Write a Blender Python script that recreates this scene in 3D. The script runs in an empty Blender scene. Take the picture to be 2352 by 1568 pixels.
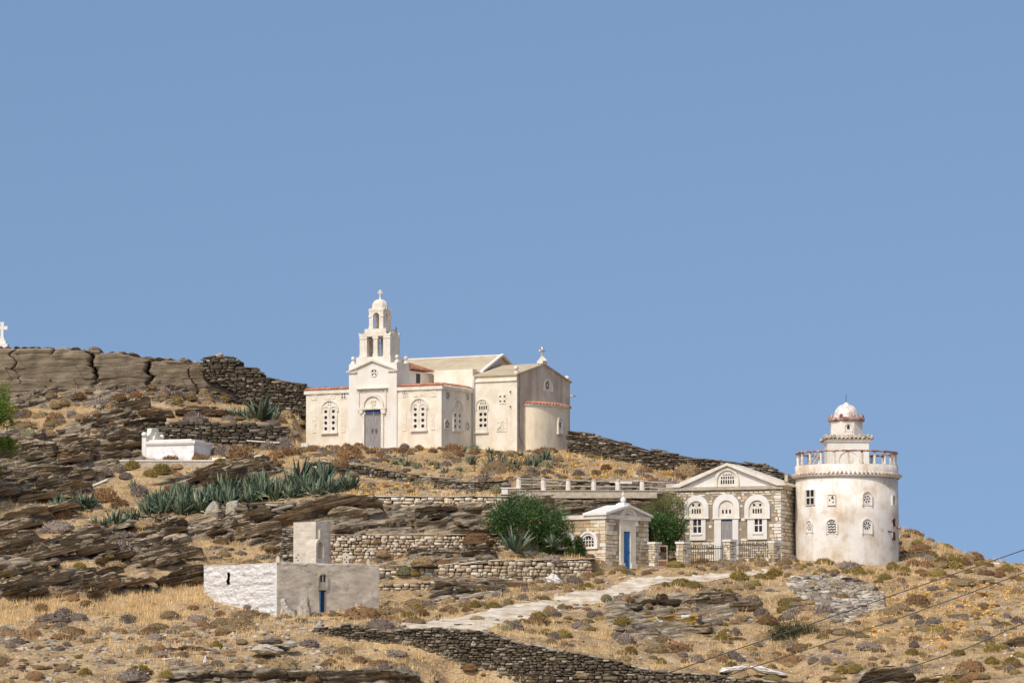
import bpy, bmesh, math, random
import numpy as np
from mathutils import Vector
from mathutils.bvhtree import BVHTree
random.seed(7)
rad = math.radians
C = bpy.data.collections.new("Collection"); bpy.context.scene.collection.children.link(C)
S = bpy.context.scene

# ---------------------------------------------------------------- camera, sky, sun, exposure
FPX = 10320.0            # focal length in pixels of a 2352 px wide frame
PITCH = rad(5.0)
cam = bpy.data.cameras.new("camera"); co = bpy.data.objects.new("camera", cam); C.objects.link(co)
cam.sensor_width = 36; cam.lens = 36 * FPX / 2352
cam.clip_start = 1; cam.clip_end = 20000
co.rotation_euler = (math.pi / 2 + PITCH, 0, 0)
S.camera = co
SUN_AZ, SUN_EL = rad(29), rad(46)      # azimuth: degrees left of the line back to the camera
sd = Vector((-math.sin(SUN_AZ) * math.cos(SUN_EL), -math.cos(SUN_AZ) * math.cos(SUN_EL), math.sin(SUN_EL)))
sun = bpy.data.lights.new("sun", 'SUN'); sun.energy = 2.45; sun.angle = rad(0.5); sun.color = (1, .94, .85)
so = bpy.data.objects.new("sun", sun); C.objects.link(so); so.rotation_euler = sd.to_track_quat('Z', 'Y').to_euler()
W = bpy.data.worlds.new("World"); S.world = W; W.use_nodes = True
nt = W.node_tree; bg = nt.nodes['Background']
sky = nt.nodes.new('ShaderNodeTexSky'); sky.sky_type = 'NISHITA'; sky.sun_disc = False
sky.sun_elevation = SUN_EL; sky.sun_rotation = math.pi + SUN_AZ
sky.air_density = 1.0; sky.dust_density = 2.5; sky.ozone_density = 2.0; sky.altitude = 50
tcw = nt.nodes.new('ShaderNodeTexCoord'); mpw = nt.nodes.new('ShaderNodeMapping')
mpw.inputs['Location'].default_value = (0, 0, 0.25); mpw.inputs['Scale'].default_value = (1, 1, .62)      # thin hazeless air: the blue starts low over the crest
hs = nt.nodes.new('ShaderNodeHueSaturation'); hs.inputs['Saturation'].default_value = 1.03; hs.inputs['Value'].default_value = 1.03
nt.links.new(tcw.outputs['Generated'], mpw.inputs['Vector']); nt.links.new(mpw.outputs[0], sky.inputs[0])
nt.links.new(sky.outputs[0], hs.inputs['Color']); nt.links.new(hs.outputs[0], bg.inputs[0])
bg.inputs[1].default_value = 0.142
S.view_settings.view_transform = 'Standard'; S.view_settings.look = 'None'
S.view_settings.exposure = 0.0; S.view_settings.gamma = 1.0
S.render.engine = 'CYCLES'; S.cycles.max_bounces = 6; S.cycles.use_denoising = True

# ---------------------------------------------------------------- helpers
def ray(u, v):
    x = (u - 1176) / FPX; y = (784 - v) / FPX
    c, s = math.cos(PITCH), math.sin(PITCH)
    return Vector((x, c - s * y, s + c * y))
def P(u, v, Y):
    d = ray(u, v); return d * (Y / d.y)
def uv_of(p):
    c, s = math.cos(PITCH), math.sin(PITCH)
    f = p[1] * c + p[2] * s; y = -p[1] * s + p[2] * c
    return 1176 + FPX * p[0] / f, 784 - FPX * y / f

class Fr:                                  # local frame of a building: x along the front, y into it, z up
    def __init__(s, o, ang):
        s.o = Vector(o); s.a = ang
    def loc(s, p):
        d = p - s.o; c, n = math.cos(s.a), math.sin(s.a)
        return Vector((d.x * c + d.y * n, -d.x * n + d.y * c, d.z))
    def wor(s, p):
        c, n = math.cos(s.a), math.sin(s.a)
        return s.o + Vector((p[0] * c - p[1] * n, p[0] * n + p[1] * c, p[2]))
    def _r(s, u, v):
        d = ray(u, v); c, n = math.cos(s.a), math.sin(s.a)
        return s.loc(Vector((0, 0, 0))), Vector((d.x * c + d.y * n, -d.x * n + d.y * c, d.z))
    def Y(s, u, v, y=0):                   # pixel -> (x, z) on the local plane y
        o, d = s._r(u, v); t = (y - o.y) / d.y; return o.x + d.x * t, o.z + d.z * t
    def X(s, u, v, x=0):                   # pixel -> (y, z) on the local plane x
        o, d = s._r(u, v); t = (x - o.x) / d.x; return o.y + d.y * t, o.z + d.z * t
    def empty(s, name):
        o = bpy.data.objects.new(name, None); C.objects.link(o); o.location = s.o; o.rotation_euler = (0, 0, s.a)
        o.empty_display_size = .3; return o

def tag(o, label=None, cat=None, group=None, kind=None):
    if label: o['label'] = label
    if cat: o['category'] = cat
    if group: o['group'] = group
    if kind: o['kind'] = kind
    return o

class MB:
    def __init__(s):
        s.V = []; s.n = 0; s.F = []; s.M = []; s.S = []; s.T = []
    def add(s, verts, faces, mat=0, smooth=False, tone=.5):
        verts = np.asarray(verts, float).reshape(-1, 3); k = len(verts)
        s.V.append(verts); s.T.append(np.broadcast_to(np.asarray(tone, float), (k,)).copy())
        if isinstance(faces, np.ndarray):
            s.F.append(faces + s.n)
        else:
            for f in faces: s.F.append([i + s.n for i in f])
        m = (faces.shape[0] if isinstance(faces, np.ndarray) else len(faces))
        s.M.append(np.full(m, mat)); s.S.append(np.full(m, smooth))
        s.n += k
    def box(s, x0, x1, y0, y1, z0, z1, mat=0, tone=.5, f=None):
        v = [(x, y, z) for z in (z0, z1) for y in (y0, y1) for x in (x0, x1)]
        if f: v = [f(*p) for p in v]
        s.add(v, [(0, 2, 3, 1), (4, 5, 7, 6), (0, 1, 5, 4), (1, 3, 7, 5), (3, 2, 6, 7), (2, 0, 4, 6)], mat, False, tone)
    def pbox(s, T, a0, a1, b0, b1, c0, c1, mat=0, tone=.5):
        s.box(a0, a1, b0, b1, c0, c1, mat, tone, f=T)
    def ppoly(s, T, pts, c0, c1, mat=0, tone=.5):
        n = len(pts)
        v = [T(a, b, c0) for a, b in pts] + [T(a, b, c1) for a, b in pts]
        s.add(v, [tuple(range(n - 1, -1, -1)), tuple(range(n, 2 * n))] +
              [(i, (i + 1) % n, n + (i + 1) % n, n + i) for i in range(n)], mat, False, tone)
    def pring(s, T, out, inn, c0, c1, mat=0, tone=.5, closed=False):
        n = len(out)
        v = [T(a, b, c) for c in (c0, c1) for ring in (out, inn) for a, b in ring]
        f = []
        for i in range(n if closed else n - 1):
            j = (i + 1) % n
            f += [(i, j, n + j, n + i), (2 * n + i, 3 * n + i, 3 * n + j, 2 * n + j),
                  (i, 2 * n + i, 2 * n + j, j), (n + i, n + j, 3 * n + j, 3 * n + i)]
        if not closed:
            f += [(0, n, 3 * n, 2 * n), (n - 1, 2 * n - 1, 4 * n - 1, 3 * n - 1)]
        s.add(v, f, mat, False, tone)
    def phole(s, T, rect, hole, c0, c1, mat=0, tone=.5):      # plate with a star-shaped hole
        a0, a1, b0, b1 = rect
        cx = sum(p[0] for p in hole) / len(hole); cz = sum(p[1] for p in hole) / len(hole)
        hp = sorted([(math.atan2(b - cz, a - cx), math.hypot(a - cx, b - cz)) for a, b in hole])
        def rr(t):
            n = len(hp)
            for i in range(n):
                t0, r0 = hp[i]; t1, r1 = hp[(i + 1) % n]
                if i == n - 1: t1 += 2 * math.pi
                tt = t if t >= t0 else t + 2 * math.pi
                if t0 <= tt <= t1:
                    p0 = (r0 * math.cos(t0), r0 * math.sin(t0)); p1 = (r1 * math.cos(t1), r1 * math.sin(t1))
                    d = (math.cos(t), math.sin(t)); e = (p1[0] - p0[0], p1[1] - p0[1])
                    den = d[0] * e[1] - d[1] * e[0]
                    return r0 if abs(den) < 1e-12 else (p0[0] * e[1] - p0[1] * e[0]) / den
            return hp[0][1]
        ang = [(t, r) for t, r in hp]
        for a, b in ((a0, b0), (a1, b0), (a1, b1), (a0, b1)):
            t = math.atan2(b - cz, a - cx); ang.append((t, rr(t)))
        ang.sort()
        inn = [(cx + r * math.cos(t), cz + r * math.sin(t)) for t, r in ang]; out = []
        for t, r in ang:
            c, n = math.cos(t), math.sin(t); k = []
            if c > 1e-9: k.append((a1 - cx) / c)
            if c < -1e-9: k.append((a0 - cx) / c)
            if n > 1e-9: k.append((b1 - cz) / n)
            if n < -1e-9: k.append((b0 - cz) / n)
            k = min(k); out.append((cx + k * c, cz + k * n))
        s.pring(T, out, inn, c0, c1, mat, tone, closed=True)
    def lathe(s, prof, c=(0, 0, 0), n=24, mat=0, smooth=True, tone=.5, a0=0, a1=2 * math.pi, cap=True):
        full = abs(a1 - a0 - 2 * math.pi) < 1e-6
        m = n if full else n + 1; v = []; f = []
        for r, z in prof:
            for i in range(m):
                t = a0 + (a1 - a0) * i / n; v.append((c[0] + r * math.cos(t), c[1] + r * math.sin(t), c[2] + z))
        for k in range(len(prof) - 1):
            for i in range(n):
                j = (i + 1) % m; f.append((k * m + i, k * m + j, (k + 1) * m + j, (k + 1) * m + i))
        if prof[-1][0] > 1e-4 and full and cap: f.append(tuple((len(prof) - 1) * m + i for i in range(m)))
        if prof[0][0] > 1e-4 and full and cap: f.append(tuple(m - 1 - i for i in range(m)))
        s.add(v, f, mat, smooth, tone)
    def ball(s, c, r, n=12, sz=1, mat=0, tone=.5):
        s.lathe([(r * math.sin(math.pi * k / 8) + 1e-5, -r * sz * math.cos(math.pi * k / 8)) for k in range(9)], c, n, mat, True, tone)
    def tube(s, path, r, n=6, mat=0, tone=.5, caps=True):
        path = [Vector(p) for p in path]; v = []; f = []
        for i, p in enumerate(path):
            d = (path[min(i + 1, len(path) - 1)] - path[max(i - 1, 0)]).normalized()
            up = Vector((0, 0, 1)) if abs(d.z) < .9 else Vector((1, 0, 0))
            a = d.cross(up).normalized(); b = d.cross(a)
            rr = r[i] if isinstance(r, (list, tuple)) else r
            for k in range(n):
                t = 2 * math.pi * k / n; v.append(p + a * (rr * math.cos(t)) + b * (rr * math.sin(t)))
        for i in range(len(path) - 1):
            for k in range(n):
                j = (k + 1) % n; f.append((i * n + k, i * n + j, (i + 1) * n + j, (i + 1) * n + k))
        if caps: f += [tuple(range(n - 1, -1, -1)), tuple((len(path) - 1) * n + k for k in range(n))]
        s.add([tuple(p) for p in v], f, mat, True, tone)
    def mesh(s, name, mats):
        me = bpy.data.meshes.new(name)
        V = np.concatenate(s.V) if s.V else np.zeros((0, 3))
        loops = []; tot = []
        for f in s.F:
            if isinstance(f, np.ndarray):
                loops.append(f.ravel()); tot.append(np.full(f.shape[0], f.shape[1]))
            else:
                loops.append(np.array(f)); tot.append(np.array([len(f)]))
        loops = np.concatenate(loops); tot = np.concatenate(tot)
        me.vertices.add(len(V)); me.vertices.foreach_set('co', V.ravel())
        me.loops.add(len(loops)); me.loops.foreach_set('vertex_index', loops.astype(np.int32))
        me.polygons.add(len(tot))
        me.polygons.foreach_set('loop_start', (np.cumsum(tot) - tot).astype(np.int32))
        me.polygons.foreach_set('material_index', np.concatenate(s.M).astype(np.int32))
        me.polygons.foreach_set('use_smooth', np.concatenate(s.S).astype(bool))
        at = me.attributes.new('tone', 'FLOAT', 'POINT'); at.data.foreach_set('value', np.concatenate(s.T).astype(np.float32))
        for m in (mats if isinstance(mats, (list, tuple)) else [mats]): me.materials.append(m)
        me.update(calc_edges=True); me.validate()
        return me
    def obj(s, name, mats, parent=None, loc=None, fix=True):
        me = s.mesh(name, mats)
        if fix and len(me.polygons) < 30000:
            b = bmesh.new(); b.from_mesh(me); bmesh.ops.recalc_face_normals(b, faces=b.faces); b.to_mesh(me); b.free()
        o = bpy.data.objects.new(name, me); C.objects.link(o)
        if parent: o.parent = parent
        if loc is not None: o.location = loc
        return o

def TF(y0): return lambda a, b, c: (a, y0 - c, b)          # on a plane facing -y
def TS(x0): return lambda a, b, c: (x0 + c, a, b)          # on a plane facing +x
def TL(x0): return lambda a, b, c: (x0 - c, -a, b)         # on a plane facing -x
def TC(cx, cy, R): return lambda a, b, c: (cx + (R + c) * math.sin(a / R), cy - (R + c) * math.cos(a / R), b)
def arch(cx, w, z0, z1, n=12):
    r = w / 2; zs = z1 - r
    return [(cx - r, z0)] + [(cx - r * math.cos(math.pi * i / n), zs + r * math.sin(math.pi * i / n)) for i in range(n + 1)] + [(cx + r, z0)]
def circ(cx, cz, r, n=12, rz=None):
    return [(cx + r * math.cos(2 * math.pi * i / n), cz + (rz or r) * math.sin(2 * math.pi * i / n)) for i in range(n)]

# value noise (numpy)
def _h(ix, iy, iz):
    h = (ix.astype(np.int64) * 374761393 + iy.astype(np.int64) * 668265263 + iz.astype(np.int64) * 2147483647) & 0xffffffff
    h = ((h ^ (h >> 13)) * 1274126177) & 0xffffffff
    h = ((h ^ (h >> 16)) * 2246822519) & 0xffffffff
    return ((h ^ (h >> 15)) & 0xffff) / 65535.0
def vn(x, y, z=0.0):
    x, y, z = np.broadcast_arrays(np.asarray(x, float), np.asarray(y, float), np.asarray(z, float))
    ix, iy, iz = np.floor(x), np.floor(y), np.floor(z); fx, fy, fz = x - ix, y - iy, z - iz
    fx, fy, fz = [f * f * (3 - 2 * f) for f in (fx, fy, fz)]
    r = 0
    for a in (0, 1):
        for b in (0, 1):
            for c in (0, 1):
                w = (fx if a else 1 - fx) * (fy if b else 1 - fy) * (fz if c else 1 - fz)
                r = r + w * _h(ix + a, iy + b, iz + c)
    return r
def fbm(x, y, z=0.0, o=4):
    r = 0; a = .5; t = 0
    for k in range(o):
        r = r + a * vn(x * 2 ** k + 17 * k, y * 2 ** k + 5 * k, np.asarray(z) * 2 ** k); t += a; a *= .5
    return r / t
def inpoly(x, y, poly):
    x = np.asarray(x); y = np.asarray(y); r = np.zeros(x.shape, bool); n = len(poly); j = n - 1
    for i in range(n):
        xi, yi = poly[i]; xj, yj = poly[j]
        r ^= ((yi > y) != (yj > y)) & (x < (xj - xi) * (y - yi) / ((yj - yi) or 1e-9) + xi); j = i
    return r

# ---------------------------------------------------------------- materials
def srgb(r, g, b):
    return tuple(((c / 255) / 12.92 if c / 255 <= .04045 else ((c / 255 + .055) / 1.055) ** 2.4) for c in (r, g, b)) + (1,)
def lin(r, g, b): return (r, g, b, 1)
def mat(name, stops, scale=3, detail=6, rough=.9, bump=.3, bscale=20, stretch=(1, 1, 1), tone=0.0, spots=None, streak=None, tonestops=None, dist=.02, spec=.3, dip=0, orand=0):
    m = bpy.data.materials.new(name); m.use_nodes = True; t = m.node_tree; N = t.nodes; L = t.links
    b = N['Principled BSDF']; b.inputs['Roughness'].default_value = rough; b.inputs['Specular IOR Level'].default_value = spec
    tc = N.new('ShaderNodeTexCoord'); mp = N.new('ShaderNodeMapping'); mp.inputs['Scale'].default_value = stretch
    src = tc.outputs['Object']
    if dip:
        m0 = N.new('ShaderNodeMapping'); m0.inputs['Rotation'].default_value = (0, dip, 0); L.new(src, m0.inputs[0]); src = m0.outputs[0]
    L.new(src, mp.inputs[0])
    def noise(sc, de=detail, vec=None, ro=.6):
        n = N.new('ShaderNodeTexNoise'); n.inputs['Scale'].default_value = sc; n.inputs['Detail'].default_value = de
        n.inputs['Roughness'].default_value = ro; L.new((vec or mp).outputs[0], n.inputs['Vector']); return n
    def ramp(fac, st):
        r = N.new('ShaderNodeValToRGB'); e = r.color_ramp.elements
        while len(e) < len(st): e.new(.5)
        for k, (p, c) in enumerate(st): e[k].position = p; e[k].color = c
        L.new(fac, r.inputs[0]); return r
    def mix(fac, a, c, mode='MIX'):
        x = N.new('ShaderNodeMix'); x.data_type = 'RGBA'; x.blend_type = mode
        if isinstance(fac, float): x.inputs[0].default_value = fac
        else: L.new(fac, x.inputs[0])
        L.new(a, x.inputs[6])
        if isinstance(c, tuple): x.inputs[7].default_value = c
        else: L.new(c, x.inputs[7])
        return x.outputs[2]
    col = ramp(noise(scale).outputs[0], stops).outputs[0]
    at = N.new('ShaderNodeAttribute'); at.attribute_name = 'tone'
    if tonestops:
        rt = ramp(at.outputs['Fac'], tonestops).outputs[0]
        col = mix(.6, col, rt)
    if tone:
        mr = N.new('ShaderNodeMapRange'); mr.inputs[3].default_value = 1 - tone; mr.inputs[4].default_value = 1 + tone
        L.new(at.outputs['Fac'], mr.inputs[0])
        vm = N.new('ShaderNodeVectorMath'); vm.operation = 'SCALE'; L.new(col, vm.inputs[0]); L.new(mr.outputs[0], vm.inputs['Scale'])
        col = vm.outputs[0]
    if orand:
        oi = N.new('ShaderNodeObjectInfo'); mr = N.new('ShaderNodeMapRange'); mr.inputs[3].default_value = 1 - orand; mr.inputs[4].default_value = 1 + orand
        L.new(oi.outputs['Random'], mr.inputs[0]); vm = N.new('ShaderNodeVectorMath'); vm.operation = 'SCALE'; L.new(col, vm.inputs[0]); L.new(mr.outputs[0], vm.inputs['Scale']); col = vm.outputs[0]
    for sp in (spots or []):
        sc, lo, hi, c, amt = sp[:5]
        mp2 = N.new('ShaderNodeMapping'); mp2.inputs['Scale'].default_value = sp[5] if len(sp) > 5 else (1, 1, 1)
        mp2.inputs['Location'].default_value = (sc * 3.1, 7.7, sc)
        L.new(src, mp2.inputs[0])
        r = ramp(noise(sc, 5, mp2).outputs[0], [(lo, (0, 0, 0, 1)), (hi, (amt, amt, amt, 1))])
        col = mix(r.outputs[0], col, c)
    L.new(col, b.inputs['Base Color'])
    if bump:
        bn = noise(bscale, 5, None, .65); bp = N.new('ShaderNodeBump'); bp.inputs['Strength'].default_value = bump; bp.inputs['Distance'].default_value = dist
        L.new(bn.outputs[0], bp.inputs['Height']); L.new(bp.outputs[0], b.inputs['Normal'])
    return m
M = {}
M['plaster'] = mat('cream_plaster', [(.3, lin(.68, .58, .43)), (.55, lin(.80, .74, .61)), (.8, lin(.85, .81, .72))], 1.1, 6, .9, .25, 14,
                   spots=[(1.1, .50, .72, lin(.60, .45, .29), .5, (1, 1, .18)), (5, .62, .8, lin(.55, .45, .34), .35)])
M['plaster_white'] = mat('pale_marble_cladding', [(.3, lin(.66, .59, .48)), (.55, lin(.77, .73, .65)), (.8, lin(.69, .68, .64))], .8, 7, .7, .15, 10, stretch=(1, 1, .6), spots=[(1.6, .54, .75, lin(.60, .48, .34), .5, (1, 1, .2))])
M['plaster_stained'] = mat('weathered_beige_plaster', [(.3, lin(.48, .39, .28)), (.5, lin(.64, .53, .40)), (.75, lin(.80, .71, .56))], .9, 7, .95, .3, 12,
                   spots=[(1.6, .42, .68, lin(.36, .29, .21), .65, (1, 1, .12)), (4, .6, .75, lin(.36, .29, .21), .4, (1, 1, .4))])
M['plaster_apse'] = mat('warm_apse_plaster', [(.3, lin(.78, .63, .43)), (.55, lin(.86, .75, .55)), (.8, lin(.89, .80, .64))], .9, 7, .95, .3, 12,
                   spots=[(1.6, .5, .75, lin(.4, .31, .23), .5, (1, 1, .2))])
M['trim'] = mat('pale_stone_trim', [(.3, lin(.64, .56, .43)), (.6, lin(.77, .72, .62))], 2.2, 6, .85, .2, 16, spots=[(2.4, .56, .75, lin(.52, .41, .28), .45, (1, 1, .3))])
M['relief'] = mat('carved_relief_stone', [(.3, lin(.70, .62, .48)), (.7, lin(.82, .76, .64))], 5, 6, .9, .3, 14, dist=.02)
M['paleblock'] = mat('pale_cement_blockwork', [(.3, lin(.46, .40, .31)), (.7, lin(.68, .61, .50))], 2, 7, .95, .5, 9, stretch=(1, 1, 2.5), spots=[(3, .58, .7, lin(.76, .73, .66), .6)])
M['terracotta'] = mat('terracotta_tile', [(.3, lin(.42, .15, .08)), (.6, lin(.58, .25, .14)), (.8, lin(.62, .38, .27))], 4, 5, .85, .2, 30, tone=.3,
                   spots=[(7, .55, .7, lin(.66, .52, .42), .6)])
M['roofgrey'] = mat('lime_washed_roof', [(.3, lin(.44, .35, .23)), (.7, lin(.57, .47, .32))], 1.3, 6, .95, .15, 10,
                   spots=[(1.1, .66, .7, lin(.78, .76, .7), .8)])
M['wood'] = mat('weathered_grey_wood', [(.3, lin(.20, .185, .18)), (.7, lin(.38, .355, .34))], 6, 5, .8, .3, 20, stretch=(4, 4, .3))
M['paint_blue'] = mat('faded_blue_paint', [(.3, lin(.03, .13, .33)), (.7, lin(.05, .2, .46))], 5, 5, .6, .1, 30)
M['blue_dark'] = mat('old_blue_lintel_paint', [(.3, lin(.025, .06, .15)), (.7, lin(.05, .09, .19))], 5, 5, .6, .1, 30)
M['dark'] = mat('dark_interior', [(.3, lin(.012, .012, .016)), (.7, lin(.025, .025, .03))], 3, 2, .5, 0)
M['iron'] = mat('rusty_dark_iron', [(.3, lin(.04, .035, .035)), (.7, lin(.10, .07, .055))], 9, 4, .7, .1, 30)
M['rust'] = mat('brown_rust', [(.3, lin(.13, .06, .03)), (.7, lin(.25, .13, .07))], 9, 4, .8, .1, 30)
M['bronze'] = mat('green_bronze', [(.3, lin(.10, .12, .07)), (.7, lin(.22, .25, .16))], 9, 4, .5, .1, 30)
M['pipe'] = mat('grey_pipe', [(.3, lin(.5, .46, .4)), (.7, lin(.6, .56, .5))], 5, 3, .6, 0)
M['white'] = mat('whitewash', [(.3, lin(.70, .66, .58)), (.6, lin(.78, .75, .69)), (.8, lin(.83, .81, .76))], 2.2, 6, .9, .3, 16,
                 spots=[(3, .6, .75, lin(.5, .45, .39), .5)])
M['marble'] = mat('grey_veined_marble', [(.35, lin(.66, .64, .62)), (.5, lin(.84, .82, .78)), (.7, lin(.86, .84, .8))], 1.6, 7, .45, .05, 10, stretch=(1, 1, 1.6),
                  spots=[(2.2, .56, .66, lin(.58, .58, .6), .5)])
M['tower'] = mat('flaking_white_tower_plaster', [(.32, lin(.56, .44, .31)), (.45, lin(.70, .62, .51)), (.59, lin(.81, .77, .70))], .8, 7, .95, .5, 9, dist=.05,
                 spots=[(1.1, .60, .68, lin(.50, .42, .33), .5), (2.6, .55, .75, lin(.52, .41, .29), .6, (1, 1, .13)), (6, .68, .74, lin(.3, .27, .24), .6, (.6, .6, 2.5))])
M['redpaint'] = mat('flaking_dark_red_paint', [(.38, lin(.20, .07, .06)), (.5, lin(.36, .22, .18)), (.62, lin(.55, .47, .40))], 4, 5, .9, .3, 20)
M['skirt'] = mat('weathered_cream_tile', [(.3, lin(.26, .18, .13)), (.5, lin(.44, .35, .27)), (.7, lin(.62, .54, .44))], 5, 5, .9, .3, 20, tone=.3)
M['redspot'] = mat('white_dome_with_red_flakes', [(.35, lin(.55, .47, .40)), (.6, lin(.80, .77, .72))], 3, 5, .9, .3, 14,
                 spots=[(2.4, .55, .66, lin(.38, .18, .15), .75)])
M['cement'] = mat('grey_cement_render', [(.3, lin(.42, .36, .28)), (.5, lin(.60, .51, .39)), (.72, lin(.76, .66, .50))], 1.0, 7, .95, .6, 9, stretch=(1, 1, 2.2), dist=.04,
                 spots=[(1.2, .58, .7, lin(.80, .71, .57), .7), (2.3, .56, .7, lin(.30, .27, .23), .6), (7, .62, .7, lin(.2, .17, .14), .5, (.5, .5, 3))])
M['concrete'] = mat('grey_concrete', [(.3, lin(.35, .29, .21)), (.7, lin(.55, .48, .37))], 3, 6, .95, .4, 14,
                 spots=[(2.5, .58, .7, lin(.70, .67, .6), .6)])
M['whitestone'] = mat('lumpy_whitewashed_rubble', [(.3, lin(.62, .58, .52)), (.6, lin(.80, .78, .74))], 2.5, 6, .95, .9, 6, stretch=(1, 1, 2.6), dist=.09,
                 spots=[(4, .62, .75, lin(.42, .38, .32), .5, (1, 1, 2))])
M['mortar'] = mat('ochre_grey_mortar', [(.3, lin(.24, .20, .14)), (.7, lin(.36, .30, .21))], 3, 6, .95, .5, 14)
M['ashlar'] = mat('cream_and_ochre_building_stone', [(.3, lin(.5, .42, .3)), (.7, lin(.72, .66, .54))], 4, 6, .9, .4, 18,
                 tonestops=[(0, lin(.36, .20, .08)), (.18, lin(.56, .41, .23)), (.4, lin(.74, .64, .46)), (.7, lin(.86, .82, .72))])
M['ashlar_warm'] = mat('ochre_and_cream_chapel_stone', [(.3, lin(.46, .33, .18)), (.7, lin(.68, .58, .42))], 4, 6, .9, .4, 18,
                 tonestops=[(0, lin(.36, .19, .07)), (.25, lin(.55, .38, .19)), (.5, lin(.66, .53, .34)), (.75, lin(.78, .70, .54)), (1, lin(.86, .82, .72))])
M['drystone_light'] = mat('tan_dry_stone', [(.3, lin(.36, .28, .19)), (.7, lin(.60, .52, .40))], 3, 6, .95, .5, 14,
                 tonestops=[(0, lin(.20, .125, .07)), (.3, lin(.40, .28, .16)), (.6, lin(.60, .47, .31)), (.85, lin(.76, .67, .50)), (1, lin(.84, .79, .68))])
M['drystone_dark'] = mat('dark_schist_dry_stone', [(.3, lin(.06, .048, .032)), (.55, lin(.15, .12, .08)), (.75, lin(.36, .31, .23))], 2.5, 6, .95, .5, 14, stretch=(1, 1, 2.5),
                 tonestops=[(0, lin(.03, .024, .016)), (.45, lin(.085, .066, .044)), (.75, lin(.19, .152, .10)), (.93, lin(.38, .33, .25)), (1, lin(.66, .60, .50))],
                 spots=[(3, .66, .75, lin(.42, .24, .06), .5)])
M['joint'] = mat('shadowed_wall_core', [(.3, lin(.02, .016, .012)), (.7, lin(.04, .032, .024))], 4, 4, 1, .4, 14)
M['rock'] = mat('brown_grey_schist', [(.30, lin(.065, .052, .038)), (.42, lin(.19, .142, .09)), (.53, lin(.37, .285, .185)), (.66, lin(.62, .54, .41))], 1.2, 9, .95, .8, 7,
                 stretch=(.45, 1, 6), tone=.3, dist=.07, dip=.22, orand=.3,
                 spots=[(3.0, .55, .62, lin(.045, .036, .026), .8, (.22, 1, 9)), (3.6, .62, .68, lin(.66, .59, .47), .7, (.25, 1, 8)), (1.2, .58, .66, lin(.40, .22, .055), .6, (.6, 1, 2)), (4, .60, .66, lin(.60, .55, .46), .65, (.5, 1, 2.5)), (1.6, .52, .62, lin(.05, .04, .03), .6, (.35, 1, 5))])
M['rockflat'] = mat('brown_schist_level_beds', [(.30, lin(.065, .052, .038)), (.42, lin(.19, .142, .09)), (.53, lin(.37, .285, .185)), (.66, lin(.62, .54, .41))], 1.2, 9, .95, .8, 7,
                 stretch=(.45, 1, 6), tone=.3, dist=.07, dip=.04, orand=.25,
                 spots=[(3.0, .55, .62, lin(.045, .036, .026), .8, (.22, 1, 9)), (3.6, .62, .68, lin(.66, .59, .47), .7, (.25, 1, 8)), (1.2, .58, .66, lin(.40, .22, .055), .5, (.6, 1, 2)), (4, .60, .66, lin(.60, .55, .46), .65, (.5, 1, 2.5)), (1.6, .52, .62, lin(.05, .04, .03), .6, (.35, 1, 5))])
M['cliff'] = mat('sandy_brown_rock_face', [(.25, lin(.17, .13, .085)), (.5, lin(.32, .255, .17)), (.75, lin(.47, .39, .28))], .9, 9, .95, .6, 6,
                 stretch=(.5, 1, 4), tone=.15, dist=.05, dip=.05,
                 spots=[(5, .64, .7, lin(.56, .52, .43), .6, (.6, 1, 2)), (1.4, .58, .66, lin(.12, .088, .055), .7, (.4, 1, 5)), (3.2, .60, .66, lin(.10, .075, .048), .6, (.25, 1, 7))])
M['lichenrock'] = mat('orange_lichen_rock', [(.3, lin(.12, .09, .06)), (.6, lin(.32, .26, .19))], 2, 8, .95, .8, 7, stretch=(1, 1, 3), dist=.05,
                 spots=[(1.8, .45, .55, lin(.38, .22, .04), .9), (3.0, .56, .6, lin(.68, .65, .57), .9)])
M['stoneblock'] = mat('pale_grey_stone', [(.3, lin(.30, .26, .2)), (.7, lin(.50, .46, .37))], 2, 7, .95, .6, 8, dist=.04,
                 spots=[(2, .58, .66, lin(.42, .3, .1), .4)])
M['rubblegrey'] = mat('broken_brown_grey_schist', [(.3, lin(.16, .13, .095)), (.7, lin(.42, .37, .29))], 2.5, 7, .95, .5, 8, tone=.45, tonestops=[(0, lin(.10, .08, .06)), (.5, lin(.26, .22, .17)), (1, lin(.50, .45, .37))])
M['whiterock'] = mat('white_quartz_rock', [(.3, lin(.6, .55, .46)), (.7, lin(.84, .82, .77))], 2, 7, .9, .4, 8)
M['road'] = mat('pale_gravel_track', [(.32, lin(.36, .27, .17)), (.46, lin(.58, .48, .34)), (.62, lin(.76, .68, .55))], 1.2, 9, .95, .6, 12, dist=.04,
                 spots=[(1.2, .58, .68, lin(.38, .27, .15), .8, (.3, 1, 1)), (6, .62, .68, lin(.3, .27, .23), .6, (.5, 1, 1))])
M['hill'] = None
M['gatepink'] = mat('faded_pink_metal_paint', [(.3, lin(.36, .20, .15)), (.7, lin(.52, .36, .28))], 6, 4, .8, .2, 20)
M['whiterock2'] = mat('cream_grey_rock', [(.3, lin(.36, .31, .23)), (.55, lin(.52, .47, .38)), (.75, lin(.70, .66, .58))], 2, 7, .95, .5, 8, spots=[(2.5, .6, .7, lin(.4, .3, .12), .4)])
M['cable'] = mat('black_cable', [(.3, lin(.07, .075, .065)), (.7, lin(.10, .105, .09))], 5, 2, .6, 0)
M['oleander'] = mat('oleander_leaf', [(.3, lin(.02, .05, .012)), (.7, lin(.06, .12, .025))], 3, 3, .5, 0, tone=.3, tonestops=[(0, lin(.015, .035, .01)), (.5, lin(.045, .10, .02)), (1, lin(.13, .20, .045))])
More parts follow.
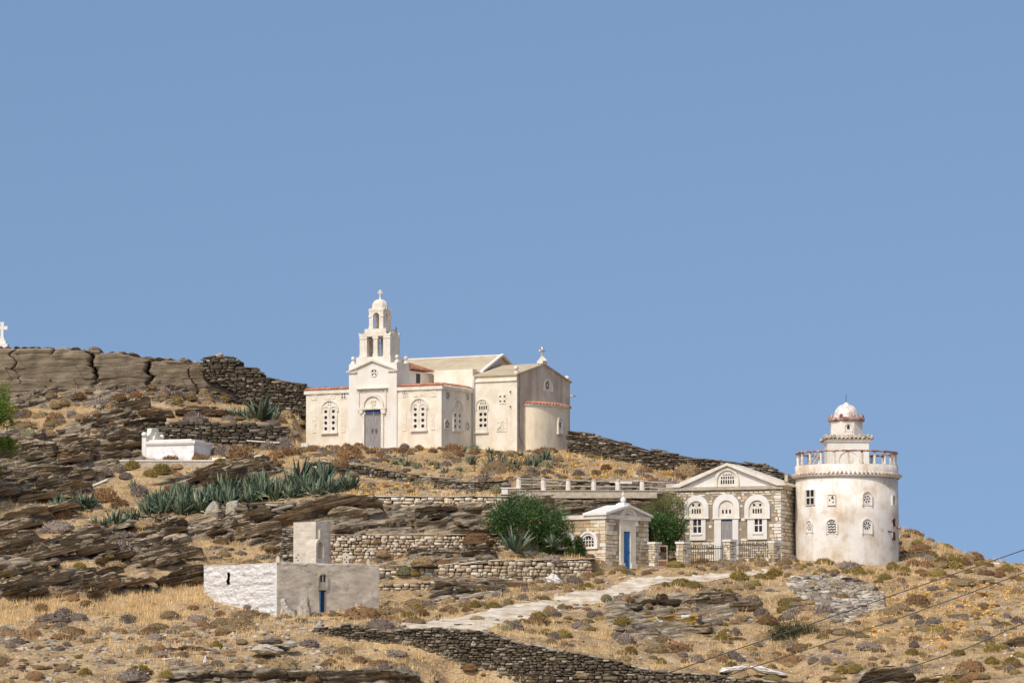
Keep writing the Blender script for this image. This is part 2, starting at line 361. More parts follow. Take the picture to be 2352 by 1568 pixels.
M['tamarisk'] = mat('tamarisk_foliage', [(.3, lin(.07, .085, .02)), (.7, lin(.17, .17, .05))], 2, 3, .7, 0, tone=.3, tonestops=[(0, lin(.05, .065, .018)), (1, lin(.22, .21, .07))])
M['pine'] = mat('pine_needles', [(.3, lin(.07, .12, .012)), (.7, lin(.19, .26, .03))], 2, 3, .7, 0, tone=.3)
M['redflower'] = mat('oleander_flower', [(.3, lin(.5, .06, .06)), (.7, lin(.65, .15, .13))], 9, 2, .7, 0)
M['agave'] = mat('agave_leaf', [(.3, lin(.04, .07, .045)), (.55, lin(.095, .14, .09)), (.8, lin(.18, .22, .14))], 1.5, 4, .6, .1, 20, tone=.3, tonestops=[(0, lin(.035, .06, .038)), (.6, lin(.10, .145, .092)), (.8, lin(.20, .24, .15)), (.93, lin(.34, .36, .22)), (1, lin(.42, .31, .16))], orand=.35)
M['drygrass'] = mat('dry_straw_grass', [(.3, lin(.40, .25, .11)), (.5, lin(.58, .40, .19)), (.7, lin(.68, .50, .28))], .35, 5, .9, 0, tone=.3, spec=.1, tonestops=[(0, lin(.27, .14, .05)), (.5, lin(.54, .35, .14)), (1, lin(.76, .57, .30))])
# ---------------------------------------------------------------- hill terrain: profile curves from front to back, (u, v, Y) control points
K = [
 [(-900,1700,196),(900,1700,196),(1100,1800,196),(1900,1800,196),(2100,1720,196),(3300,1700,196)],
 [(-900,1590,213),(380,1590,213),(940,1594,213),(1080,1720,213),(1840,1720,213),(1980,1600,213),(3300,1600,213)],
 [(-900,1530,218),(380,1552,217),(900,1558,217),(985,1568,218),(1080,1670,219),(1840,1670,219),(1900,1590,218),(2352,1562,217),(3300,1560,217)],
 [(-900,1500,223),(0,1500,223),(400,1492,224),(740,1474,227.5),(950,1500,226.6),(1000,1532,226.2),(1050,1585,225.8),(1300,1660,224.6),(1840,1660,221.6),(1900,1560,221),(2352,1535,221),(3300,1535,221)],
 [(-900,1493,224),(0,1493,224),(400,1486,225),(740,1446,228.2),(900,1448,227.6),(1100,1458,226.8),(1300,1494,225.4),(1500,1537,224.4),(1700,1558,223.2),(1840,1572,222.4),(1900,1540,222),(2352,1528,222),(3300,1528,222)],
 [(-900,1415,240),(0,1412,241),(300,1400,243),(470,1414,242),(640,1413,240.5),(740,1404,243),(870,1390,247.5),(1000,1378,249),(1150,1352,251),(1350,1330,254),(1500,1308,258),(1700,1296,262),(1830,1292,264),(2000,1300,265),(2100,1296,265),(2352,1308,267),(3300,1320,269)],
 [(-900,1330,248),(0,1330,248),(200,1320,249),(470,1322,249.5),(640,1350,249),(740,1345,250),(870,1336,249.8),(1000,1337,250.2),(1150,1342,251.9),(1350,1326,255),(1500,1303,260),(1700,1291,266),(1830,1288,268),(2000,1296,268),(2065,1286,268),(2110,1280,268),(2200,1290,269),(2352,1306,269),(3300,1320,272)],
 [(-900,1315,249.5),(0,1315,249.5),(200,1305,250.5),(470,1308,251),(640,1322,250),(740,1322,251),(868,1322,251.6),(970,1329,252),(1034,1331,252.3),(1089,1331,252.6),(1144,1331,253),(1181,1339,253.4),(1234,1345,254.1),(1250,1336,254.3),(1300,1331,255),(1352,1322,255.6),(1500,1301,261),(1700,1290,267),(1830,1286,269),(2000,1293,269),(2065,1281,268.5),(2110,1277,268.5),(2200,1287,269.3),(2352,1304,269.5),(3300,1320,273)],
 [(-900,1300,251),(0,1300,251),(200,1290,252),(470,1295,252.5),(640,1300,253),(870,1302,252.1),(1016,1301,252.7),(1090,1293,253.0),(1181,1289,253.8),(1234,1288,254.5),(1300,1287,255.4),(1350,1286,256),(1500,1299,262),(1700,1288,268),(1830,1284,270),(2000,1290,270),(2065,1276,269),(2110,1274,269),(2150,1279,269.5),(2352,1301,270),(3300,1320,274)],
 [(-900,1262,256),(0,1262,256),(200,1255,256),(470,1262,257),(640,1285,257),(745,1293,256.9),(888,1293,257.2),(942,1279,257.8),(1034,1269,258.4),(1100,1269,258.8),(1162,1269,259.1),(1350,1278,260.5),(1500,1292,264),(1700,1285,270),(1830,1280,272),(2000,1285,272),(2065,1271,270.4),(2150,1277,271),(2352,1300,271),(3300,1325,276)],
 [(-900,1225,260),(0,1225,260),(200,1212,261),(470,1210,261.5),(640,1230,260),(745,1231,257.4),(870,1231,257.7),(1034,1230,258.9),(1162,1230,259.5),(1350,1240,263),(1500,1260,268),(1700,1262,273),(1830,1270,275),(2000,1280,274),(2065,1270,271.5),(2150,1276,272),(2352,1300,272),(3300,1330,278)],
 [(-900,1185,264),(0,1186,264),(200,1188,264),(330,1204,263.5),(470,1196,263.5),(560,1185,264),(700,1152,265),(850,1164,264.7),(1000,1165,264.75),(1120,1165,265),(1190,1195,264),(1300,1200,265),(1500,1200,269),(1600,1170,274),(1830,1220,278),(2000,1282,276),(2352,1303,274),(3300,1335,280)],
 [(-900,1160,266),(0,1158,266.5),(200,1172,266),(330,1196,264.6),(470,1182,265),(560,1170,265.6),(700,1146,266),(850,1142,265.2),(1144,1142,265.5),(1190,1145,266.6),(1500,1148,268.6),(1600,1150,275),(1830,1200,279),(2000,1290,278),(2352,1308,276),(3300,1340,282)],
 [(-900,1100,270),(0,1140,269),(130,1132,270),(300,1122,271),(400,1114,272),(600,1098,273),(700,1085,273.2),(751,1089,273),(849,1100,272.8),(927,1106,272.6),(976,1110,272.3),(1006,1124,271.7),(1052,1135,270.3),(1100,1138,269.3),(1162,1138,268.7),(1300,1133,269.5),(1500,1132,271),(1600,1130,276),(1830,1180,280),(2352,1312,278),(3300,1345,284)],
 [(-900,1050,274),(0,1100,273),(200,1096,274),(320,1070,275.5),(500,1060,276.5),(700,1063,273.8),(751,1065,273.5),(849,1075,273.3),(927,1089,273.1),(976,1096,272.9),(1006,1100,272.3),(1052,1107,270.9),(1100,1110,269.9),(1162,1107,269.3),(1300,1104,273),(1500,1108,274),(1600,1112,277),(1830,1150,280.5),(2352,1318,280),(3300,1350,286)],
 [(-900,1000,281),(0,1030,279),(150,1040,279),(340,1012,280.5),(500,1018,281),(650,1022,281),(700,1031,281),(915,1034,281.5),(1014,1033,282.4),(1090,1036,284),(1190,1042,283),(1310,1052,285),(1408,1059,284),(1483,1073,282.6),(1551,1090,281),(1600,1101,280.4),(1830,1128,281),(2352,1325,283),(3300,1355,288)],
 [(-900,960,286),(0,1000,284),(150,985,284),(329,969,281.6),(574,971,281.8),(660,985,283),(690,1026,286.6),(703,1028,287.5),(915,1010,290),(1190,1020,291),(1320,1030,290),(1600,1084,283),(1830,1118,282),(2352,1330,286),(3300,1360,290)],
 [(-900,945,297),(0,934,297),(124,912,297),(240,898,297),(330,905,297),(426,904,297),(535,918,297),(562,922,297),(643,940,297),(703,946,297),(915,960,299),(1190,975,299),(1320,1005,293),(1600,1070,286),(1830,1112,284),(2352,1340,290),(3300,1370,294)],
 [(-900,815,299.5),(0,806,299.5),(206,812,299.5),(354,830,299.5),(464,842,299.5),(535,884,299.5),(562,920,299.5),(643,938,299.5),(703,944,299.5),(915,965,303),(1190,985,303),(1320,1015,297),(1600,1080,289),(1830,1118,287),(2352,1350,294),(3300,1380,298)],
 [(-900,830,312),(0,822,312),(206,832,312),(464,870,312),(600,930,312),(915,980,314),(1320,1050,310),(1600,1110,305),(1830,1160,303),(2352,1400,306),(3300,1400,310)],
]
Xc = np.concatenate([[-3000, -1200, -500, -250, -140, -90, -65], np.arange(-50, 50.01, .105), [65, 90, 140, 250, 500, 1200, 3000]])
curY, curZ = [], []
for k in K:
    pts = np.array([tuple(P(*p)) for p in k])
    curY.append(np.interp(Xc, pts[:, 0], pts[:, 1])); curZ.append(np.interp(Xc, pts[:, 0], pts[:, 2]))
rowsY, rowsZ = [], []
def addrow(y, z): rowsY.append(y); rowsZ.append(z)
one = np.ones_like(Xc)
for y, z in ((-1500, -3), (-200, -3), (0, -3), (100, -2.6), (150, -1.5), (180, -.2)): addrow(one * y, one * z)
for k in range(len(K) - 1):
    dy, dz = curY[k + 1] - curY[k], curZ[k + 1] - curZ[k]
    mid = (np.abs(Xc) < 36)
    n = int(np.ceil(np.percentile(np.hypot(dy, dz * 1.6)[mid], 75) / .125)); n = max(4, min(n, 150))
    if k == 0: n = 20
    if k == len(K) - 2: n = 14
    for i in range(n):
        t = i / n; addrow(curY[k] + dy * t, curZ[k] + dz * t)
addrow(curY[-1], curZ[-1])
for y, z in ((340, 8), (420, -3), (1200, -3), (6000, -3)): addrow(one * y, one * z)
GY = np.array(rowsY); GZ = np.array(rowsZ); GX = np.broadcast_to(Xc, GY.shape).copy()
def uvgrid(X, Y, Z):
    c_, s_ = math.cos(PITCH), math.sin(PITCH)
    f = np.maximum(Y * c_ + Z * s_, 1.0); return 1176 + FPX * X / f, 784 - FPX * (-Y * s_ + Z * c_) / f
U, Vv = uvgrid(GX, GY, GZ)
wu = (fbm(GX * .5, GY * .5, GZ * .5) - .5) * 46; wv = (fbm(GX * .6 + 50, GY * .4, GZ) - .5) * 26
ROCKP = [
 [(-400,1180),(0,1190),(70,1165),(118,1172),(125,1200),(170,1212),(235,1205),(300,1222),(420,1196),(480,1196),(560,1192),(640,1170),(700,1150),(760,1140),(840,1143),(880,1160),(1150,1163),(1160,1226),(745,1228),(670,1232),(655,1292),(480,1296),(465,1350),(380,1352),(300,1362),(200,1372),(100,1362),(0,1375),(-400,1390)],
 [(-400,1000),(30,1000),(130,1000),(200,960),(260,935),(310,938),(328,966),(328,1058),(275,1066),(230,1100),(150,1118),(60,1150),(0,1162),(-400,1180)],
 [(330,1115),(470,1078),(560,1055),(625,1056),(640,1075),(560,1110),(400,1118)],
 [(-400,790),(560,810),(560,925),(-400,955)],
 [(1185,1100),(1500,1108),(1500,1130),(1185,1130)],
 [(1150,1142),(1500,1146),(1500,1200),(1290,1205),(1150,1180)],
 [(380,1538),(960,1540),(960,1600),(380,1600)],
 [(1385,1370),(1560,1368),(1600,1358),(1700,1366),(1700,1405),(1610,1455),(1520,1470),(1420,1465),(1390,1430)],
 [(990,1333),(1160,1332),(1160,1360),(1110,1378),(995,1385)],
 [(1960,1530),(2090,1528),(2100,1580),(1950,1590)],
 [(930,1262),(1150,1262),(1130,1290),(1010,1300),(930,1298)],
]
rock = np.zeros(U.shape)
for p in ROCKP: rock = np.maximum(rock, inpoly(U + wu, Vv + wv, p))
# grass pockets inside the lower rock band
pk = fbm(GX * .22 + 9, GY * .3, GZ * .8)
def pocket(p): return float(fbm(p.x * .22 + 9, p.y * .3, p.z * .8)) > .50
rock = rock * np.where((Vv > 1170) & (Vv < 1400) & (U < 700), np.clip((.52 - pk) * 14, 0, 1), 1)
for _ in range(2):
    rock[1:-1, 1:-1] = (rock[1:-1, 1:-1] * 2 + rock[:-2, 1:-1] + rock[2:, 1:-1] + rock[1:-1, :-2] + rock[1:-1, 2:]) / 6
near = (np.abs(GX) < 52) & (GY > 195) & (GY < 325)
# relief: soft bumps on earth, stepped strata on rock
zz = GZ + near * ((fbm(GX * .35, GY * .35, 3) - .5) * .42 + (fbm(GX * 1.6, GY * 1.6, 9) - .5) * .16)
dipf = np.where(GX < -4, .24, .07)
sc = (GZ - dipf * GX + (fbm(GX * .3, GY * .3, GZ * .3) - .5) * 1.1) / .34
lay = np.floor(sc); fr = sc - lay
amp = vn(lay * 3.7 + 11, GX * .35, GY * .1)
stp = (np.clip(fr * 3.2, 0, 1) - fr) * .34
zz = zz + near * rock * (stp * 1.0 + (fbm(GX * 1.3, GY * 1.3, GZ * 5) - .5) * .18)
yy = GY - near * rock * (amp * .9 * (1 - np.abs(fr * 2 - 1) ** 3) + (fbm(GX * .9, GZ * 6, GY) - .5) * .35) * np.clip((GY - 222) / 4, 0, 1)
ROADP = [(1790,1302),(1700,1312),(1560,1320),(1440,1331),(1380,1352),(1290,1368),(1200,1382),(1080,1405),(990,1424),(930,1428),(900,1436),(930,1443),(1000,1447),(1112,1456),(1150,1434),(1250,1408),(1340,1388),(1400,1378),(1480,1352),(1560,1338),(1680,1328),(1765,1321)]
road = inpoly(U + wu * .5 + (fbm(GX * 2.2, GY * 2.2, 4) - .5) * 26, Vv + wv * .4 + (fbm(GX * 2.5, GY * 1.2, 8) - .5) * 16, ROADP) & near
zz = zz - near * inpoly(U, Vv, ROADP) * ((fbm(GX * 1.6, GY * 1.6, 9) - .5) * .12)
nr, nc = GX.shape; yyG, zzG = yy, zz
VT = np.stack([GX, yy, zz], -1).reshape(-1, 3)
idx = np.arange(nr * nc).reshape(nr, nc)
FT = np.stack([idx[:-1, :-1], idx[:-1, 1:], idx[1:, 1:], idx[1:, :-1]], -1).reshape(-1, 4)
def hill_material():
    m = bpy.data.materials.new('dry_hillside'); m.use_nodes = True; t = m.node_tree; N = t.nodes; L = t.links; b = N['Principled BSDF']
    b.inputs['Roughness'].default_value = .95; b.inputs['Specular IOR Level'].default_value = .15
    tc = N.new('ShaderNodeTexCoord')
    def noise(sc, de=6, st=(1, 1, 1), ro=.6, dip=0):
        mp = N.new('ShaderNodeMapping'); mp.inputs['Scale'].default_value = st; mp.inputs['Location'].default_value = (sc, sc * 2, 3)
        m0 = N.new('ShaderNodeMapping'); m0.inputs['Rotation'].default_value = (0, dip, 0); L.new(tc.outputs['Object'], m0.inputs[0]); L.new(m0.outputs[0], mp.inputs[0])
        n = N.new('ShaderNodeTexNoise'); n.inputs['Scale'].default_value = sc; n.inputs['Detail'].default_value = de; n.inputs['Roughness'].default_value = ro
        L.new(mp.outputs[0], n.inputs['Vector']); return n.outputs[0]
    def ramp(f, st):
        r = N.new('ShaderNodeValToRGB'); e = r.color_ramp.elements
        while len(e) < len(st): e.new(.5)
        for k, (p, c) in enumerate(st): e[k].position = p; e[k].color = c
        L.new(f, r.inputs[0]); return r.outputs[0]
    def mix(f, a, c):
        x = N.new('ShaderNodeMix'); x.data_type = 'RGBA'; L.new(f, x.inputs[0])
        for i, q in ((6, a), (7, c)):
            if isinstance(q, tuple): x.inputs[i].default_value = q
            else: L.new(q, x.inputs[i])
        return x.outputs[2]
    soil = ramp(noise(.55, 9), [(.32, lin(.10, .066, .036)), (.42, lin(.22, .14, .07)), (.5, lin(.40, .26, .12)), (.58, lin(.54, .37, .18)), (.7, lin(.62, .48, .29))])
    fine = ramp(noise(9, 6), [(.36, lin(.15, .10, .055)), (.5, lin(.40, .28, .15)), (.64, lin(.58, .48, .33))])
    g = mix(ramp(noise(2.3, 3), [(.3, lin(0.2, .2, .2)), (.7, lin(.8, .8, .8))]), soil, fine)
    g = mix(ramp(noise(4, 5, (1, 1, 2)), [(.6, lin(0, 0, 0)), (.7, lin(.55, .55, .55))]), g, lin(.12, .10, .075))
    g = mix(ramp(noise(7, 4), [(.66, lin(0, 0, 0)), (.70, lin(.8, .8, .8))]), g, lin(.56, .51, .44))
    rk = ramp(noise(1.2, 9, (.45, 1, 6), .6, .2), [(.3, lin(.055, .044, .03)), (.43, lin(.15, .118, .08)), (.55, lin(.29, .235, .165)), (.68, lin(.52, .46, .37))])
    rk = mix(ramp(noise(1.6, 5, (1, 1, 2)), [(.60, lin(0, 0, 0)), (.66, lin(.6, .6, .6))]), rk, lin(.36, .2, .055))
    at = N.new('ShaderNodeAttribute'); at.attribute_name = 'rock'
    L.new(mix(at.outputs['Fac'], g, rk), b.inputs['Base Color'])
    bp = N.new('ShaderNodeBump'); bp.inputs['Strength'].default_value = .7; bp.inputs['Distance'].default_value = .06
    L.new(noise(7, 6, (1, 1, 3), .7), bp.inputs['Height']); L.new(bp.outputs[0], b.inputs['Normal'])
    return m
M['hill'] = hill_material()
mb = MB(); mb.add(VT, FT, 0, True)
hill = mb.obj('hill_terrain', M['hill'], fix=False); tag(hill, 'dry stony hillside of straw-coloured earth and schist bedrock', 'hillside', kind='structure')
at = hill.data.attributes.new('rock', 'FLOAT', 'POINT'); at.data.foreach_set('value', rock.astype(np.float32).ravel())
# the track is its own sheet a few centimetres above the earth
rf = road.reshape(-1)[FT].all(1)
fi = FT[rf]; used, inv = np.unique(fi, return_inverse=True)
rv = VT[used] + np.array([0, 0, .035]); mb = MB(); mb.add(rv, inv.reshape(-1, 4), 0, True)
tag(mb.obj('gravel_track', M['road'], fix=False), 'pale gravel track winding up to the gate and round tower', 'track', kind='structure')
BV = BVHTree.FromPolygons(VT[idx[:, :].ravel()].tolist(), FT.tolist())
def hit(u, v):
    h = BV.ray_cast(Vector((0, 0, 0)), ray(u, v).normalized())
    return h[0]
def gz(x, y):
    h = BV.ray_cast(Vector((x, y, 80)), Vector((0, 0, -1)))
    return h[0].z if h[0] else 0
# ---------------------------------------------------------------- building helpers
def tiles(mb, path, z, out, pitch=.2, L=.34, slope=.35, r=.085, m_t=0, m_m=1):
    """row of barrel tile ends along a local path [(x, y)...], overhanging in the outward direction of each leg"""
    for (x0, y0), (x1, y1) in zip(path[:-1], path[1:]):
        d = Vector((x1 - x0, y1 - y0, 0)); n = max(1, int(d.length / pitch)); d.normalize(); o = Vector((d.y, -d.x, 0))
        for i in range(n):
            p = Vector((x0, y0, z)) + d * ((i + .5) * pitch) + o * (out + random.uniform(-.015, .015)); tn = random.random()
            v = []; q = 6
            for e, (ll, dz) in enumerate(((0, 0), (-L, L * slope))):
                for rr in (r, r * .72):
                    for k in range(q + 1):
                        t = math.pi * k / q; v.append(p + o * ll + d * (rr * math.cos(t)) + Vector((0, 0, rr * math.sin(t) * 1.0 + dz)))
            f = []; w = q + 1
            for k in range(q):
                f += [(k, k + 1, 2 * w + k + 1, 2 * w + k), (w + k, 3 * w + k, 3 * w + k + 1, w + k + 1), (k, w + k, w + k + 1, k + 1)]
            mb.add([tuple(x) for x in v], f, m_t, True, tn)
def tiles_ring(mb, c, R, z, n, out, a0=0, a1=2 * math.pi, L=.34, slope=.35, r=.085, rx=1.0):
    for i in range(n):
        t = a0 + (a1 - a0) * (i + .5) / n; o = Vector((math.cos(t) * rx, math.sin(t), 0)); d = Vector((-math.sin(t), math.cos(t) * rx, 0)).normalized()
        p = Vector(c) + Vector((math.cos(t) * R * rx, math.sin(t) * R, z)) + o.normalized() * out; on = o.normalized(); q = 6; v = []
        for ll, dz in ((0, 0), (-L, L * slope)):
            for rr in (r, r * .72):
                for k in range(q + 1):
                    a = math.pi * k / q; v.append(p + on * ll + d * (rr * math.cos(a)) + Vector((0, 0, rr * math.sin(a) + dz)))
        f = []; w = q + 1
        for k in range(q):
            f += [(k, k + 1, 2 * w + k + 1, 2 * w + k), (w + k, 3 * w + k, 3 * w + k + 1, w + k + 1), (k, w + k, w + k + 1, k + 1)]
        mb.add([tuple(x) for x in v], f, 0, True, random.random())
def stonework(mb, T, a0, a1, b0, b1, skip, m=1, h=(.10, .24), w=(.14, .5), gap=.035, quoin=(1, 1), fill=.93, c=.025):
    b = b0; k = 0
    while b < b1 - .05:
        hh = min(random.uniform(*h), b1 - b); a = a0; first = True; k += 1
        while a < a1 - .05:
            ww = random.uniform(*w) * (1.5 if random.random() < .12 else 1); q = False
            if first and quoin[0]: ww = .30 + .28 * (k % 2); q = True
            if a + ww > a1 - .18: ww = a1 - a; q = q or quoin[1]
            first = False
            aa, bb = a + ww / 2, b + hh / 2
            if (q or random.random() < fill) and not skip(aa, bb, ww / 2, hh / 2):
                hw, hz = ww / 2 - gap * random.uniform(.3, 1), hh / 2 - gap * random.uniform(.25, .8)
                if q: hw += gap * .3
                if hw > .03 and hz > .02:
                    e = .32 * min(hw, hz); j = lambda: random.uniform(-1, 1) * .018
                    pts = [(aa - hw + e, bb - hz + j()), (aa + hw - e, bb - hz + j()), (aa + hw + j(), bb - hz + e), (aa + hw + j(), bb + hz - e),
                           (aa + hw - e, bb + hz + j()), (aa - hw + e, bb + hz + j()), (aa - hw + j(), bb + hz - e), (aa - hw + j(), bb - hz + e)]
                    mb.ppoly(T, pts, -.02, c * random.uniform(.5, 1.3), m, min(1, random.random() ** 1.0 * .95 + (.35 if q else 0)))
            a += ww
        b += hh
def cross(mb, c, h, w, t=.09, arms=((.62, 1),), m=0, ax='x'):
    x, y, z = c
    def bx(hw, z0, z1):
        if ax == 'x': mb.box(x - hw, x + hw, y - t / 2, y + t / 2, z0, z1, m)
        else: mb.box(x - t / 2, x + t / 2, y - hw, y + hw, z0, z1, m)
    bx(t / 2, z, z + h)
    for f, s in arms:
        zc = z + h * f
        if ax == 'x':
            mb.box(x - w / 2 * s, x - t / 2, y - t / 2 + .003, y + t / 2 - .003, zc - t / 2, zc + t / 2, m); mb.box(x + t / 2, x + w / 2 * s, y - t / 2 + .003, y + t / 2 - .003, zc - t / 2, zc + t / 2, m)
        else:
            mb.box(x - t / 2 + .003, x + t / 2 - .003, y - w / 2 * s, y - t / 2, zc - t / 2, zc + t / 2, m); mb.box(x - t / 2 + .003, x + t / 2 - .003, y + t / 2, y + w / 2 * s, zc - t / 2, zc + t / 2, m)

def roundel_window(F, T, A, Bz, cx, hoodw, ztop, zspring, zsill, zsb, holes, r, parent, hw, rz=None):
    """two-light pierced window. hood moulding ring, white recessed tympanum, twin columns of roundels, sill"""
    w = MB()
    # hood as raised ring over the lights
    o = arch(cx, hoodw, zspring, ztop, 16); i_ = arch(cx, hoodw - .16, zspring, ztop - .08, 16)
    w.pring(T, o, i_, 0, .10)
    hw2 = hw
    ob = w.obj('window', [M['trim'], M['dark']], parent)
    s = MB()
    rows = sorted(z for z in holes)
    for sx in (-1, 1):
        c0 = cx + sx * hw2
        half = hw2 - .03
        edges = [zsb] + [(rows[k] + rows[k + 1]) / 2 for k in range(3)] + [rows[3] + (rows[3] - rows[2]) * .62]
        for k in range(4):
            s.phole(T, (c0 - half, c0 + half, edges[k], edges[k + 1]), circ(c0, rows[k], r, 14, rz or r), .012, .055)
        s.pring(T, arch(c0, half * 2 + .10, zsb, edges[4] + .12, 10), arch(c0, half * 2 + .005, zsb, edges[4] + .06, 10), 0, .085)
    s.ppoly(T, arch(cx, hoodw - .17, zspring, ztop - .085, 16)[1:-1], .003, .03)
    s.pbox(T, cx - .028, cx + .028, zsb, zspring + .1, .004, .10)
    for dx, dz in ((-.07, .07), (.07, .07), (-.07, -.07), (.07, -.07)):
        s.pbox(T, cx + dx - .03, cx + dx + .03, (ztop + zspring) / 2 + .12 + dz - .03, (ztop + zspring) / 2 + .12 + dz + .03, .03, .034, 1)
    s.obj('pierced_screen', [M['trim'], M['dark']], ob)
    p = MB(); p.pbox(T, cx - 2 * hw2 + .04, cx + 2 * hw2 - .04, zsb, edges[4] + .02, .002, .008); p.obj('pane', M['dark'], ob)
    q = MB(); q.pbox(T, cx - hoodw / 2 + .04, cx + hoodw / 2 - .04, zsill, zsb, 0, .16); q.obj('window_sill', M['trim'], ob)
    return ob
def star_hole_plate(mb, T, a, b, ha, hb, n, r0, r1, inner=0, mt=0, md=1, proud=.05, ry=1):
    """plate with a rosette of pierced openings, dark behind"""
    ra = r1 + (r1 * .35)
    mb.pbox(T, a - ha, a + ha, b - hb, b + hb, 0, proud * .5, mt)
    for k in range(n):
        t = 2 * math.pi * k / n + .3; s_ = math.pi / n * .62
        pts = [(a + math.cos(t) * r0, b + ry * math.sin(t) * r0), (a + math.cos(t - s_) * r1, b + ry * math.sin(t - s_) * r1), (a + math.cos(t + s_) * r1, b + ry * math.sin(t + s_) * r1)]
        mb.ppoly(T, pts, proud * .5, proud * .5 + .004, md)
    o = circ(a, b, ra, 20, ra * ry); i_ = circ(a, b, r1 * 1.08, 20, r1 * 1.08 * ry)
    mb.pring(T, o, i_, proud * .5, proud, mt, closed=True)
    if inner: mb.ppoly(T, circ(a, b, inner, 10, inner * ry), proud * .5, proud * .5 + .005, md)
def emboss(mb, T, a, b, ha, hb, seed, mt=0, n=9):
    """carved relief panel: frame, ground and rounded carved lumps"""
    r = random.Random(seed); mb.pbox(T, a - ha, a + ha, b - hb, b + hb, 0, .025, mt)
    t = min(ha, hb) * .12
    mb.pring(T, [(a - ha, b - hb), (a + ha, b - hb), (a + ha, b + hb), (a - ha, b + hb)], [(a - ha + t, b - hb + t), (a + ha - t, b - hb + t), (a + ha - t, b + hb - t), (a - ha + t, b + hb - t)], .025, .037, mt, closed=True)
    for k in range(n):
        x = a + r.uniform(-.72, .72) * ha; z = b + r.uniform(-.7, .7) * hb; s_ = r.uniform(.12, .3) * min(ha, hb); an = r.uniform(0, 3); el = r.uniform(1, 2.6)
        pts = []
        for i in range(8):
            q = 2 * math.pi * i / 8; px, pz = s_ * el * math.cos(q), s_ * math.sin(q)
            X_, Z_ = x + px * math.cos(an) - pz * math.sin(an), z + px * math.sin(an) + pz * math.cos(an)
            pts.append((max(a - ha + t, min(a + ha - t, X_)), max(b - hb + t, min(b + hb - t, Z_))))
        mb.ppoly(T, pts, .025, .036 + .008 * (k % 3), mt)

# ================================================================ CHURCH
F = Fr(P(1014, 1032, 283), rad(-28)); ch = F.empty('church')
tag(ch, 'cream church with open arched belfry and tiled eaves on the hilltop', 'church')
fx = lambda u, v=950, y=0: F.Y(u, v, y)[0]
fz = lambda v, u=1014, y=0: F.Y(u, v, y)[1]
ya = lambda u, x, v=950: F.X(u, v, x)[0]
za = lambda v, u, x: F.X(u, v, x)[1]
Z1 = lambda x, z: (689 + .1709 * x, 861.3 + .1709 * z)      # pixel of the enlarged detail view of the front
xL = fx(703); xa = fx(803.6); xb = fx(913.4)
yS = ya(1086, 0); zw = fz(893); zb = -2.5
xE = fx(1187.5, 950, yS); yN = ya(1309, xE); ymid = (yS + yN) / 2
# main body
b = MB()
b.box(xL, 0, 0, yS + .5, zb, zw)
zf2 = F.Y(1187, 874, yS)[1]; zf2t = F.Y(1187, 857.5, yS)[1]
b.box(.003, xE, yS, yN, zb, zf2)
b.box(.003, xE - .004, yS - .10, yS + .4, zf2, zf2 + .06); b.box(.02, xE - .01, yS - .03, yS + .3, zf2 + .06, zf2t)
nave_y0 = ya(1107, 0, 852); nave_y1 = ya(1192, 0, 855); zne = za(853, 1108, 0)
b.box(-6.6, 0, yS + .5, nave_y1, zb, zne - .05)
b.box(xL + .02, -6.6, yS + .5, nave_y1, zb, zw - .1)
b.box(-6.35, xb - .012, 1.45, yS + .45, zb, za(853, 960, xb))
xP = F.Y(998, 860, yS)[0]; zP = F.Y(1050, 848.6, yS)[1]
b.box(xP, 0.02, yS - .06, yS + .5, zw - .3, zP)
b.box(-8.4, xa + .01, 3.2, 4.4, zw - .3, F.Y(793, 873, 3.2)[1])
walls = b.obj('wall', M['plaster'], ch)
# eave cornice band
b = MB(); T = TF(0)
zc1 = fz(879 + 6)
for (p, q) in (((xL - .1, -.11), (xa - .002, 0)), ((xb + .002, -.11), (.11, 0))): b.box(p[0], q[0], p[1], .3, zw - .003, zc1)
b.box(0.003, .11, .302, yS - .05, zw - .003, zc1)
b.box(xL - .1, xL, .302, yS, zw - .003, zc1)
b.obj('cornice', M['trim'], ch)
b = MB(); tiles(b, [(xL - .1, 0), (xa - .02, 0)], zc1 + .02, .17); tiles(b, [(xb + .04, 0), (.1, 0)], zc1 + .02, .17); tiles(b, [(0, -.05), (0, yS - .08)], zc1 + .02, .17)
b.box(xL, xa, .12, .5, zc1 + .02, zc1 + .10, 0); b.box(xb, -.1, .12, .5, zc1 + .02, zc1 + .10, 0)
b.obj('tiled_eave', [M['terracotta'], M['trim']], ch)
# chancel gable
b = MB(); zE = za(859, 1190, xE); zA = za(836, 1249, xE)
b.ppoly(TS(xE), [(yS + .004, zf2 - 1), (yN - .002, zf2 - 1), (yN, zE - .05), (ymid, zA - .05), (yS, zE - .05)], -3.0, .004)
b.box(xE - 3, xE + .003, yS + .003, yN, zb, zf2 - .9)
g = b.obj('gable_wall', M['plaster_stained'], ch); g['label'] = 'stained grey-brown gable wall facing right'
b = MB()
for y0, y1 in ((yS - .14, ymid), (yN + .14, ymid)):
    sl = (zA - zE) / (ymid - yS)
    z0 = zA - abs(y0 - ymid) * abs(sl)
    b.ppoly(TS(xE), [(y0, z0 - .04), (ymid, zA - .04), (ymid, zA + .05), (y0, z0 + .05)], -3.1, .09)
b.obj('chancel_roof', M['roofgrey'], ch)
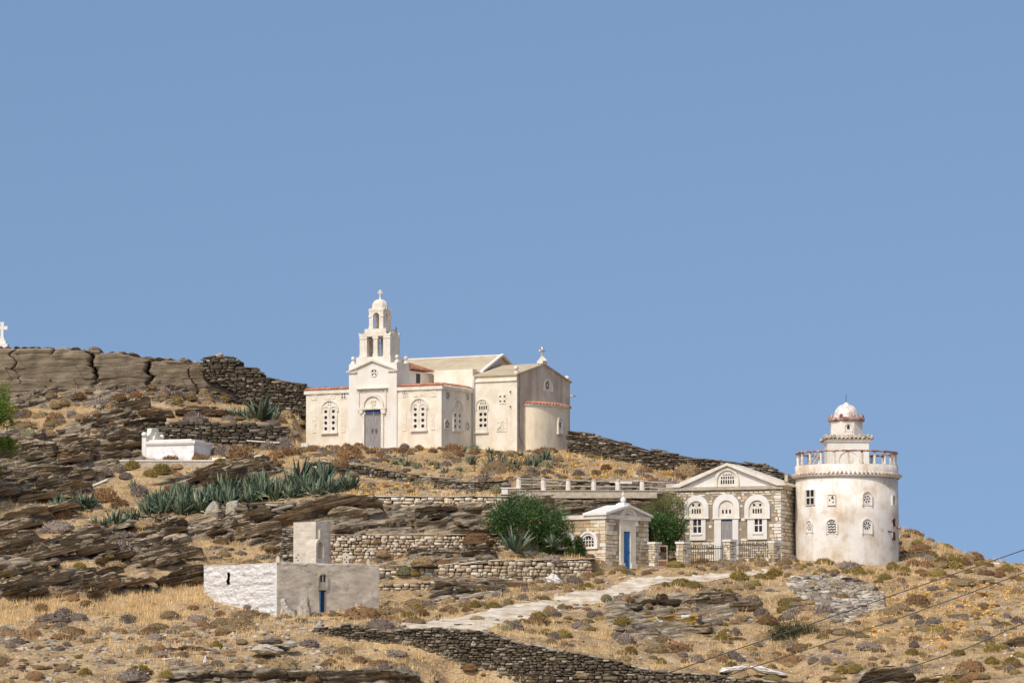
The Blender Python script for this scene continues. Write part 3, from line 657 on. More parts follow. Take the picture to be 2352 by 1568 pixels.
# apse
aw, ab = 2.62, 1.22; zap = za(932, 1230, xE)
def apse(z0, z1, d):
    pr = []; n = 28
    return n
b = MB(); n = 28; v = []; f = []
for z in (zb, zap):
    for i in range(n + 1):
        t = -math.pi / 2 + math.pi * i / n; v.append((xE + ab * math.cos(t), ymid + aw * math.sin(t), z))
for i in range(n): f.append((i, i + 1, n + 2 + i, n + 1 + i))
b.add(v, f, 0, True); b.obj('apse', M['plaster_apse'], ch)
b = MB(); v = []; f = []
prof = [(.0, zap - .12), (.14, zap - .02), (.10, zap + .05), (-ab + .02, zap + .30)]
for dr, z in prof:
    for i in range(n + 1):
        t = -math.pi / 2 + math.pi * i / n; v.append((xE + max(.005, ab + dr) * math.cos(t), ymid + max(.25, (aw + dr) if dr > -.5 else .5) * math.sin(t), z))
for k in range(3):
    for i in range(n): f.append((k * (n + 1) + i, k * (n + 1) + i + 1, (k + 1) * (n + 1) + i + 1, (k + 1) * (n + 1) + i))
b.add(v, f, 1, True)
for i in range(26):
    t = -math.pi / 2 + math.pi * (i + .5) / 26; o = Vector((aw * math.cos(t), ab * math.sin(t), 0)).normalized(); d = Vector((-o.y, o.x, 0))
    p = Vector((xE + ab * math.cos(t), ymid + aw * math.sin(t), zap + .03)) + o * .17; vv = []
    for ll, dz in ((0, 0), (-.45, .12)):
        for rr in (.1, .07):
            for k in range(7):
                a = math.pi * k / 6; vv.append(tuple(p + o * ll + d * (rr * math.cos(a)) + Vector((0, 0, rr * math.sin(a) + dz))))
    ff = []
    for k in range(6): ff += [(k, k + 1, 15 + k, 14 + k), (7 + k, 21 + k, 22 + k, 8 + k), (k, 7 + k, 8 + k, k + 1)]
    b.add(vv, ff, 0, True, random.random())
b.obj('apse_roof', [M['terracotta'], M['trim']], ch)
# nave roof and its gable
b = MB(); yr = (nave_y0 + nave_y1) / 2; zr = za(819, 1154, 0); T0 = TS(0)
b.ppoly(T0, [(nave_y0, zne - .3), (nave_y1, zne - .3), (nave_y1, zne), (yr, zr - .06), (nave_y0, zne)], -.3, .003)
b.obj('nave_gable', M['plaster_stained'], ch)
b = MB()
for y0 in (nave_y0 - .25, nave_y1 + .25):
    sl = (zr - zne) / (yr - nave_y0); z0 = zr - sl * abs(y0 - yr)
    b.ppoly(T0, [(y0, z0 - .05), (yr, zr - .05), (yr, zr + .06), (y0, z0 + .06)], -6.9, .14)
b.obj('nave_roof', M['roofgrey'], ch)
b = MB()
for y0 in (nave_y0 - .3, nave_y1 + .3):
    z0 = zr - sl * abs(y0 - yr)
    b.ppoly(T0, [(y0, z0 + .05), (yr, zr + .05), (yr, zr + .17), (y0, z0 + .17)], .0, .24)
b.box(-6.9, -.01, yr - .09, yr + .09, zr + .04, zr + .12)
b.obj('verge_coping', M['white'], ch)
b = MB()
for (x, y, w_, h_) in ((740, 483, 22, 40), (795, 460, 22, 85), (848, 492, 20, 26)):
    u, v_ = 976.2 + .21975 * x, 746.5 + .21975 * y
    yy_, z_ = F.X(u, v_, 0); hw_ = w_ * .21975 / 17.5; hh_ = h_ * .21975 / 72
    b.pbox(T0, yy_ - hw_, yy_ + hw_, z_ - hh_, z_ + hh_, .004, .010)
b.obj('vent_opening', M['dark'], ch)
# tiled arm behind the porch
b = MB(); zt0 = za(851, 970, xb); zt1 = zt0 + .62; x0a, x1a = -6.5, xb + .2; xm = (x0a + x1a) / 2
b.add([(x0a, 1.5, zt0), (x1a, 1.5, zt0), (x1a, yS + .3, zt0), (x0a, yS + .3, zt0), (xm, 1.5, zt1), (xm, yS - .6, zt1)], [(1, 2, 5, 4), (0, 4, 5, 3), (2, 3, 5), (0, 1, 4), (0, 3, 2, 1)], 0)
k = 0
yy_ = 1.6
while yy_ < yS + .25:
    f1 = max(0, min(1, (yS + .3 - yy_) / .95)); L_ = (x1a - xm) * f1
    if L_ > .2:
        vv = []
        for t_ in (0, 1):
            X_ = x1a + .04 - L_ * t_; Z_ = zt0 + (zt1 - zt0) * (L_ * t_) / (x1a - xm) + .01
            for q in range(7):
                a = math.pi * q / 6; vv.append((X_, yy_ + .09 * math.cos(a), Z_ + .09 * math.sin(a)))
        b.add(vv, [(q, q + 1, 8 + q, 7 + q) for q in range(6)] + [tuple(range(7))], 0, True, random.random())
    yy_ += .21
b.obj('tiled_roof', M['terracotta'], ch)
b = MB(); b.pbox(TS(xb - .012), ya(956, xb), ya(965, xb), za(884, 960, xb), za(858, 960, xb), .003, .01); b.obj('side_opening', M['dark'], ch)
# porch
zsh = fz(832, 913); zat = fz(817.6, 896); yp = 1.5
b = MB(); b.box(xa, xb, -.13, yp, zb, zsh)
u0, u1 = fx(819.3), fx(898.3)
b.box(u0, u1, -.10, yp - .05, zsh, zat)
po = b.obj('porch_wall', M['plaster_white'], ch)
b = MB(); T = TF(-.13); xm = (xa + xb) / 2; zpk = fz(825.5, 857); zpl = fz(853.5, 805)
o = [(xa - .13, zpl), (xm, zpk), (xb + .13, zpl)]
for (p, q) in ((o[0], o[1]), (o[2], o[1])): b.ppoly(T, [(p[0], p[1]), (q[0], q[1]), (q[0], q[1] - .12), (p[0], p[1] - .08)], .0, .16)
b.pbox(T, xa - .12, xa + .62, zpl - .10, zpl - .02, .003, .12); b.pbox(T, xb - .62, xb + .12, zpl - .10, zpl - .02, .003, .12)
b.obj('pediment_moulding', M['trim'], po)
b = MB(); rx, rz_ = F.Y(859.3, 855.6, -.13)
b.pring(T, circ(rx, rz_, .27, 24), circ(rx, rz_, .215, 24), 0, .05, closed=True)
for k in range(4):
    t = math.pi / 4 + k * math.pi / 2
    b.ppoly(T, [(rx + .03 * math.cos(t), rz_ + .03 * math.sin(t)), (rx + .2 * math.cos(t - .33), rz_ + .2 * math.sin(t - .33)), (rx + .215 * math.cos(t), rz_ + .215 * math.sin(t)), (rx + .2 * math.cos(t + .33), rz_ + .2 * math.sin(t + .33))], .004, .012, 1)
b.obj('cross_roundel', [M['trim'], M['dark']], po)
# portal
g_ = lambda x, z: F.Y(*Z1(x, z), -.13)
b = MB(); x0, zt = g_(790, 192); x1, _ = g_(1165, 192); _, zl = g_(980, 437); _, zl2 = g_(980, 462)
b.pring(T, [(x0, zl), (x0, zt), (x1, zt), (x1, zl)], [(x0 + .09, zl), (x0 + .09, zt - .08), (x1 - .09, zt - .08), (x1 - .09, zl)], 0, .10)
cx0, cz0 = g_(768, 190); cx1, cz1 = g_(1188, 170)
b.ppoly(T, [(cx0, cz1), (cx0 + .06, cz1 - .05), (x0, zt), (x1, zt), (cx1 - .06, cz1 - .05), (cx1, cz1)], 0, .24)
ax_, az_ = g_(984, 240); _, azi = g_(984, 285); w0 = g_(1108, 430)[0] - g_(862, 430)[0]
b.pring(T, arch(ax_, w0 + .22, zl, az_, 16), arch(ax_, w0 - .10, zl, azi, 16), 0, .12)
b.pbox(T, x0 - .04, x1 + .02, zl2, zl, 0, .18)
for sx, (xx0, xx1) in ((-1, (800, 862)), (1, (1095, 1160))):
    a0, _ = g_(xx0, 480); a1, zc = g_(xx1, 515)
    b.ppoly(T, [(a0, zl2), (a1, zl2), (a1 - (.07 if sx < 0 else 0), zc), (a0 + (.07 if sx > 0 else 0) + (.1 if sx < 0 else 0), zc)], 0, .16)
dj0 = g_(877, 700)[0]; dj1 = g_(1100, 700)[0]
b.pbox(T, dj0 - .17, dj0 - .003, zb + 1, zc, 0, .13); b.pbox(T, dj1 + .003, dj1 + .17, zb + 1, zc, 0, .13)
b.obj('portal_frame', M['trim'], po)
b = MB(); r_ = random.Random(3)
for k in range(22):
    a = r_.uniform(-.2, .2); z_ = r_.uniform(.1, w0 * .36); b.ball((ax_ + a, -.15, zl + z_), r_.uniform(.03, .06), 8)
for sx in (-1, 1):
    b.ppoly(T, circ(ax_ + sx * .62, (az_ + zt) / 2 - .03, .12, 12), .003, .03)
b.obj('carved_emblem', M['relief'], po)
b = MB(); b.pbox(T, dj0, dj1, zb + 1, zl2 - .02, .003, .012, 0)
d = b.obj('door_reveal', M['dark'], po)
b = MB(); zdt = zl2 - .04; mid = (dj0 + dj1) / 2 + .03
for (p, q) in ((dj0 + .02, mid - .02), (mid + .02, dj1 - .02)):
    n_ = 6
    for k in range(n_):
        b.pbox(T, p + (q - p) * k / n_ + .004, p + (q - p) * (k + 1) / n_ - .004, -.1, zdt - .26, .014, .03 + .004 * (k % 2), 0)
    b.pbox(T, p, q, zdt - .24, zdt, .014, .034, 1)
    b.pbox(T, p, q, .16, .22, .034, .042, 2); b.pbox(T, p, q, zdt - .34, zdt - .29, .034, .042, 2)
b.pbox(T, mid - .02, mid + .02, -.1, zdt - .1, .02, .055, 0)
do = b.obj('door', [M['wood'], M['blue_dark'], M['rust']], po)
b = MB()
hx, hz_ = g_(1000, 750)
for sx in (-1, 1):
    b.pring(T, circ(hx + .03 + sx * .13, hz_, .085, 10, .16), circ(hx + .03 + sx * .13, hz_, .05, 10, .12), .035, .06, closed=True)
    for dz in (-.13, 0, .13): b.ball((hx + .03 + sx * .14, -.18, hz_ + dz), .035, 6)
b.obj('door_handle', M['rust'], do)
for c in ((xa + .14, yp - .2), (xb - .14, .15), (xb - .14, yp - .2), (xa + .14, .15)):
    b = MB(); b.lathe([(.17, zsh - .01), (.17, zsh + .10), (.05, zsh + .22), (.06, zsh + .25)], (c[0], c[1], 0), 8, smooth=False); b.ball((c[0], c[1], zsh + .37), .135)
    b.obj('ball_finial', M['trim'], po)
# belfry
be = bpy.data.objects.new('belfry', None); C.objects.link(be); be.parent = ch
bx0, bx1 = fx(826, 780, 0), fx(896, 780, 0); bz1 = fz(761, 890); bzc = fz(772, 890); by0, by1 = .0, 1.25
b = MB(); Tb = TF(by0); op = lambda x, z: F.Y(660.3 + .2636 * x, 631.6 + .2636 * z, by0)
o1 = (op(692, 600)[0], op(748, 600)[0]); o2 = (op(784, 600)[0], op(834, 600)[0]); oz = op(700, 512)[1]
mid_ = (o1[1] + o2[0]) / 2
th = .28
for (Tt, dpt) in ((Tb, 0), (TF(by1 - th), 0)):
    b.phole(Tt, (bx0, mid_, zat + .003, bzc + .05), arch((o1[0] + o1[1]) / 2, o1[1] - o1[0], zat + .01, oz), -th, 0)
    b.phole(Tt, (mid_ + .0005, bx1, zat + .003, bzc + .05), arch((o2[0] + o2[1]) / 2, o2[1] - o2[0], zat + .01, oz), -th, 0)
b.box(bx0 + .004, bx0 + th, by0 + th, by1 - th, zat + .003, bzc + .04); b.box(bx1 - th, bx1 - .004, by0 + th, by1 - th, zat + .003, bzc + .04)
b.box(bx0 + .02, bx1 - .02, by0 + .02, by1 - .02, bzc - .05 + .06, bzc + .09)
# scalloped crest
cw = bx1 - bx0
cr = [(bx0 - .03, bzc + .05), (bx0 - .07, bz1 - .02), (bx0 + .03, bz1 - .05), (bx0 + .16, bz1 - .14), (bx0 + .28, bz1 - .10), (bx0 + .42, bz1 + .04), (bx1 - .42, bz1 + .04), (bx1 - .28, bz1 - .10), (bx1 - .16, bz1 - .14), (bx1 - .03, bz1 - .05), (bx1 + .07, bz1 - .02), (bx1 + .03, bzc + .05)]
b.ppoly(TF(by0), cr, -.12, .015); b.ppoly(TF(by1 - .12), cr, -.12, .015)
cy = by1 - by0
for (x_, sg) in ((bx1, 1), (bx0, -1)):
    c2 = [(by0 + .15, bzc + .05), (by0 + .15, bz1 - .10), (by0 + .3, bz1 - .05), (cy / 2, bz1 + .02), (by1 - .3, bz1 - .05), (by1 - .15, bz1 - .10), (by1 - .15, bzc + .05)]
    b.ppoly(lambda a, z, c, x_=x_, sg=sg: (x_ + sg * c, a, z), c2, -.1, .01)
b.obj('belfry_wall', M['trim'], be)
b = MB()
b.box(bx0 - .035, o1[0], by0 - .035, by1 + .035, oz - .32, oz - .26); b.box(o2[1], bx1 + .035, by0 - .035, by1 + .035, oz - .32, oz - .26)
b.box(bx0 - .03, o1[0] - .001, by0 - .03, by1 + .03, zat + .003, zat + .12); b.box(o2[1] + .001, bx1 + .03, by0 - .03, by1 + .03, zat + .003, zat + .12)
b.box(o1[1] - .05, o2[0] + .05, by0 - .03, by0 + .3, oz - .34, oz - .2); b.box(o1[1] - .03, o2[0] + .03, by0 - .03, by0 + .3, zat + .003, zat + .18)
px0 = (bx0 + bx1) / 2; 
b.box(px0 - .78 + .02, px0 + .78 + .02, by0 + .02, by1 + .05, bz1 + .003, bz1 + .22)
b.obj('string_course', M['trim'], be)
b = MB(); b.lathe([(.03, .36), (.10, .33), (.13, .2), (.15, .08), (.21, 0), (.19, 0)], (o1[1] - .06, (by0 + by1) / 2, zat + .92), 14)
bl = b.obj('bell', M['bronze'], be)
b = MB(); b.tube([(o1[0] - .1, (by0 + by1) / 2, zat + 1.32), (o2[1] + .1, (by0 + by1) / 2, zat + 1.32)], .03); b.tube([(o1[1] - .06, (by0 + by1) / 2, zat + 1.3), (o1[1] - .06, (by0 + by1) / 2, zat + 1.24)], .03)
b.tube([(o2[0] + .1, .6, zat + 1.3), (o2[0] + .16, .6, zat + 1.0), (o2[0] + .12, .6, zat + .75), (o2[0] + .02, .6, zat + .6)], .012)
b.obj('bell_yoke', M['iron'], be)
b = MB(); zu0 = bz1 + .22; zu1 = fz(708, 870); uw = fx(880, 730) - fx(847.5, 730); ux0 = px0 + .02 - uw / 2; ux1 = ux0 + uw; uy0 = .12; uy1 = uy0 + uw
ow = uw * .44; ozu = zu1 - .25; tu = .15
for Tt in (TF(uy0), TF(uy1 - tu)): b.phole(Tt, (ux0, ux1, zu0 + .003, zu1 - .08), arch((ux0 + ux1) / 2, ow, zu0 + .012, ozu), -tu, 0)
for Tt in (TS(ux1), TS(ux0 + tu)): b.phole(Tt, (uy0 + tu, uy1 - tu, zu0 + .003, zu1 - .08), arch((uy0 + uy1) / 2, ow, zu0 + .012, ozu), -tu + .003, -.003)
def scal(a0, a1, z0, z1):
    n_ = 24; pts = [(a0, z0)]
    for i in range(n_ + 1):
        t = i / n_; h = abs(math.sin(t * math.pi * 3)) ** .6 * .10 * (1.15 if .33 < t < .67 else 1); pts.append((a0 + (a1 - a0) * t, z1 - .08 + h))
    return pts + [(a1, z0)]
for Tt in (TF(uy0), TF(uy1 - .08)): b.ppoly(Tt, scal(ux0 - .03, ux1 + .03, zu1 - .14, zu1 + .04), -.08, .02)
for Tt in (TS(ux1), TS(ux0 + .08)): b.ppoly(Tt, scal(uy0 + .1, uy1 - .1, zu1 - .14, zu1 + .04), -.08, .02)
for (x_, y_) in ((ux0, uy0), (ux1, uy0), (ux0, uy1), (ux1, uy1)):
    b.box(x_ - .04 if x_ == ux0 else x_ - .2, x_ + .2 if x_ == ux0 else x_ + .04, y_ - .04 if y_ == uy0 else y_ - .2, y_ + .2 if y_ == uy0 else y_ + .04, ozu - .28, ozu - .2)
    b.box(x_ - .04 if x_ == ux0 else x_ - .2, x_ + .2 if x_ == ux0 else x_ + .04, y_ - .04 if y_ == uy0 else y_ - .2, y_ + .2 if y_ == uy0 else y_ + .04, zu0 + .004, zu0 + .09)
b.box(ux0 + .05, ux1 - .05, uy0 + .05, uy1 - .05, zu1 - .12, zu1 - .06)
b.obj('lantern_arcade', M['trim'], be)
b = MB(); uc = ((ux0 + ux1) / 2, (uy0 + uy1) / 2, 0); dr = (fx(889.5, 700) - fx(856.5, 700)) / 2; zd0 = zu1 - .06; zdt_ = fz(684.5, 872)
H = zdt_ - zd0 - .28
b.lathe([(dr * 1.02, zd0), (dr, zd0 + .26)] + [(dr * math.cos(t), zd0 + .28 + H * math.sin(t)) for t in [math.pi / 2 * k / 8 for k in range(8)]] + [(.06, zdt_), (.05, zdt_ + .08)], uc, 8, smooth=False)
b.obj('dome', M['trim'], be)
b = MB(); cross(b, (uc[0], uc[1], zdt_ + .06), fz(662.8, 872) - zdt_ - .06, .36, .065, ((.66, 1), (.88, .6)))
b.obj('double_cross', M['trim'], be)
b = MB(); cross(b, (bx1 - .18, by1 - .15, bz1), .38, .14, .045, ((.68, 1),)); b.ball((bx1 - .18, by1 - .15, bz1 + .02), .06, 8); b.obj('small_cross', M['rust'], be)
# chancel finials
for (y_, v_) in ((yS + .15, 849), (yN - .12, 863)):
    b = MB(); zz_ = zE + (.12 if y_ < ymid else -.02); b.lathe([(.17, -.05), (.14, .08), (.05, .16), (.06, .2)], (xE - .15, y_, zz_ - .05), 8, smooth=False); b.ball((xE - .15, y_, zz_ + .27), .16)
    b.obj('ball_finial', M['trim'], ch)
b = MB(); b.box(xE - .32, xE + .08, ymid - .32, ymid + .32, zA + .02, zA + .2); b.lathe([(.36, zA + .2), (.1, zA + .48), (.09, zA + .5)], (xE - .1, ymid, 0), 4, smooth=False)
cross(b, (xE - .1, ymid, zA + .48), za(796, 1253, xE) - zA - .5, .75, .1, ((.6, 1),), ax='y'); b.obj('gable_cross', M['trim'], ch)
# windows of the wings
rr_ = .115
def wwin(cxp, hl, hr, top, spr, sill, sb, rows, dxp, T_, pl, r=rr_, rz=None):
    cx_, _ = pl(cxp, 500); a_, zt_ = pl(hl, top); c_2, _ = pl(hr, top)
    roundel_window(F, T_, 0, 0, cx_, abs(c_2 - a_), zt_, pl(cxp, spr)[1], pl(cxp, sill)[1], pl(cxp, sb)[1], [pl(cxp, q)[1] for q in rows], r, ch, abs(pl(cxp + dxp, 500)[0] - cx_), rz)
plL = lambda x, z: F.Y(*Z1(x, z), 0); plS = lambda x, z: F.X(*Z1(x, z), 0)
wwin(403, 272, 512, 338, 488, 790, 770, (488, 567, 641, 718), 51, TF(0), plL)
wwin(1605, 1478, 1722, 308, 457, 757, 737, (453, 530, 608, 685), 50, TF(0), plL)
wwin(2110, 2035, 2182, 318, 465, 762, 740, (462, 540, 616, 693), 30, TS(0), plS)
# relief and pierced panels
def panel(name, pl, T_, x, z, w_, h_, kind, seed=1, **k):
    a, z_ = pl(x, z); ha = abs(pl(x + w_ / 2, z)[0] - a); hb = abs(pl(x, z + h_ / 2)[1] - z_); b = MB()
    if kind == 'relief': emboss(b, T_, a, z_, ha, hb, seed, n=k.get('n', 9))
    elif kind == 'star': star_hole_plate(b, T_, a, z_ + k.get('dz', 0), ha, hb, k.get('n', 8), k.get('r0', .06), k.get('r1', .16), k.get('inner', 0))
    elif kind == 'four':
        b.pbox(T_, a - ha, a + ha, z_ - hb, z_ + hb, 0, .035); s_ = k.get('s', .06); q = k.get('q', .11)
        for sx in (-1, 1):
            for sz in (-1, 1): b.pbox(T_, a + sx * q - s_, a + sx * q + s_, z_ + k.get('dz', 0) + sz * q - s_, z_ + k.get('dz', 0) + sz * q + s_, .035, .039, 1)
    b.obj(name, [M['trim'] if kind != 'relief' else M['relief'], M['dark']], ch)
T_ = TF(0)
panel('carved_panel', plL, T_, 197, 290, 72, 80, 'relief', 1, n=3); panel('carved_panel', plL, T_, 399, 280, 148, 86, 'relief', 2)
panel('pierced_panel', plL, T_, 588, 278, 82, 88, 'four', dz=.0, s=.055, q=.09)
panel('carved_strip', plL, T_, 195, 665, 48, 215, 'relief', 3, n=14); panel('carved_strip', plL, T_, 583, 660, 48, 215, 'relief', 4, n=14)
panel('pierced_panel', plL, T_, 1410, 243, 92, 108, 'star', n=8, r0=.09, r1=.16, inner=.05); panel('carved_panel', plL, T_, 1605, 242, 155, 90, 'relief', 5)
panel('carved_panel', plL, T_, 1797, 247, 74, 84, 'relief', 6, n=4); panel('carved_strip', plL, T_, 1405, 625, 50, 235, 'relief', 7, n=14); panel('carved_strip', plL, T_, 1787, 615, 52, 240, 'relief', 8, n=14)
T_ = TS(0)
panel('pierced_panel', plS, T_, 1980, 273, 62, 135, 'star', n=8, r0=.03, r1=.24); panel('carved_panel', plS, T_, 2108, 250, 28, 66, 'relief', 9, n=5)
panel('pierced_panel', plS, T_, 2247, 295, 56, 115, 'star', n=10, r0=.04, r1=.2); panel('pierced_panel', plS, T_, 1972, 660, 66, 142, 'star', n=5, r0=.03, r1=.26)
panel('pierced_panel', plS, T_, 2245, 688, 62, 142, 'star', n=6, r0=.09, r1=.24)
Z3 = lambda x, z: (976.2 + .21975 * x, 746.5 + .21975 * z)
pl2 = lambda x, z: F.Y(*Z3(x, z), yS); T_ = TF(yS)
panel('pierced_panel', pl2, T_, 811, 770, 68, 104, 'four', s=.055, q=.15); panel('carved_panel', pl2, T_, 803, 1040, 104, 144, 'relief', 11, n=22)
# tall window of the recessed bay
b = MB(); cx_, zt_ = pl2(600, 780); hw_ = (pl2(660, 900)[0] - pl2(540, 900)[0]) / 2; zs_ = pl2(600, 1117)[1]
b.pring(T_, arch(cx_, hw_ * 2 + .12, pl2(600, 890)[1], zt_ + .06, 16), arch(cx_, hw_ * 2, pl2(600, 890)[1], zt_, 16), 0, .07)
wn = b.obj('window', M['trim'], ch)
b = MB(); c2 = pl2(610, 900)[0]; h2 = (pl2(657, 900)[0] - pl2(565, 900)[0]) / 2
rows = [pl2(600, q)[1] for q in (1048, 990, 932)]; e = [zs_, (rows[0] + rows[1]) / 2, (rows[1] + rows[2]) / 2, pl2(600, 902)[1]]
for sx in (-1, 1):
    for k in range(3): b.phole(T_, (min(c2, c2 + sx * h2), max(c2, c2 + sx * h2), e[k], e[k + 1]), circ(c2 + sx * h2 / 2, rows[k], .115), .012, .05)
za0, za1 = pl2(600, 878)[1], pl2(600, 845)[1]
for k in range(4):
    a0 = c2 - h2 + k * h2 / 2; b.phole(T_, (a0, a0 + h2 / 2, e[3], za1 + .05), arch(a0 + h2 / 4, h2 / 2 - .06, za0 - .03, za1 + .02, 6), .012, .05)
b.ppoly(T_, [(c2 - h2, za1 + .05), (c2 + h2, za1 + .05), (c2 + h2 * .75, zt_ - .16), (c2, zt_ - .03), (c2 - h2 * .75, zt_ - .16)], .012, .05)
for k in range(3): b.ppoly(T_, circ(c2 + (k - 1) * h2 * .5, za1 + .16, .06, 4), .05, .054, 1)
for k in range(4): b.pbox(T_, c2 + (k - 1.5) * .1 - .02, c2 + (k - 1.5) * .1 + .02, za1 + .27, za1 + .31, .05, .054, 1)
b.obj('pierced_screen', [M['trim'], M['dark']], wn)
b = MB(); b.pbox(T_, c2 - h2, c2 + h2, zs_, za1 + .04, .002, .008); b.obj('pane', M['dark'], wn)
b = MB(); b.pbox(T_, cx_ - hw_ - .08, cx_ + hw_ + .04, zs_ - .08, zs_, 0, .14); b.obj('window_sill', M['trim'], wn)
b = MB()
for q in (690, 845):
    a, z_ = pl2(897, q); b.tube([(a, yS, z_), (a, yS - .12, z_ - .03), (a, yS - .14, z_ - .08)], .035)
b.obj('lamp_bracket', M['rust'], ch)
# gable niche, apse slit window
pg = lambda x, z: F.X(*Z3(x, z), xE)
b = MB(); a, z_ = pg(1285, 690); a2, zt_ = pg(1285, 568); hw_ = abs(pg(1325, 600)[0] - a); T_ = TS(xE)
b.pring(T_, arch(a, hw_ * 2 + .1, z_, zt_ + .05), arch(a, hw_ * 2, z_, zt_), 0, .06); b.ppoly(T_, arch(a, hw_ * 2, z_, zt_), .002, .02)
star_hole_plate(b, lambda p, q, c: (xE + .02 + c, p, q), a - .15, (z_ + zt_) / 2, .01, .01, 8, .06, .26, 0, 0, 1, .03)
b.obj('niche_window', [M['relief'], M['dark']], ch)
tt = .98
na = Vector((aw * math.cos(.05), ab * math.sin(.05), 0))
yq, zq = F.X(1284.5, 970, xE + ab * .8); yq = ymid + .55
xq = xE + ab * math.sqrt(max(0, 1 - ((yq - ymid) / aw) ** 2)); T_ = TS(xq)
zq0 = F.X(1284, 994, xq)[1]; zq1 = F.X(1284, 957, xq)[1]; yq = F.X(1284.5, 975, xq)[0]
xq = xE + ab * math.sqrt(max(0, 1 - (min(aw * .98, abs(yq - ymid)) / aw) ** 2))
nn = Vector(((xq - xE) / ab ** 2, (yq - ymid) / aw ** 2, 0)).normalized(); tn_ = Vector((-nn.y, nn.x, 0))
TA = lambda a, z, c: (xq + nn.x * c + tn_.x * a, yq + nn.y * c + tn_.y * a, z)
b = MB(); b.pring(TA, arch(0, .62, zq0, zq1), arch(0, .44, zq0, zq1 - .09), -.05, .09); b.ppoly(TA, arch(0, .44, zq0, zq1 - .09), -.05, .02)
b.pbox(TA, -.36, .36, zq0 - .09, zq0, -.05, .13)
for k in range(4): b.pbox(TA, -.14 + (k % 2) * .15, -.14 + (k % 2) * .15 + .12, zq1 - .5 - (k // 2) * .16, zq1 - .37 - (k // 2) * .16, .02, .025, 1)
b.obj('slit_window', [M['relief'], M['dark']], ch)
# drainpipe, lightning cable
b = MB(); yd = yS - .12; b.tube([(.35, yS + .2, zf2 + .25), (.22, yS - .08, zf2 + .3), (.12, yd, zf2 + .15), (.12, yd, zb)], .06, 8)
for z_ in (1.2, 2.8): b.lathe([(.08, z_), (.08, z_ + .05)], (.12, yd, 0), 8)
b.obj('downpipe', M['pipe'], ch)
b = MB(); b.tube([(xE + .04, yS + .28, zE), (xE + .04, yS + .28, .9), (xE + .05, yS + 1.2, 0.15)], .014, 4)
for z_ in (1, 2, 3, 4): b.ball((xE + .05, yS + .28, z_), .035, 6)
b.tube([(xL, .3, zc1 + .18)] + [(xL + i * 1.2, .3, zc1 + .2 + .03 * (i % 2)) for i in range(1, 4)] + [(xa, .3, zc1 + .2)], .012, 4)
b.tube([(xb, .3, zc1 + .18)] + [(xb + i * .9, .3, zc1 + .2 + .03 * (i % 2)) for i in range(1, 4)] + [(0, .3, zc1 + .2), (-.1, yS - .2, zc1 + .2)], .012, 4)
b.obj('lightning_cable', M['iron'], ch)
b = MB(); b.box(xE - .1, xE + .3, yN - .15, yN + .3, zf2 - .52, zf2 - .44); b.obj('water_spout', M['trim'], ch)
# ================================================================ ROUND TOWER
def ZT(x, z): return (1780 + .29296 * x, 861.3 + .29296 * z)
G = Fr(P(1946, 1300, 268), 0); tw = G.empty('round_tower')
tag(tw, 'round white plastered tower with balcony, lantern and small dome', 'tower')
pz = lambda z, y=-3.1: G.Y(1946, ZT(0, z)[1], y)[1]
R = (975 - 160) / 2 * .29296 / (FPX / 268.0)
pzc = lambda z: G.Y(1946, ZT(0, z)[1], 0)[1]
b = MB(); ztop = pz(790 - 20)
pr = [(R * 1.0, -3.0), (R * .985, 0), (R * .99, 1.2), (R * .995, ztop * .5), (R * .985, ztop)]
b.lathe(pr, (0, 0, 0), 72)
tw_wall = b.obj('wall', M['tower'], tw)
b = MB(); z1 = pz(772); z2 = pz(752); b.lathe([(R, ztop - .05), (R + .02, z1 - .16), (R + .15, z1 - .05), (R + .13, z1), (R - .02, z2 + .03)], (0, 0, 0), 72, cap=False)
zr = pz(692, -3.0); b.lathe([(R - .03, z2), (R - .03, zr), (R - .28, zr), (R - .28, zr - .3)], (0, 0, 0), 72, cap=False)
b.lathe([(R - .27, zr - .25), (.02, zr - .2)], (0, 0, 0), 36, cap=False)
b.obj('balcony_parapet', M['tower'], tw)
b = MB(); tiles_ring(b, (0, 0, 0), R, z1 - .02, 78, .20, L=.3, slope=.5, r=.095); b.obj('tiled_skirt', [M['skirt']], tw)
b = MB(); zt_ = pz(585, -3.0)
b.lathe([(R - .32, zt_ - .07), (R - .04, zt_ - .08), (R - .04, zt_ + .02), (R - .32, zt_ + .02), (R - .32, zt_ - .07)], (0, 0, 0), 72, cap=False)
b.obj('balcony_rail', M['redpaint'], tw)
for k in range(22):
    t = 2 * math.pi * (k + .35) / 22; b = MB(); rr = R - .17
    b.lathe([(.10, zr), (.10, zr + .1), (.06, zr + .2), (.085, zr + .45), (.06, zt_ - .25), (.085, zt_ - .08)], (rr * math.cos(t), rr * math.sin(t), 0), 8)
    b.obj('baluster', M['tower'], tw)
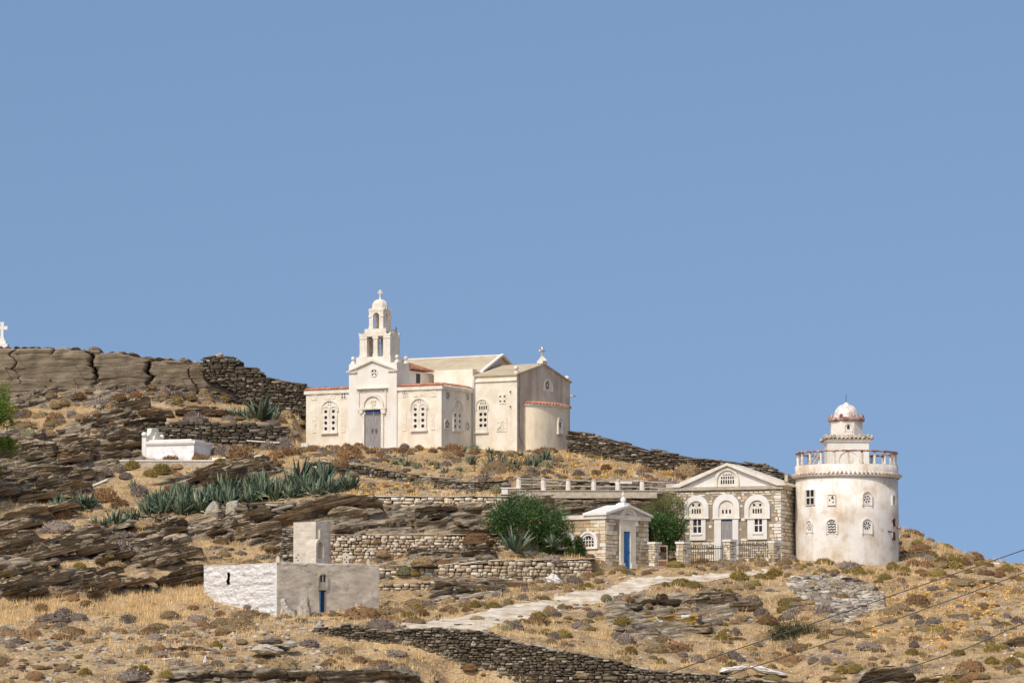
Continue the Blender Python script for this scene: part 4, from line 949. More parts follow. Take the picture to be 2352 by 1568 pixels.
# square block with arches and tiled skirt, lantern, dome
b = MB(); hw = (722 - 395) / 2 * .29296 / 38.5; zs0 = zr - .25; zs1 = pzc(530); b.box(-hw, hw, -hw, hw, zs0, zs1)
b.box(-hw - .1, hw + .1, -hw - .1, hw + .1, zs1, zs1 + .1)
b.pring(TF(-hw), arch(.02, 1.32, zr, pzc(592) - .0, 16), arch(.02, 1.12, zr, pzc(592) - .1, 16), 0, .05); b.ppoly(TF(-hw), circ(.05, zr + .38, .26, 8, .3), .0, .03)
b.obj('upper_block', M['plaster_white'], tw)
b = MB(); hs = hw + .16; zq = pzc(498)
tiles(b, [(-hs, -hs), (hs, -hs), (hs, hs), (-hs, hs), (-hs, -hs)], zs1 + .14, .05, pitch=.25, r=.11, L=.5, slope=.42)
b.add([(-hs, -hs, zs1 + .1), (hs, -hs, zs1 + .1), (hs, hs, zs1 + .1), (-hs, hs, zs1 + .1), (-.95, -.95, zq + .1), (.95, -.95, zq + .1), (.95, .95, zq + .1), (-.95, .95, zq + .1)], [(0, 1, 5, 4), (1, 2, 6, 5), (2, 3, 7, 6), (3, 0, 4, 7), (4, 5, 6, 7)], 1)
for sx in (-1, 1):
    for sy in (-1, 1): b.lathe([(.09, zs1 + .1), (.12, zs1 + .22), (.04, zs1 + .38)], (sx * hs, sy * hs, 0), 6)
b.obj('tiled_cornice', [M['skirt'], M['plaster_white']], tw)
b = MB(); rl = 133 * .29296 / 38.5; zl1 = pzc(365); b.lathe([(rl, zq), (rl, zl1)], (0, 0, 0), 8, smooth=False, a0=math.pi / 8, a1=2 * math.pi + math.pi / 8)
b.obj('lantern_wall', M['tower'], tw)
b = MB(); aw_ = TF(-rl * math.cos(math.pi / 8)); az0, az1 = pzc(450), pzc(383); b.pring(aw_, arch(.05, .52, az0, az1), arch(.05, .40, az0, az1 - .06), 0, .07); b.ppoly(aw_, arch(.05, .40, az0, az1 - .06), .002, .02)
b.ppoly(aw_, arch(.05, .16, az0 + .14, az1 - .12), .02, .026, 1); b.obj('lantern_niche', [M['plaster_white'], M['dark']], tw)
b = MB(); rk = (705 - 415) / 2 * .29296 / 38.5; b.lathe([(rl, zl1 - .02), (rk, zl1 + .04), (rk, zl1 + .22), (rl * .9, zl1 + .24)], (0, 0, 0), 24)
b.obj('lantern_rim', M['redpaint'], tw)
for k in range(8):
    t = 2 * math.pi * (k + .5) / 8; b = MB(); b.lathe([(.1, zl1 + .2), (.11, zl1 + .34), (.03, zl1 + .44)], (rk * .9 * math.cos(t), rk * .9 * math.sin(t), 0), 6); b.obj('corner_finial', M['redpaint'], tw)
b = MB(); rd = 100 * .29296 / 38.5; zd = zl1 + .22; hd = pzc(225) - zd; b.lathe([(rd, zd)] + [(rd * math.cos(t) ** .9, zd + hd * math.sin(t)) for t in [math.pi / 2 * k / 10 for k in range(10)]] + [(.13, zd + hd), (.11, zd + hd + .06), (.01, zd + hd + .1)], (0, 0, 0), 28)
b.obj('dome', M['redspot'], tw)
b = MB(); b.tube([(0, 0, zd + hd), (0, 0, pzc(147))], .018, 5); b.obj('antenna', M['iron'], tw)
# strut of the ladder on the balcony
b = MB(); b.tube([(-2.35, .4, zr - .1), (-1.75, .5, zt_ + .02)], .05); b.tube([(-2.15, .4, zr - .1), (-1.55, .5, zt_ + .02)], .05); b.obj('stair_rail', M['concrete'], tw)
Tc = TC(0, 0, R - .02)
def tw_ang(x, z):
    s_ = max(-.97, min(.97, (x - 567) / 407.0)); return math.asin(s_) * R, pz(z, -R * math.cos(math.asin(s_)))
def tw_win(name, x, z, w_, h_, kind):
    a, z_ = tw_ang(x, z); s_ = abs(math.cos(a / R)); hw_ = w_ * .29296 / 38.5 / 2 / max(.3, s_); hh = h_ * .29296 / 38.5 / 2; b = MB()
    if kind in ('star', 'wave', 'rose'):
        b.pring(Tc, arch(a, hw_ * 2 + .1, z_ - hh, z_ + hh + .05), arch(a, hw_ * 2, z_ - hh, z_ + hh), 0, .10)
        b.ppoly(Tc, arch(a, hw_ * 2, z_ - hh, z_ + hh), .003, .03)
        if kind == 'wave':
            for k in range(4):
                zz_ = z_ - hh * .8 + k * hh * .36; n_ = 9; up = [(a + hw_ * .82 * (2 * i / n_ - 1), zz_ + .035 * math.sin(i * 1.7 + k) + .06) for i in range(n_ + 1)]; dn = [(p, q - .075) for p, q in up]
                b.pring(Tc, up, dn, .03, .034, 1)
            for k in range(3):
                t = math.pi * (k + 1) / 4; b.ppoly(Tc, [(a + .02 * math.cos(t), z_ + hh * .45), (a + hw_ * .7 * math.cos(t - .22), z_ + hh * .45 + hw_ * .7 * math.sin(t - .22)), (a + hw_ * .7 * math.cos(t + .22), z_ + hh * .45 + hw_ * .7 * math.sin(t + .22))], .03, .034, 1)
        else:
            n_ = 8 if kind == 'star' else 6; rr = hw_ * .82; zc = z_ + hh * (.12 if kind == 'star' else -.05)
            for k in range(n_):
                t = 2 * math.pi * k / n_ + .2; s2 = math.pi / n_ * .6; r0 = rr * (.2 if kind == 'star' else .45)
                b.ppoly(Tc, [(a + r0 * math.cos(t), zc + r0 * math.sin(t)), (a + rr * math.cos(t - s2), zc + rr * math.sin(t - s2)), (a + rr * math.cos(t + s2), zc + rr * math.sin(t + s2))], .03, .034, 1)
            if kind == 'rose': b.ppoly(Tc, circ(a, zc, rr * .22, 8), .03, .034, 1)
    elif kind == 'square':
        b.pring(Tc, [(a - hw_ - .05, z_ - hh - .05), (a + hw_ + .05, z_ - hh - .05), (a + hw_ + .05, z_ + hh + .05), (a - hw_ - .05, z_ + hh + .05)], [(a - hw_, z_ - hh), (a + hw_, z_ - hh), (a + hw_, z_ + hh), (a - hw_, z_ + hh)], 0, .08, closed=True)
        b.pbox(Tc, a - hw_, a + hw_, z_ - hh, z_ + hh, .003, .03); r_ = random.Random(5)
        for k in range(6): b.ppoly(Tc, circ(a + r_.uniform(-.6, .6) * hw_, z_ + r_.uniform(-.7, .7) * hh, .05, 5), .03, .035, 1)
    elif kind == 'pane':
        b.pring(Tc, [(a - hw_, z_ - hh), (a + hw_, z_ - hh), (a + hw_, z_ + hh), (a - hw_, z_ + hh)], [(a - hw_ + .07, z_ - hh + .05), (a + hw_ - .05, z_ - hh + .05), (a + hw_ - .05, z_ + hh - .03), (a - hw_ + .07, z_ + hh - .03)], 0, .08, 0, closed=True)
        b.pbox(Tc, a - hw_ - .03, a - hw_ - .002, z_ - hh, z_ + hh, 0, .07, 2)
        b.pbox(Tc, a - hw_ + .05, a + hw_ - .04, z_ - hh + .04, z_ + hh - .02, .003, .02, 1)
        b.pbox(Tc, a + .0, a + .05, z_ - hh + .05, z_ + hh - .03, .021, .07, 0); b.pbox(Tc, a - hw_ + .08, a + hw_ - .05, z_ - .04, z_ + .04, .021, .066, 0)
    else:
        b.pbox(Tc, a - hw_, a + hw_, z_ - hh, z_ + hh, .003, .03, 1); b.pring(Tc, [(a - hw_ - .05, z_ - hh), (a + hw_ + .05, z_ - hh), (a + hw_ + .05, z_ + hh), (a - hw_ - .05, z_ + hh)], [(a - hw_, z_ - hh + .03), (a + hw_, z_ - hh + .03), (a + hw_, z_ + hh - .03), (a - hw_, z_ + hh - .03)], 0, .06, 2, closed=True)
    o = b.obj(name, [M['plaster_white'], M['dark'], M['redpaint']], tw)
    if kind == 'star': o['label'] = 'arched window pierced with an eight-rayed star'
    if kind == 'wave': o['label'] = 'arched window pierced with wavy lines'
    return o
tw_win('window', 264, 957, 66, 122, 'pane'); tw_win('tile_window', 421, 975, 50, 76, 'square'); tw_win('window', 694, 968, 66, 105, 'rose')
tw_win('tile_window', 914, 980, 26, 66, 'square'); tw_win('window', 258, 1188, 40, 92, 'rose'); tw_win('window', 423, 1186, 74, 112, 'wave'); tw_win('window', 692, 1186, 70, 115, 'star')
tw_win('slot_window', 914, 1152, 22, 62, 'dark'); tw_win('slot_window', 914, 1260, 20, 68, 'dark')
b = MB(); a, z_ = tw_ang(868, 1228); b.tube([Tc(a, z_ + .05, -.05), Tc(a, z_, .22)], .05)
b.obj('drain_spout', M['iron'], tw)
b = MB(); a, z_ = tw_ang(955, 1195); p_ = Tc(a, z_, 0); b.tube([p_, (p_[0] + .12, p_[1] - .3, p_[2])], .09, 8); b.obj('drain_spout', M['redpaint'], tw)

# ================================================================ PEDIMENTED STONE HOUSE
def ZM(x, z): return (1464.3 + .2014 * x, 1033.6 + .2014 * z)
H_ = Fr(P(1795.5, 1283, 266), rad(-20)); ho = H_.empty('stone_house')
tag(ho, 'stone house with white pediment and three white arches beside the round tower', 'house')
hm = lambda x, z, y=0: H_.Y(*ZM(x, z), y); hs_ = lambda x, z, x0=0: H_.X(*ZM(x, z), x0)
hx0 = hm(262, 600)[0]; hzc = hm(1640, 440)[1]; hyd = hs_(1812, 600)[0]; hyd = max(hyd, 3.2); zb = -2
def arc_skip(a, z, ha, hb):
    for (c, w_, z0, z1) in SK:
        if abs(a - c) < w_ / 2 + ha and z0 - hb < z < z1 + hb:
            r = w_ / 2
            if z < z1 - r: return True
            if math.hypot(a - c, z - (z1 - r)) < r + min(ha, hb) * .9: return True
    return False
def arcdef(xo0, xo1, xi0, xi1, top, itop, base):
    o0 = hm(xo0, base)[0]; o1 = hm(xo1, base)[0]; i0 = hm(xi0, base)[0]; i1 = hm(xi1, base)[0]; zo = hm((xo0 + xo1) / 2, top)[1]; zi = hm((xo0 + xo1) / 2, itop)[1]; zb_ = hm((xo0 + xo1) / 2, base)[1]
    return o0, o1, i0, i1, zo, zi, zb_
A3 = [arcdef(540, 815, 583, 762, 515, 580, 770), arcdef(865, 1168, 930, 1110, 495, 570, 770), arcdef(1225, 1515, 1275, 1460, 503, 570, 768)]
b = MB(); b.box(hx0, 0, 0, hyd, zb, hzc)
SK = [((o0 + o1) / 2, o1 - o0, zb_ - .05, zo) for o0, o1, i0, i1, zo, zi, zb_ in A3]
wl = hm(600, 1028)[1]; wdl = (hm(625, 800)[0], hm(780, 800)[0]); wdr = (hm(1258, 800)[0], hm(1480, 800)[0]); dd = (hm(880, 900)[0], hm(1155, 900)[0])
SK += [((p + q) / 2, q - p, z0, 50) for (p, q), z0 in ((wdl, wl), (wdr, wl), (dd, -3))]
def skip2(a, z, ha, hb):
    if arc_skip(a, z, ha, hb) and z > A3[0][6] - .05: return True
    for (p, q), z0 in ((wdl, wl), (wdr, wl), (dd, -3)):
        if p - ha < a < q + ha and z0 - hb < z < A3[0][6]: return True
    return False
SK = SK[:3]
stonework(b, TF(0), hx0, 0, -.6, hzc - .02, skip2, quoin=(1, 1), h=(.12, .26), w=(.16, .5), gap=.05, fill=.86)
stonework(b, TS(0), 0.03, hyd, -.6, hzc - .02, lambda *a: False, quoin=(1, 0), h=(.16, .3), w=(.25, .6), gap=.05, fill=.85)
b.obj('wall', [M['mortar'], M['ashlar']], ho)
b = MB(); zc1 = hm(1640, 402)[1]; b.box(hx0 - .12, .12, -.14, hyd, hzc, zc1); b.obj('cornice', M['concrete'], ho)
b = MB(); zt = zc1; p0 = hm(405, 425)[0]; p1 = .30; pk = hm(1030, 145); T = TF(-.02)
b.ppoly(TF(.02), [(p0 + .1, zt + .002), (p1 - .3, zt + .002), (pk[0], pk[1] - .12)], -.3, 0)
b.obj('pediment', M['white'], ho)
b = MB()
for q in (p0, p1):
    b.ppoly(TF(0), [(q, zt + .004), (q - (.5 if q > p0 else -.5), zt + .004), (pk[0], pk[1] - .17), (pk[0], pk[1] + .0), (q, zt + .10)], -3.0, .24)
b.obj('pediment_roof', M['trim'], ho)
b = MB(); b.box(p1 - .55, .02, .5, hyd, zt, zt + .28); b.box(hx0 + .25, p0 + .2, .3, hyd, zt, zt + .25); b.obj('roof_parapet', M['concrete'], ho)
tz0 = zt + .0; ta = hm(1022, 300)[0]; b = MB(); o0 = hm(882, 380)[0]; o1 = hm(1160, 380)[0]; i0 = hm(912, 380)[0]; i1 = hm(1140, 380)[0]; T2 = TF(.02)
b.pring(T2, arch((o0 + o1) / 2, o1 - o0, tz0 + .004, hm(1020, 200)[1], 18), arch((i0 + i1) / 2, i1 - i0, tz0 + .004, hm(1020, 230)[1], 18), 0, .12)
b.ppoly(T2, arch((i0 + i1) / 2, i1 - i0, tz0 + .004, hm(1020, 230)[1], 18), .004, .03)
lw = b.obj('lunette_window', M['trim'], ho)
b = MB(); ga, gz_ = hm(945, 385); gb, gz1_ = hm(1106, 265)
for r_, (zz0, zz1, n_) in enumerate(((385, 335, 6), (328, 296, 6), (288, 270, 6))):
    z0 = hm(1025, zz0)[1]; z1 = hm(1025, zz1)[1]; inset = (0, .02, .14)[r_]
    for k in range(n_):
        a0 = ga + inset + (gb - ga - 2 * inset) * k / n_; a1 = ga + inset + (gb - ga - 2 * inset) * (k + 1) / n_
        b.ppoly(T2, arch((a0 + a1) / 2, (a1 - a0) * .62, z0 + .01, z1, 5), .03, .035)
b.obj('pierced_openings', M['dark'], lw)
T = TF(0)
for n_, (o0, o1, i0, i1, zo, zi, z0) in enumerate(A3):
    c = (o0 + o1) / 2; ci = (i0 + i1) / 2; b = MB()
    b.pring(T, arch(c, o1 - o0, z0, zo, 20), arch(ci, i1 - i0, z0, zi, 20), 0, .13); b.pbox(T, o0 - .03, o1 + .03, z0 - .07, z0 - .002, 0, .16)
    ar = b.obj('arch_surround', M['white'], ho)
    b = MB(); b.ppoly(T, arch(ci, i1 - i0 - .004, z0, zi, 20), .003, .03)
    if n_ == 1:
        for k in range(3): b.ppoly(T, arch(ci + (k - 1) * .22 - .02, .11, hm(0, 722)[1] if False else z0 + .26, z0 + .5, 6), .03, .035, 1)
        b.pbox(T, i0 + .02, i1 - .02, z0 + .01, z0 + .14, .03, .07)
    else:
        w4 = (i1 - i0) * .62
        for k in range(4): b.ppoly(T, arch(ci - w4 / 2 + w4 * (k + .5) / 4, w4 / 4 * .66, z0 + .26, z0 + .54, 6), .03, .035, 1)
        for sx in (-1, 1):
            b.ppoly(T, circ(ci + sx * .19, z0 + .76, .085, 10), .03, .035, 1)
            b.ppoly(T, circ(ci + sx * .05, z0 + .83, .03, 3), .03, .035, 1); b.ppoly(T, circ(ci + sx * .05, z0 + .68, .03, 3), .03, .035, 1)
        for k in range(3): b.ppoly(T, circ(ci + (k - 1) * .12, z0 + .98, .04, 3), .03, .035, 1)
        b.pbox(T, i0 + .02, i1 - .02, z0 + .01, z0 + .1, .03, .06)
    b.obj('pierced_tympanum', [M['trim'], M['dark']], ar)
for (p, q), (pa, pb) in ((wdl, (640, 730)), (wdr, (1340, 1425))):
    if pa == 640: p = hm(600, 800)[0]
    a0 = hm(pa, 800)[0]; a1 = hm(pb, 800)[0]; z1 = A3[0][6] - .07; z0 = hm(700, 940)[1]; b = MB()
    b.pring(T, [(p, wl), (q, wl), (q, z1 - .002), (p, z1 - .002)], [(a0, z0), (a1, z0), (a1, z1 - .03), (a0, z1 - .03)], 0, .09, closed=True)
    b.pbox(T, a0 - .15, a1 + .06, z0 - .15, z0 - .06, .09, .14)
    w_ = b.obj('window', M['white'], ho); b = MB(); b.pbox(T, a0, a1, z0, z1 - .03, .003, .01); b.obj('pane', M['dark'], w_)
    b = MB(); m_ = (a0 + a1) / 2; b.pbox(T, m_ - .035, m_ + .035, z0, z1 - .03, .012, .05); b.pbox(T, a0, a1, (z0 + z1) / 2 - .05, (z0 + z1) / 2 + .02, .012, .046); b.obj('glazing_bar', M['white'], w_)
b = MB(); i0 = hm(958, 900)[0]; i1 = hm(1088, 900)[0]; z1 = A3[1][6] - .07
b.pbox(T, dd[0], i0 - .002, zb, z1 - .002, 0, .11); b.pbox(T, i1 + .002, dd[1], zb, z1 - .002, 0, .11); b.obj('door_frame', M['white'], ho)
b = MB(); b.pbox(T, i0, i1, -1.2, z1 - .1, .003, .03, 0); b.pbox(T, i0, i1, z1 - .1, z1 - .003, .003, .06, 1)
for k in range(4): b.pbox(T, i0 + (i1 - i0) * k / 4 + .01, i0 + (i1 - i0) * (k + 1) / 4 - .01, -1.2, z1 - .18, .03, .04, 0)
b.obj('door', [M['wood'], M['blue_dark']], ho)
b = MB(); b.box(-.3, -.12, 1.7, 1.88, hzc, hzc + .95); b.obj('chimney_post', M['concrete'], ho)

# ================================================================ CHAPEL WITH BLUE DOOR
def ZC(x, z): return (1091 + .2197 * x, 1033.6 + .2197 * z)
Cc = Fr(P(1391.5, 1307, 257.5), rad(-38)); cp = Cc.empty('small_chapel')
tag(cp, 'small stone chapel with a narrow blue door and white gabled porch roof', 'chapel')
cl = lambda x, z, y=0: Cc.Y(*ZC(x, z), y); cr_ = lambda x, z, x0=0: Cc.X(*ZC(x, z), x0)
xl = cl(930, 900)[0]; yr_ = cr_(1812, 900)[0]; zc0 = cl(1368, 714)[1]; zc1 = cl(1368, 670)[1]
bA = [(cl(1092, 1022)[0], cl(1290, 1022)[0], cl(1190, 843)[1], cl(1190, 1025)[1])]
wA = bA[0][1] - bA[0][0]; x2 = cl(1055, 950)[0]
da0 = cr_(1503, 780)[0]; da1 = cr_(1692, 780)[0]; dz0 = cr_(1600, 788)[1]; dz1 = cr_(1600, 592)[1]; dj = (cr_(1507, 1000)[0], cr_(1668, 1000)[0]); dp = (cr_(1542, 1000)[0], cr_(1612, 1000)[0])
b = MB(); b.box(xl, 0, 0, yr_, -2, zc0)
def sk_l(a, z, ha, hb):
    for c, w_, z0, z1 in ((sum(bA[0][:2]) / 2, wA, bA[0][3], bA[0][2]), (x2 - wA / 2, wA, bA[0][3], bA[0][2])):
        if abs(a - c) < w_ / 2 + ha * .9 and z0 - hb < z < z1 + hb * .5 and (z < z1 - w_ / 2 or math.hypot(a - c, z - z1 + w_ / 2) < w_ / 2 + min(ha, hb)): return True
    return False
def sk_r(a, z, ha, hb):
    if dj[0] - ha < a < dj[1] + ha and z < dz0: return True
    return da0 - ha < a < da1 + ha and z > dz0 - hb
stonework(b, TF(0), xl, 0, -.7, zc0 - .01, sk_l, quoin=(0, 1), h=(.13, .27), w=(.2, .6), gap=.028, fill=.97)
stonework(b, TS(0), .03, yr_, -.7, zc0 - .01, sk_r, quoin=(1, 1), h=(.16, .32), w=(.22, .55), gap=.03, fill=.97)
b.obj('wall', [M['mortar'], M['ashlar_warm']], cp)
b = MB(); b.box(xl - .05, .12, -.12, .35, zc0, zc1); b.box(-.3, .12, .352, yr_ + .1, zc0, zc1); b.box(xl, -.302, .352, yr_, zc0, zc1 - .05); b.obj('cornice', M['trim'], cp)
zap_ = cr_(1607, 575)[1]; zle = zc1; T = TS(0); ym = yr_ / 2
b = MB(); b.ppoly(T, [(.12, zle), (yr_ - .02, zle), (ym, zap_ - .1)], -1.3, .03); b.obj('gable', M['cement'], cp)
b = MB()
for q in (-.22, yr_ + .22):
    b.ppoly(T, [(q, zle - .03), (ym, zap_ - .10), (ym, zap_ + .04), (q, zle + .10)], -1.5, .2)
b.obj('porch_roof', M['white'], cp)
b = MB(); cx = (da0 + da1) / 2; wo = da1 - da0; dz1 = min(dz1, dz0 + wo * .75)
oo = [(da0, dz0), ] + [(cx - wo / 2 * math.cos(math.pi * i / 16), dz0 + .12 + (dz1 - dz0 - .12) * math.sin(math.pi * i / 16)) for i in range(17)] + [(da1, dz0)]
wi = wo - .36; ii = [(cx - wi / 2, dz0)] + [(cx - wi / 2 * math.cos(math.pi * i / 16), dz0 + .12 + (dz1 - dz0 - .30) * math.sin(math.pi * i / 16)) for i in range(17)] + [(cx + wi / 2, dz0)]
b.pring(T, oo, ii, .0, .10); ds = b.obj('arch_surround', M['plaster'], cp)
b = MB(); b.ppoly(T, ii, .003, .04, 0); rz2 = (dz0 + dz1) / 2 - .02
for k in range(6):
    t = 2 * math.pi * k / 6; b.ppoly(T, circ(cx - .08 + .15 * math.cos(t), rz2 + .15 * math.sin(t), .05, 6), .04, .045, 1)
b.ppoly(T, circ(cx - .08, rz2, .05, 6), .04, .045, 1)
b.obj('tympanum', [M['plaster'], M['dark']], ds)
b = MB(); zl0 = cr_(1600, 850)[1]; b.pbox(T, dj[0], dj[1], zl0, dz0 - .002, 0, .1)
b.pbox(T, dj[0], dp[0] - .002, -.5, zl0 - .002, 0, .1); b.pbox(T, dp[1] + .002, dj[1], -.5, zl0 - .002, 0, .1)
zpl = cr_(1600, 1182)[1]; b.pbox(T, dj[0] - .03, dp[0] - .001, -.5, zpl, .1, .2); b.pbox(T, dp[1] + .001, dj[1] + .03, -.5, zpl, .1, .2)
b.obj('door_frame', M['plaster'], cp)
b = MB(); b.pbox(T, dp[0], dp[1], -.3, zl0, .004, .03); m_ = (dp[0] + dp[1]) / 2; z0 = -.02; hh = zl0 - z0
for (a, c) in ((.05, .44), (.52, .95)):
    b.pbox(T, dp[0] + .05, m_ - .03, z0 + hh * a, z0 + hh * c, .03, .045); b.pbox(T, m_ + .03, dp[1] - .05, z0 + hh * a, z0 + hh * c, .03, .045)
b.pbox(T, dp[0], dp[1], z0 + hh * .46, z0 + hh * .5, .03, .06); b.pbox(T, m_ - .012, m_ + .012, z0, zl0, .03, .05)
dr = b.obj('door', M['paint_blue'], cp)
b = MB(); b.pbox(T, m_ - .1, m_ + .02, z0 + hh * .76, z0 + hh * .78, .05, .08); b.pbox(T, m_ - .06, m_ - .03, z0 + hh * .22, z0 + hh * .3, .05, .08); b.obj('door_handle', M['iron'], dr)
T = TF(0)
for c in (sum(bA[0][:2]) / 2, x2 - wA / 2):
    b = MB(); z0, z1 = bA[0][3], bA[0][2]; wi = wA - .24
    b.pring(T, arch(c, wA, z0, z1, 18), arch(c, wi, z0 + .05, z1 - .13, 18), 0, .12); b.pbox(T, c - wA / 2, c + wA / 2, z0 - .04, z0 + .05, 0, .125)
    w_ = b.obj('window', M['white'], cp); b = MB(); b.ppoly(T, arch(c, wi, z0 + .05, z1 - .13, 18), .003, .012); b.obj('pane', M['dark'], w_)
    b = MB()
    zt_ = z1 - .13 - wi * .22
    for k in range(5): b.pbox(T, c - wi * .36 + wi * .72 * k / 4 - .022, c - wi * .36 + wi * .72 * k / 4 + .022, z0 + .05, zt_ - (.07 if k in (0, 4) else 0), .013, .05)
    for k in range(3): b.pbox(T, c - wi * .40, c + wi * .40, z0 + .08 + k * .19 - .022, z0 + .08 + k * .19 + .022, .013, .055)
    b.pring(T, arch(c, wi * .98, z0 + .05, z1 - .14, 18), arch(c, wi * .76, z0 + .05, z1 - .14 - wi * .12, 18), .013, .052)
    b.obj('lattice', M['trim'], w_)
b = MB(); p = (-.28, ym, zap_); b.box(p[0] - .3, p[0] + .3, p[1] - .3, p[1] + .3, zap_ - .1, zap_ + .09); b.box(p[0] - .22, p[0] + .22, p[1] - .22, p[1] + .22, zap_ + .09, zap_ + .16); b.ball((p[0], p[1], zap_ + .31), .17)
cross(b, (p[0], p[1], zap_ + .45), .34, .2, .05, ((.6, 1),)); b.obj('roof_finial', M['white'], cp)

# ================================================================ CUBE CHAPEL (lower left)
def ZQ(x, z): return (402 + .2197 * x, 1148.4 + .2197 * z)
Q = Fr(P(635.5, 1413, 240.5), rad(-52)); qc = Q.empty('cube_chapel')
tag(qc, 'low flat-roofed cube chapel, one wall whitewashed and the other bare grey cement', 'chapel')
ql = lambda x, z, y=0: Q.Y(*ZQ(x, z), y); qr = lambda x, z, x0=0: Q.X(*ZQ(x, z), x0)
qx = ql(300, 900)[0]; qy = qr(2136, 900)[0]; zq = ql(1060, 662)[1]
def slabwall(T, a0, a1, b0, b1, m, lump, seed, hole=None, top=.05):
    """uneven hand-built wall face as a displaced grid"""
    na_, nb_ = int((a1 - a0) / .07), int((b1 - b0) / .055)
    A_, B_ = np.meshgrid(np.linspace(a0, a1, na_), np.linspace(b0, b1, nb_))
    d = ((fbm(A_ * 1.4 + seed, B_ * 5.5, seed, 5) - .5) + (1 - np.abs(2 * vn(A_ * 2.6 + (np.floor(B_ * 6 + fbm(A_, B_, 2) * 1.5) % 7) * 3.3, B_ * 6.5, seed) - 1)) * .55) * lump * 1.7
    e = np.minimum(np.minimum(A_ - a0, a1 - A_), .15) / .15; d = d * e
    Bt = B_ + (B_ > b1 - .03) * (fbm(A_ * 1.2, 3 + seed, 1, 4) - .5) * top * 2
    v = np.array([T(a, z, c) for a, z, c in zip(A_.ravel(), Bt.ravel(), d.ravel())])
    ix = np.arange(na_ * nb_).reshape(nb_, na_); f = np.stack([ix[:-1, :-1], ix[:-1, 1:], ix[1:, 1:], ix[1:, :-1]], -1).reshape(-1, 4)
    if hole:
        k = np.ones(len(f), bool); ca = A_.ravel()[f].mean(1); cb = B_.ravel()[f].mean(1)
        k = ~((ca > hole[0]) & (ca < hole[1]) & (cb > hole[2]) & (cb < hole[3])); f = f[k]
    mb = MB(); mb.add(v, f, 0, True); return mb
sw0, sz0 = ql(548, 885); sw1, sz1 = ql(585, 755)
b = slabwall(TF(0), qx, .0, -1.2, zq, 0, .085, 3, (sw0 + .02, sw1 - .02, sz0, sz1)); b.obj('whitewashed_wall', M['whitestone'], qc)
b = slabwall(TS(0), 0, qy, -1.2, zq, 0, .016, 8); b.obj('cement_wall', M['cement'], qc)
b = MB(); b.box(qx + .16, -.16, .45, qy - .16, -1.2, zq - .02); b.obj('inner_core', M['dark'], qc)
b = MB()
v = []; n_ = 30
for s_ in range(4):
    pass
ex = []
for (xa0, ya0, xa1, ya1) in ((qx, 0, 0, 0), (0, 0, 0, qy), (0, qy, qx, qy), (qx, qy, qx, 0)):
    n_ = 22
    for i in range(n_): ex.append((xa0 + (xa1 - xa0) * i / n_ + random.uniform(-.05, .05), ya0 + (ya1 - ya0) * i / n_ + random.uniform(-.06, .03)))
m_ = len(ex); v = []
for z_, sh_ in ((zq - .03, 0), (zq + .05, .0), (zq + .08, .12)):
    for i, (x_, y_) in enumerate(ex): v.append((x_ + (qx / 2 - x_) * sh_ * .3, y_ + (qy / 2 - y_) * sh_ * .3, z_ + (fbm(x_ * 1.3, y_ * 1.3, 5) - .5) * .16))
b.add(v, [(r_ * m_ + i, r_ * m_ + (i + 1) % m_, (r_ + 1) * m_ + (i + 1) % m_, (r_ + 1) * m_ + i) for r_ in range(2) for i in range(m_)] + [tuple(2 * m_ + i for i in range(m_))], 0)
b.obj('flat_roof', M['paleblock'], qc)
T = TS(0); dx0, dz0 = qr(1507, 1190); dx1, dz1 = qr(1572, 935)
b = MB(); b.pbox(T, dx0, dx1, dz0 - .3, dz1, .02, .035, 0); b.pbox(T, dx0, dx0 + .055, dz0 - .3, dz1, .035, .06, 1); b.pbox(T, dx1 - .09, dx1, dz0 - .3, dz1 - .1, .036, .045, 2); b.obj('door', [M['dark'], M['paint_blue'], M['wood']], qc)
b = MB(); a0 = qr(1497, 900)[0]; a1 = qr(1580, 900)[0]; z1 = qr(1540, 772)[1]; z0 = qr(1540, 908)[1]; c_a = (a0 + a1) / 2; w_ = a1 - a0
b.pring(T, arch(c_a, w_ + .16, z0, z1 + .06, 14), arch(c_a, w_, z0, z1, 14), .03, .10); b.ppoly(T, arch(c_a, w_, z0, z1, 14), .03, .05)
for s_ in (-1, 1): b.ppoly(T, arch(c_a + s_ * w_ * .2, w_ * .2, z0 + .28, z0 + .66, 6), .05, .055, 1)
b.pbox(T, a0 - .06, a1 + .04, z0 - .16, z0 - .003, .03, .09); b.obj('door_lunette', [M['stoneblock'], M['dark']], qc)

# ================================================================ masonry block with arched shrine above the cube chapel
B_ = Fr(P(731, 1296, 251), rad(-35)); bk = B_.empty('masonry_block')
tag(bk, 'tall plain cement block standing on the terrace behind the cube chapel', 'masonry block')
zt = B_.Y(*ZQ(1470, 222), .35)[1]; bx = B_.Y(*ZQ(1237, 500), .35)[0]; bx1 = B_.Y(*ZQ(1470, 500), .35)[0]
b = MB(); b.box(bx, bx1, .35, 1.4, -1.5, zt); by1_ = B_.X(*ZQ(1525, 300), bx1)[0]; by2_ = B_.X(*ZQ(1642, 300), bx1)[0]; b.box(bx + .02, bx1 - .1, 1.4, by2_, -1.5, zt - .04); b.box(bx1 - .002, bx1 + .12, .6, 1.4, -1.5, zt - .45)
b.obj('block_wall', M['paleblock'], bk)
SN = Fr(P(731, 1300, 249.6), rad(-35)); sh = SN.empty('arched_shrine'); tag(sh, 'pale barrel-roofed shrine with arched niche in front of the cement block', 'shrine')
sx0 = SN.Y(*ZQ(1365, 560), 0)[0]; sx1 = SN.Y(*ZQ(1472, 560), 0)[0]; sz = SN.Y(*ZQ(1420, 402), 0)[1]; sd_ = SN.X(*ZQ(1566, 560), sx1)[0]
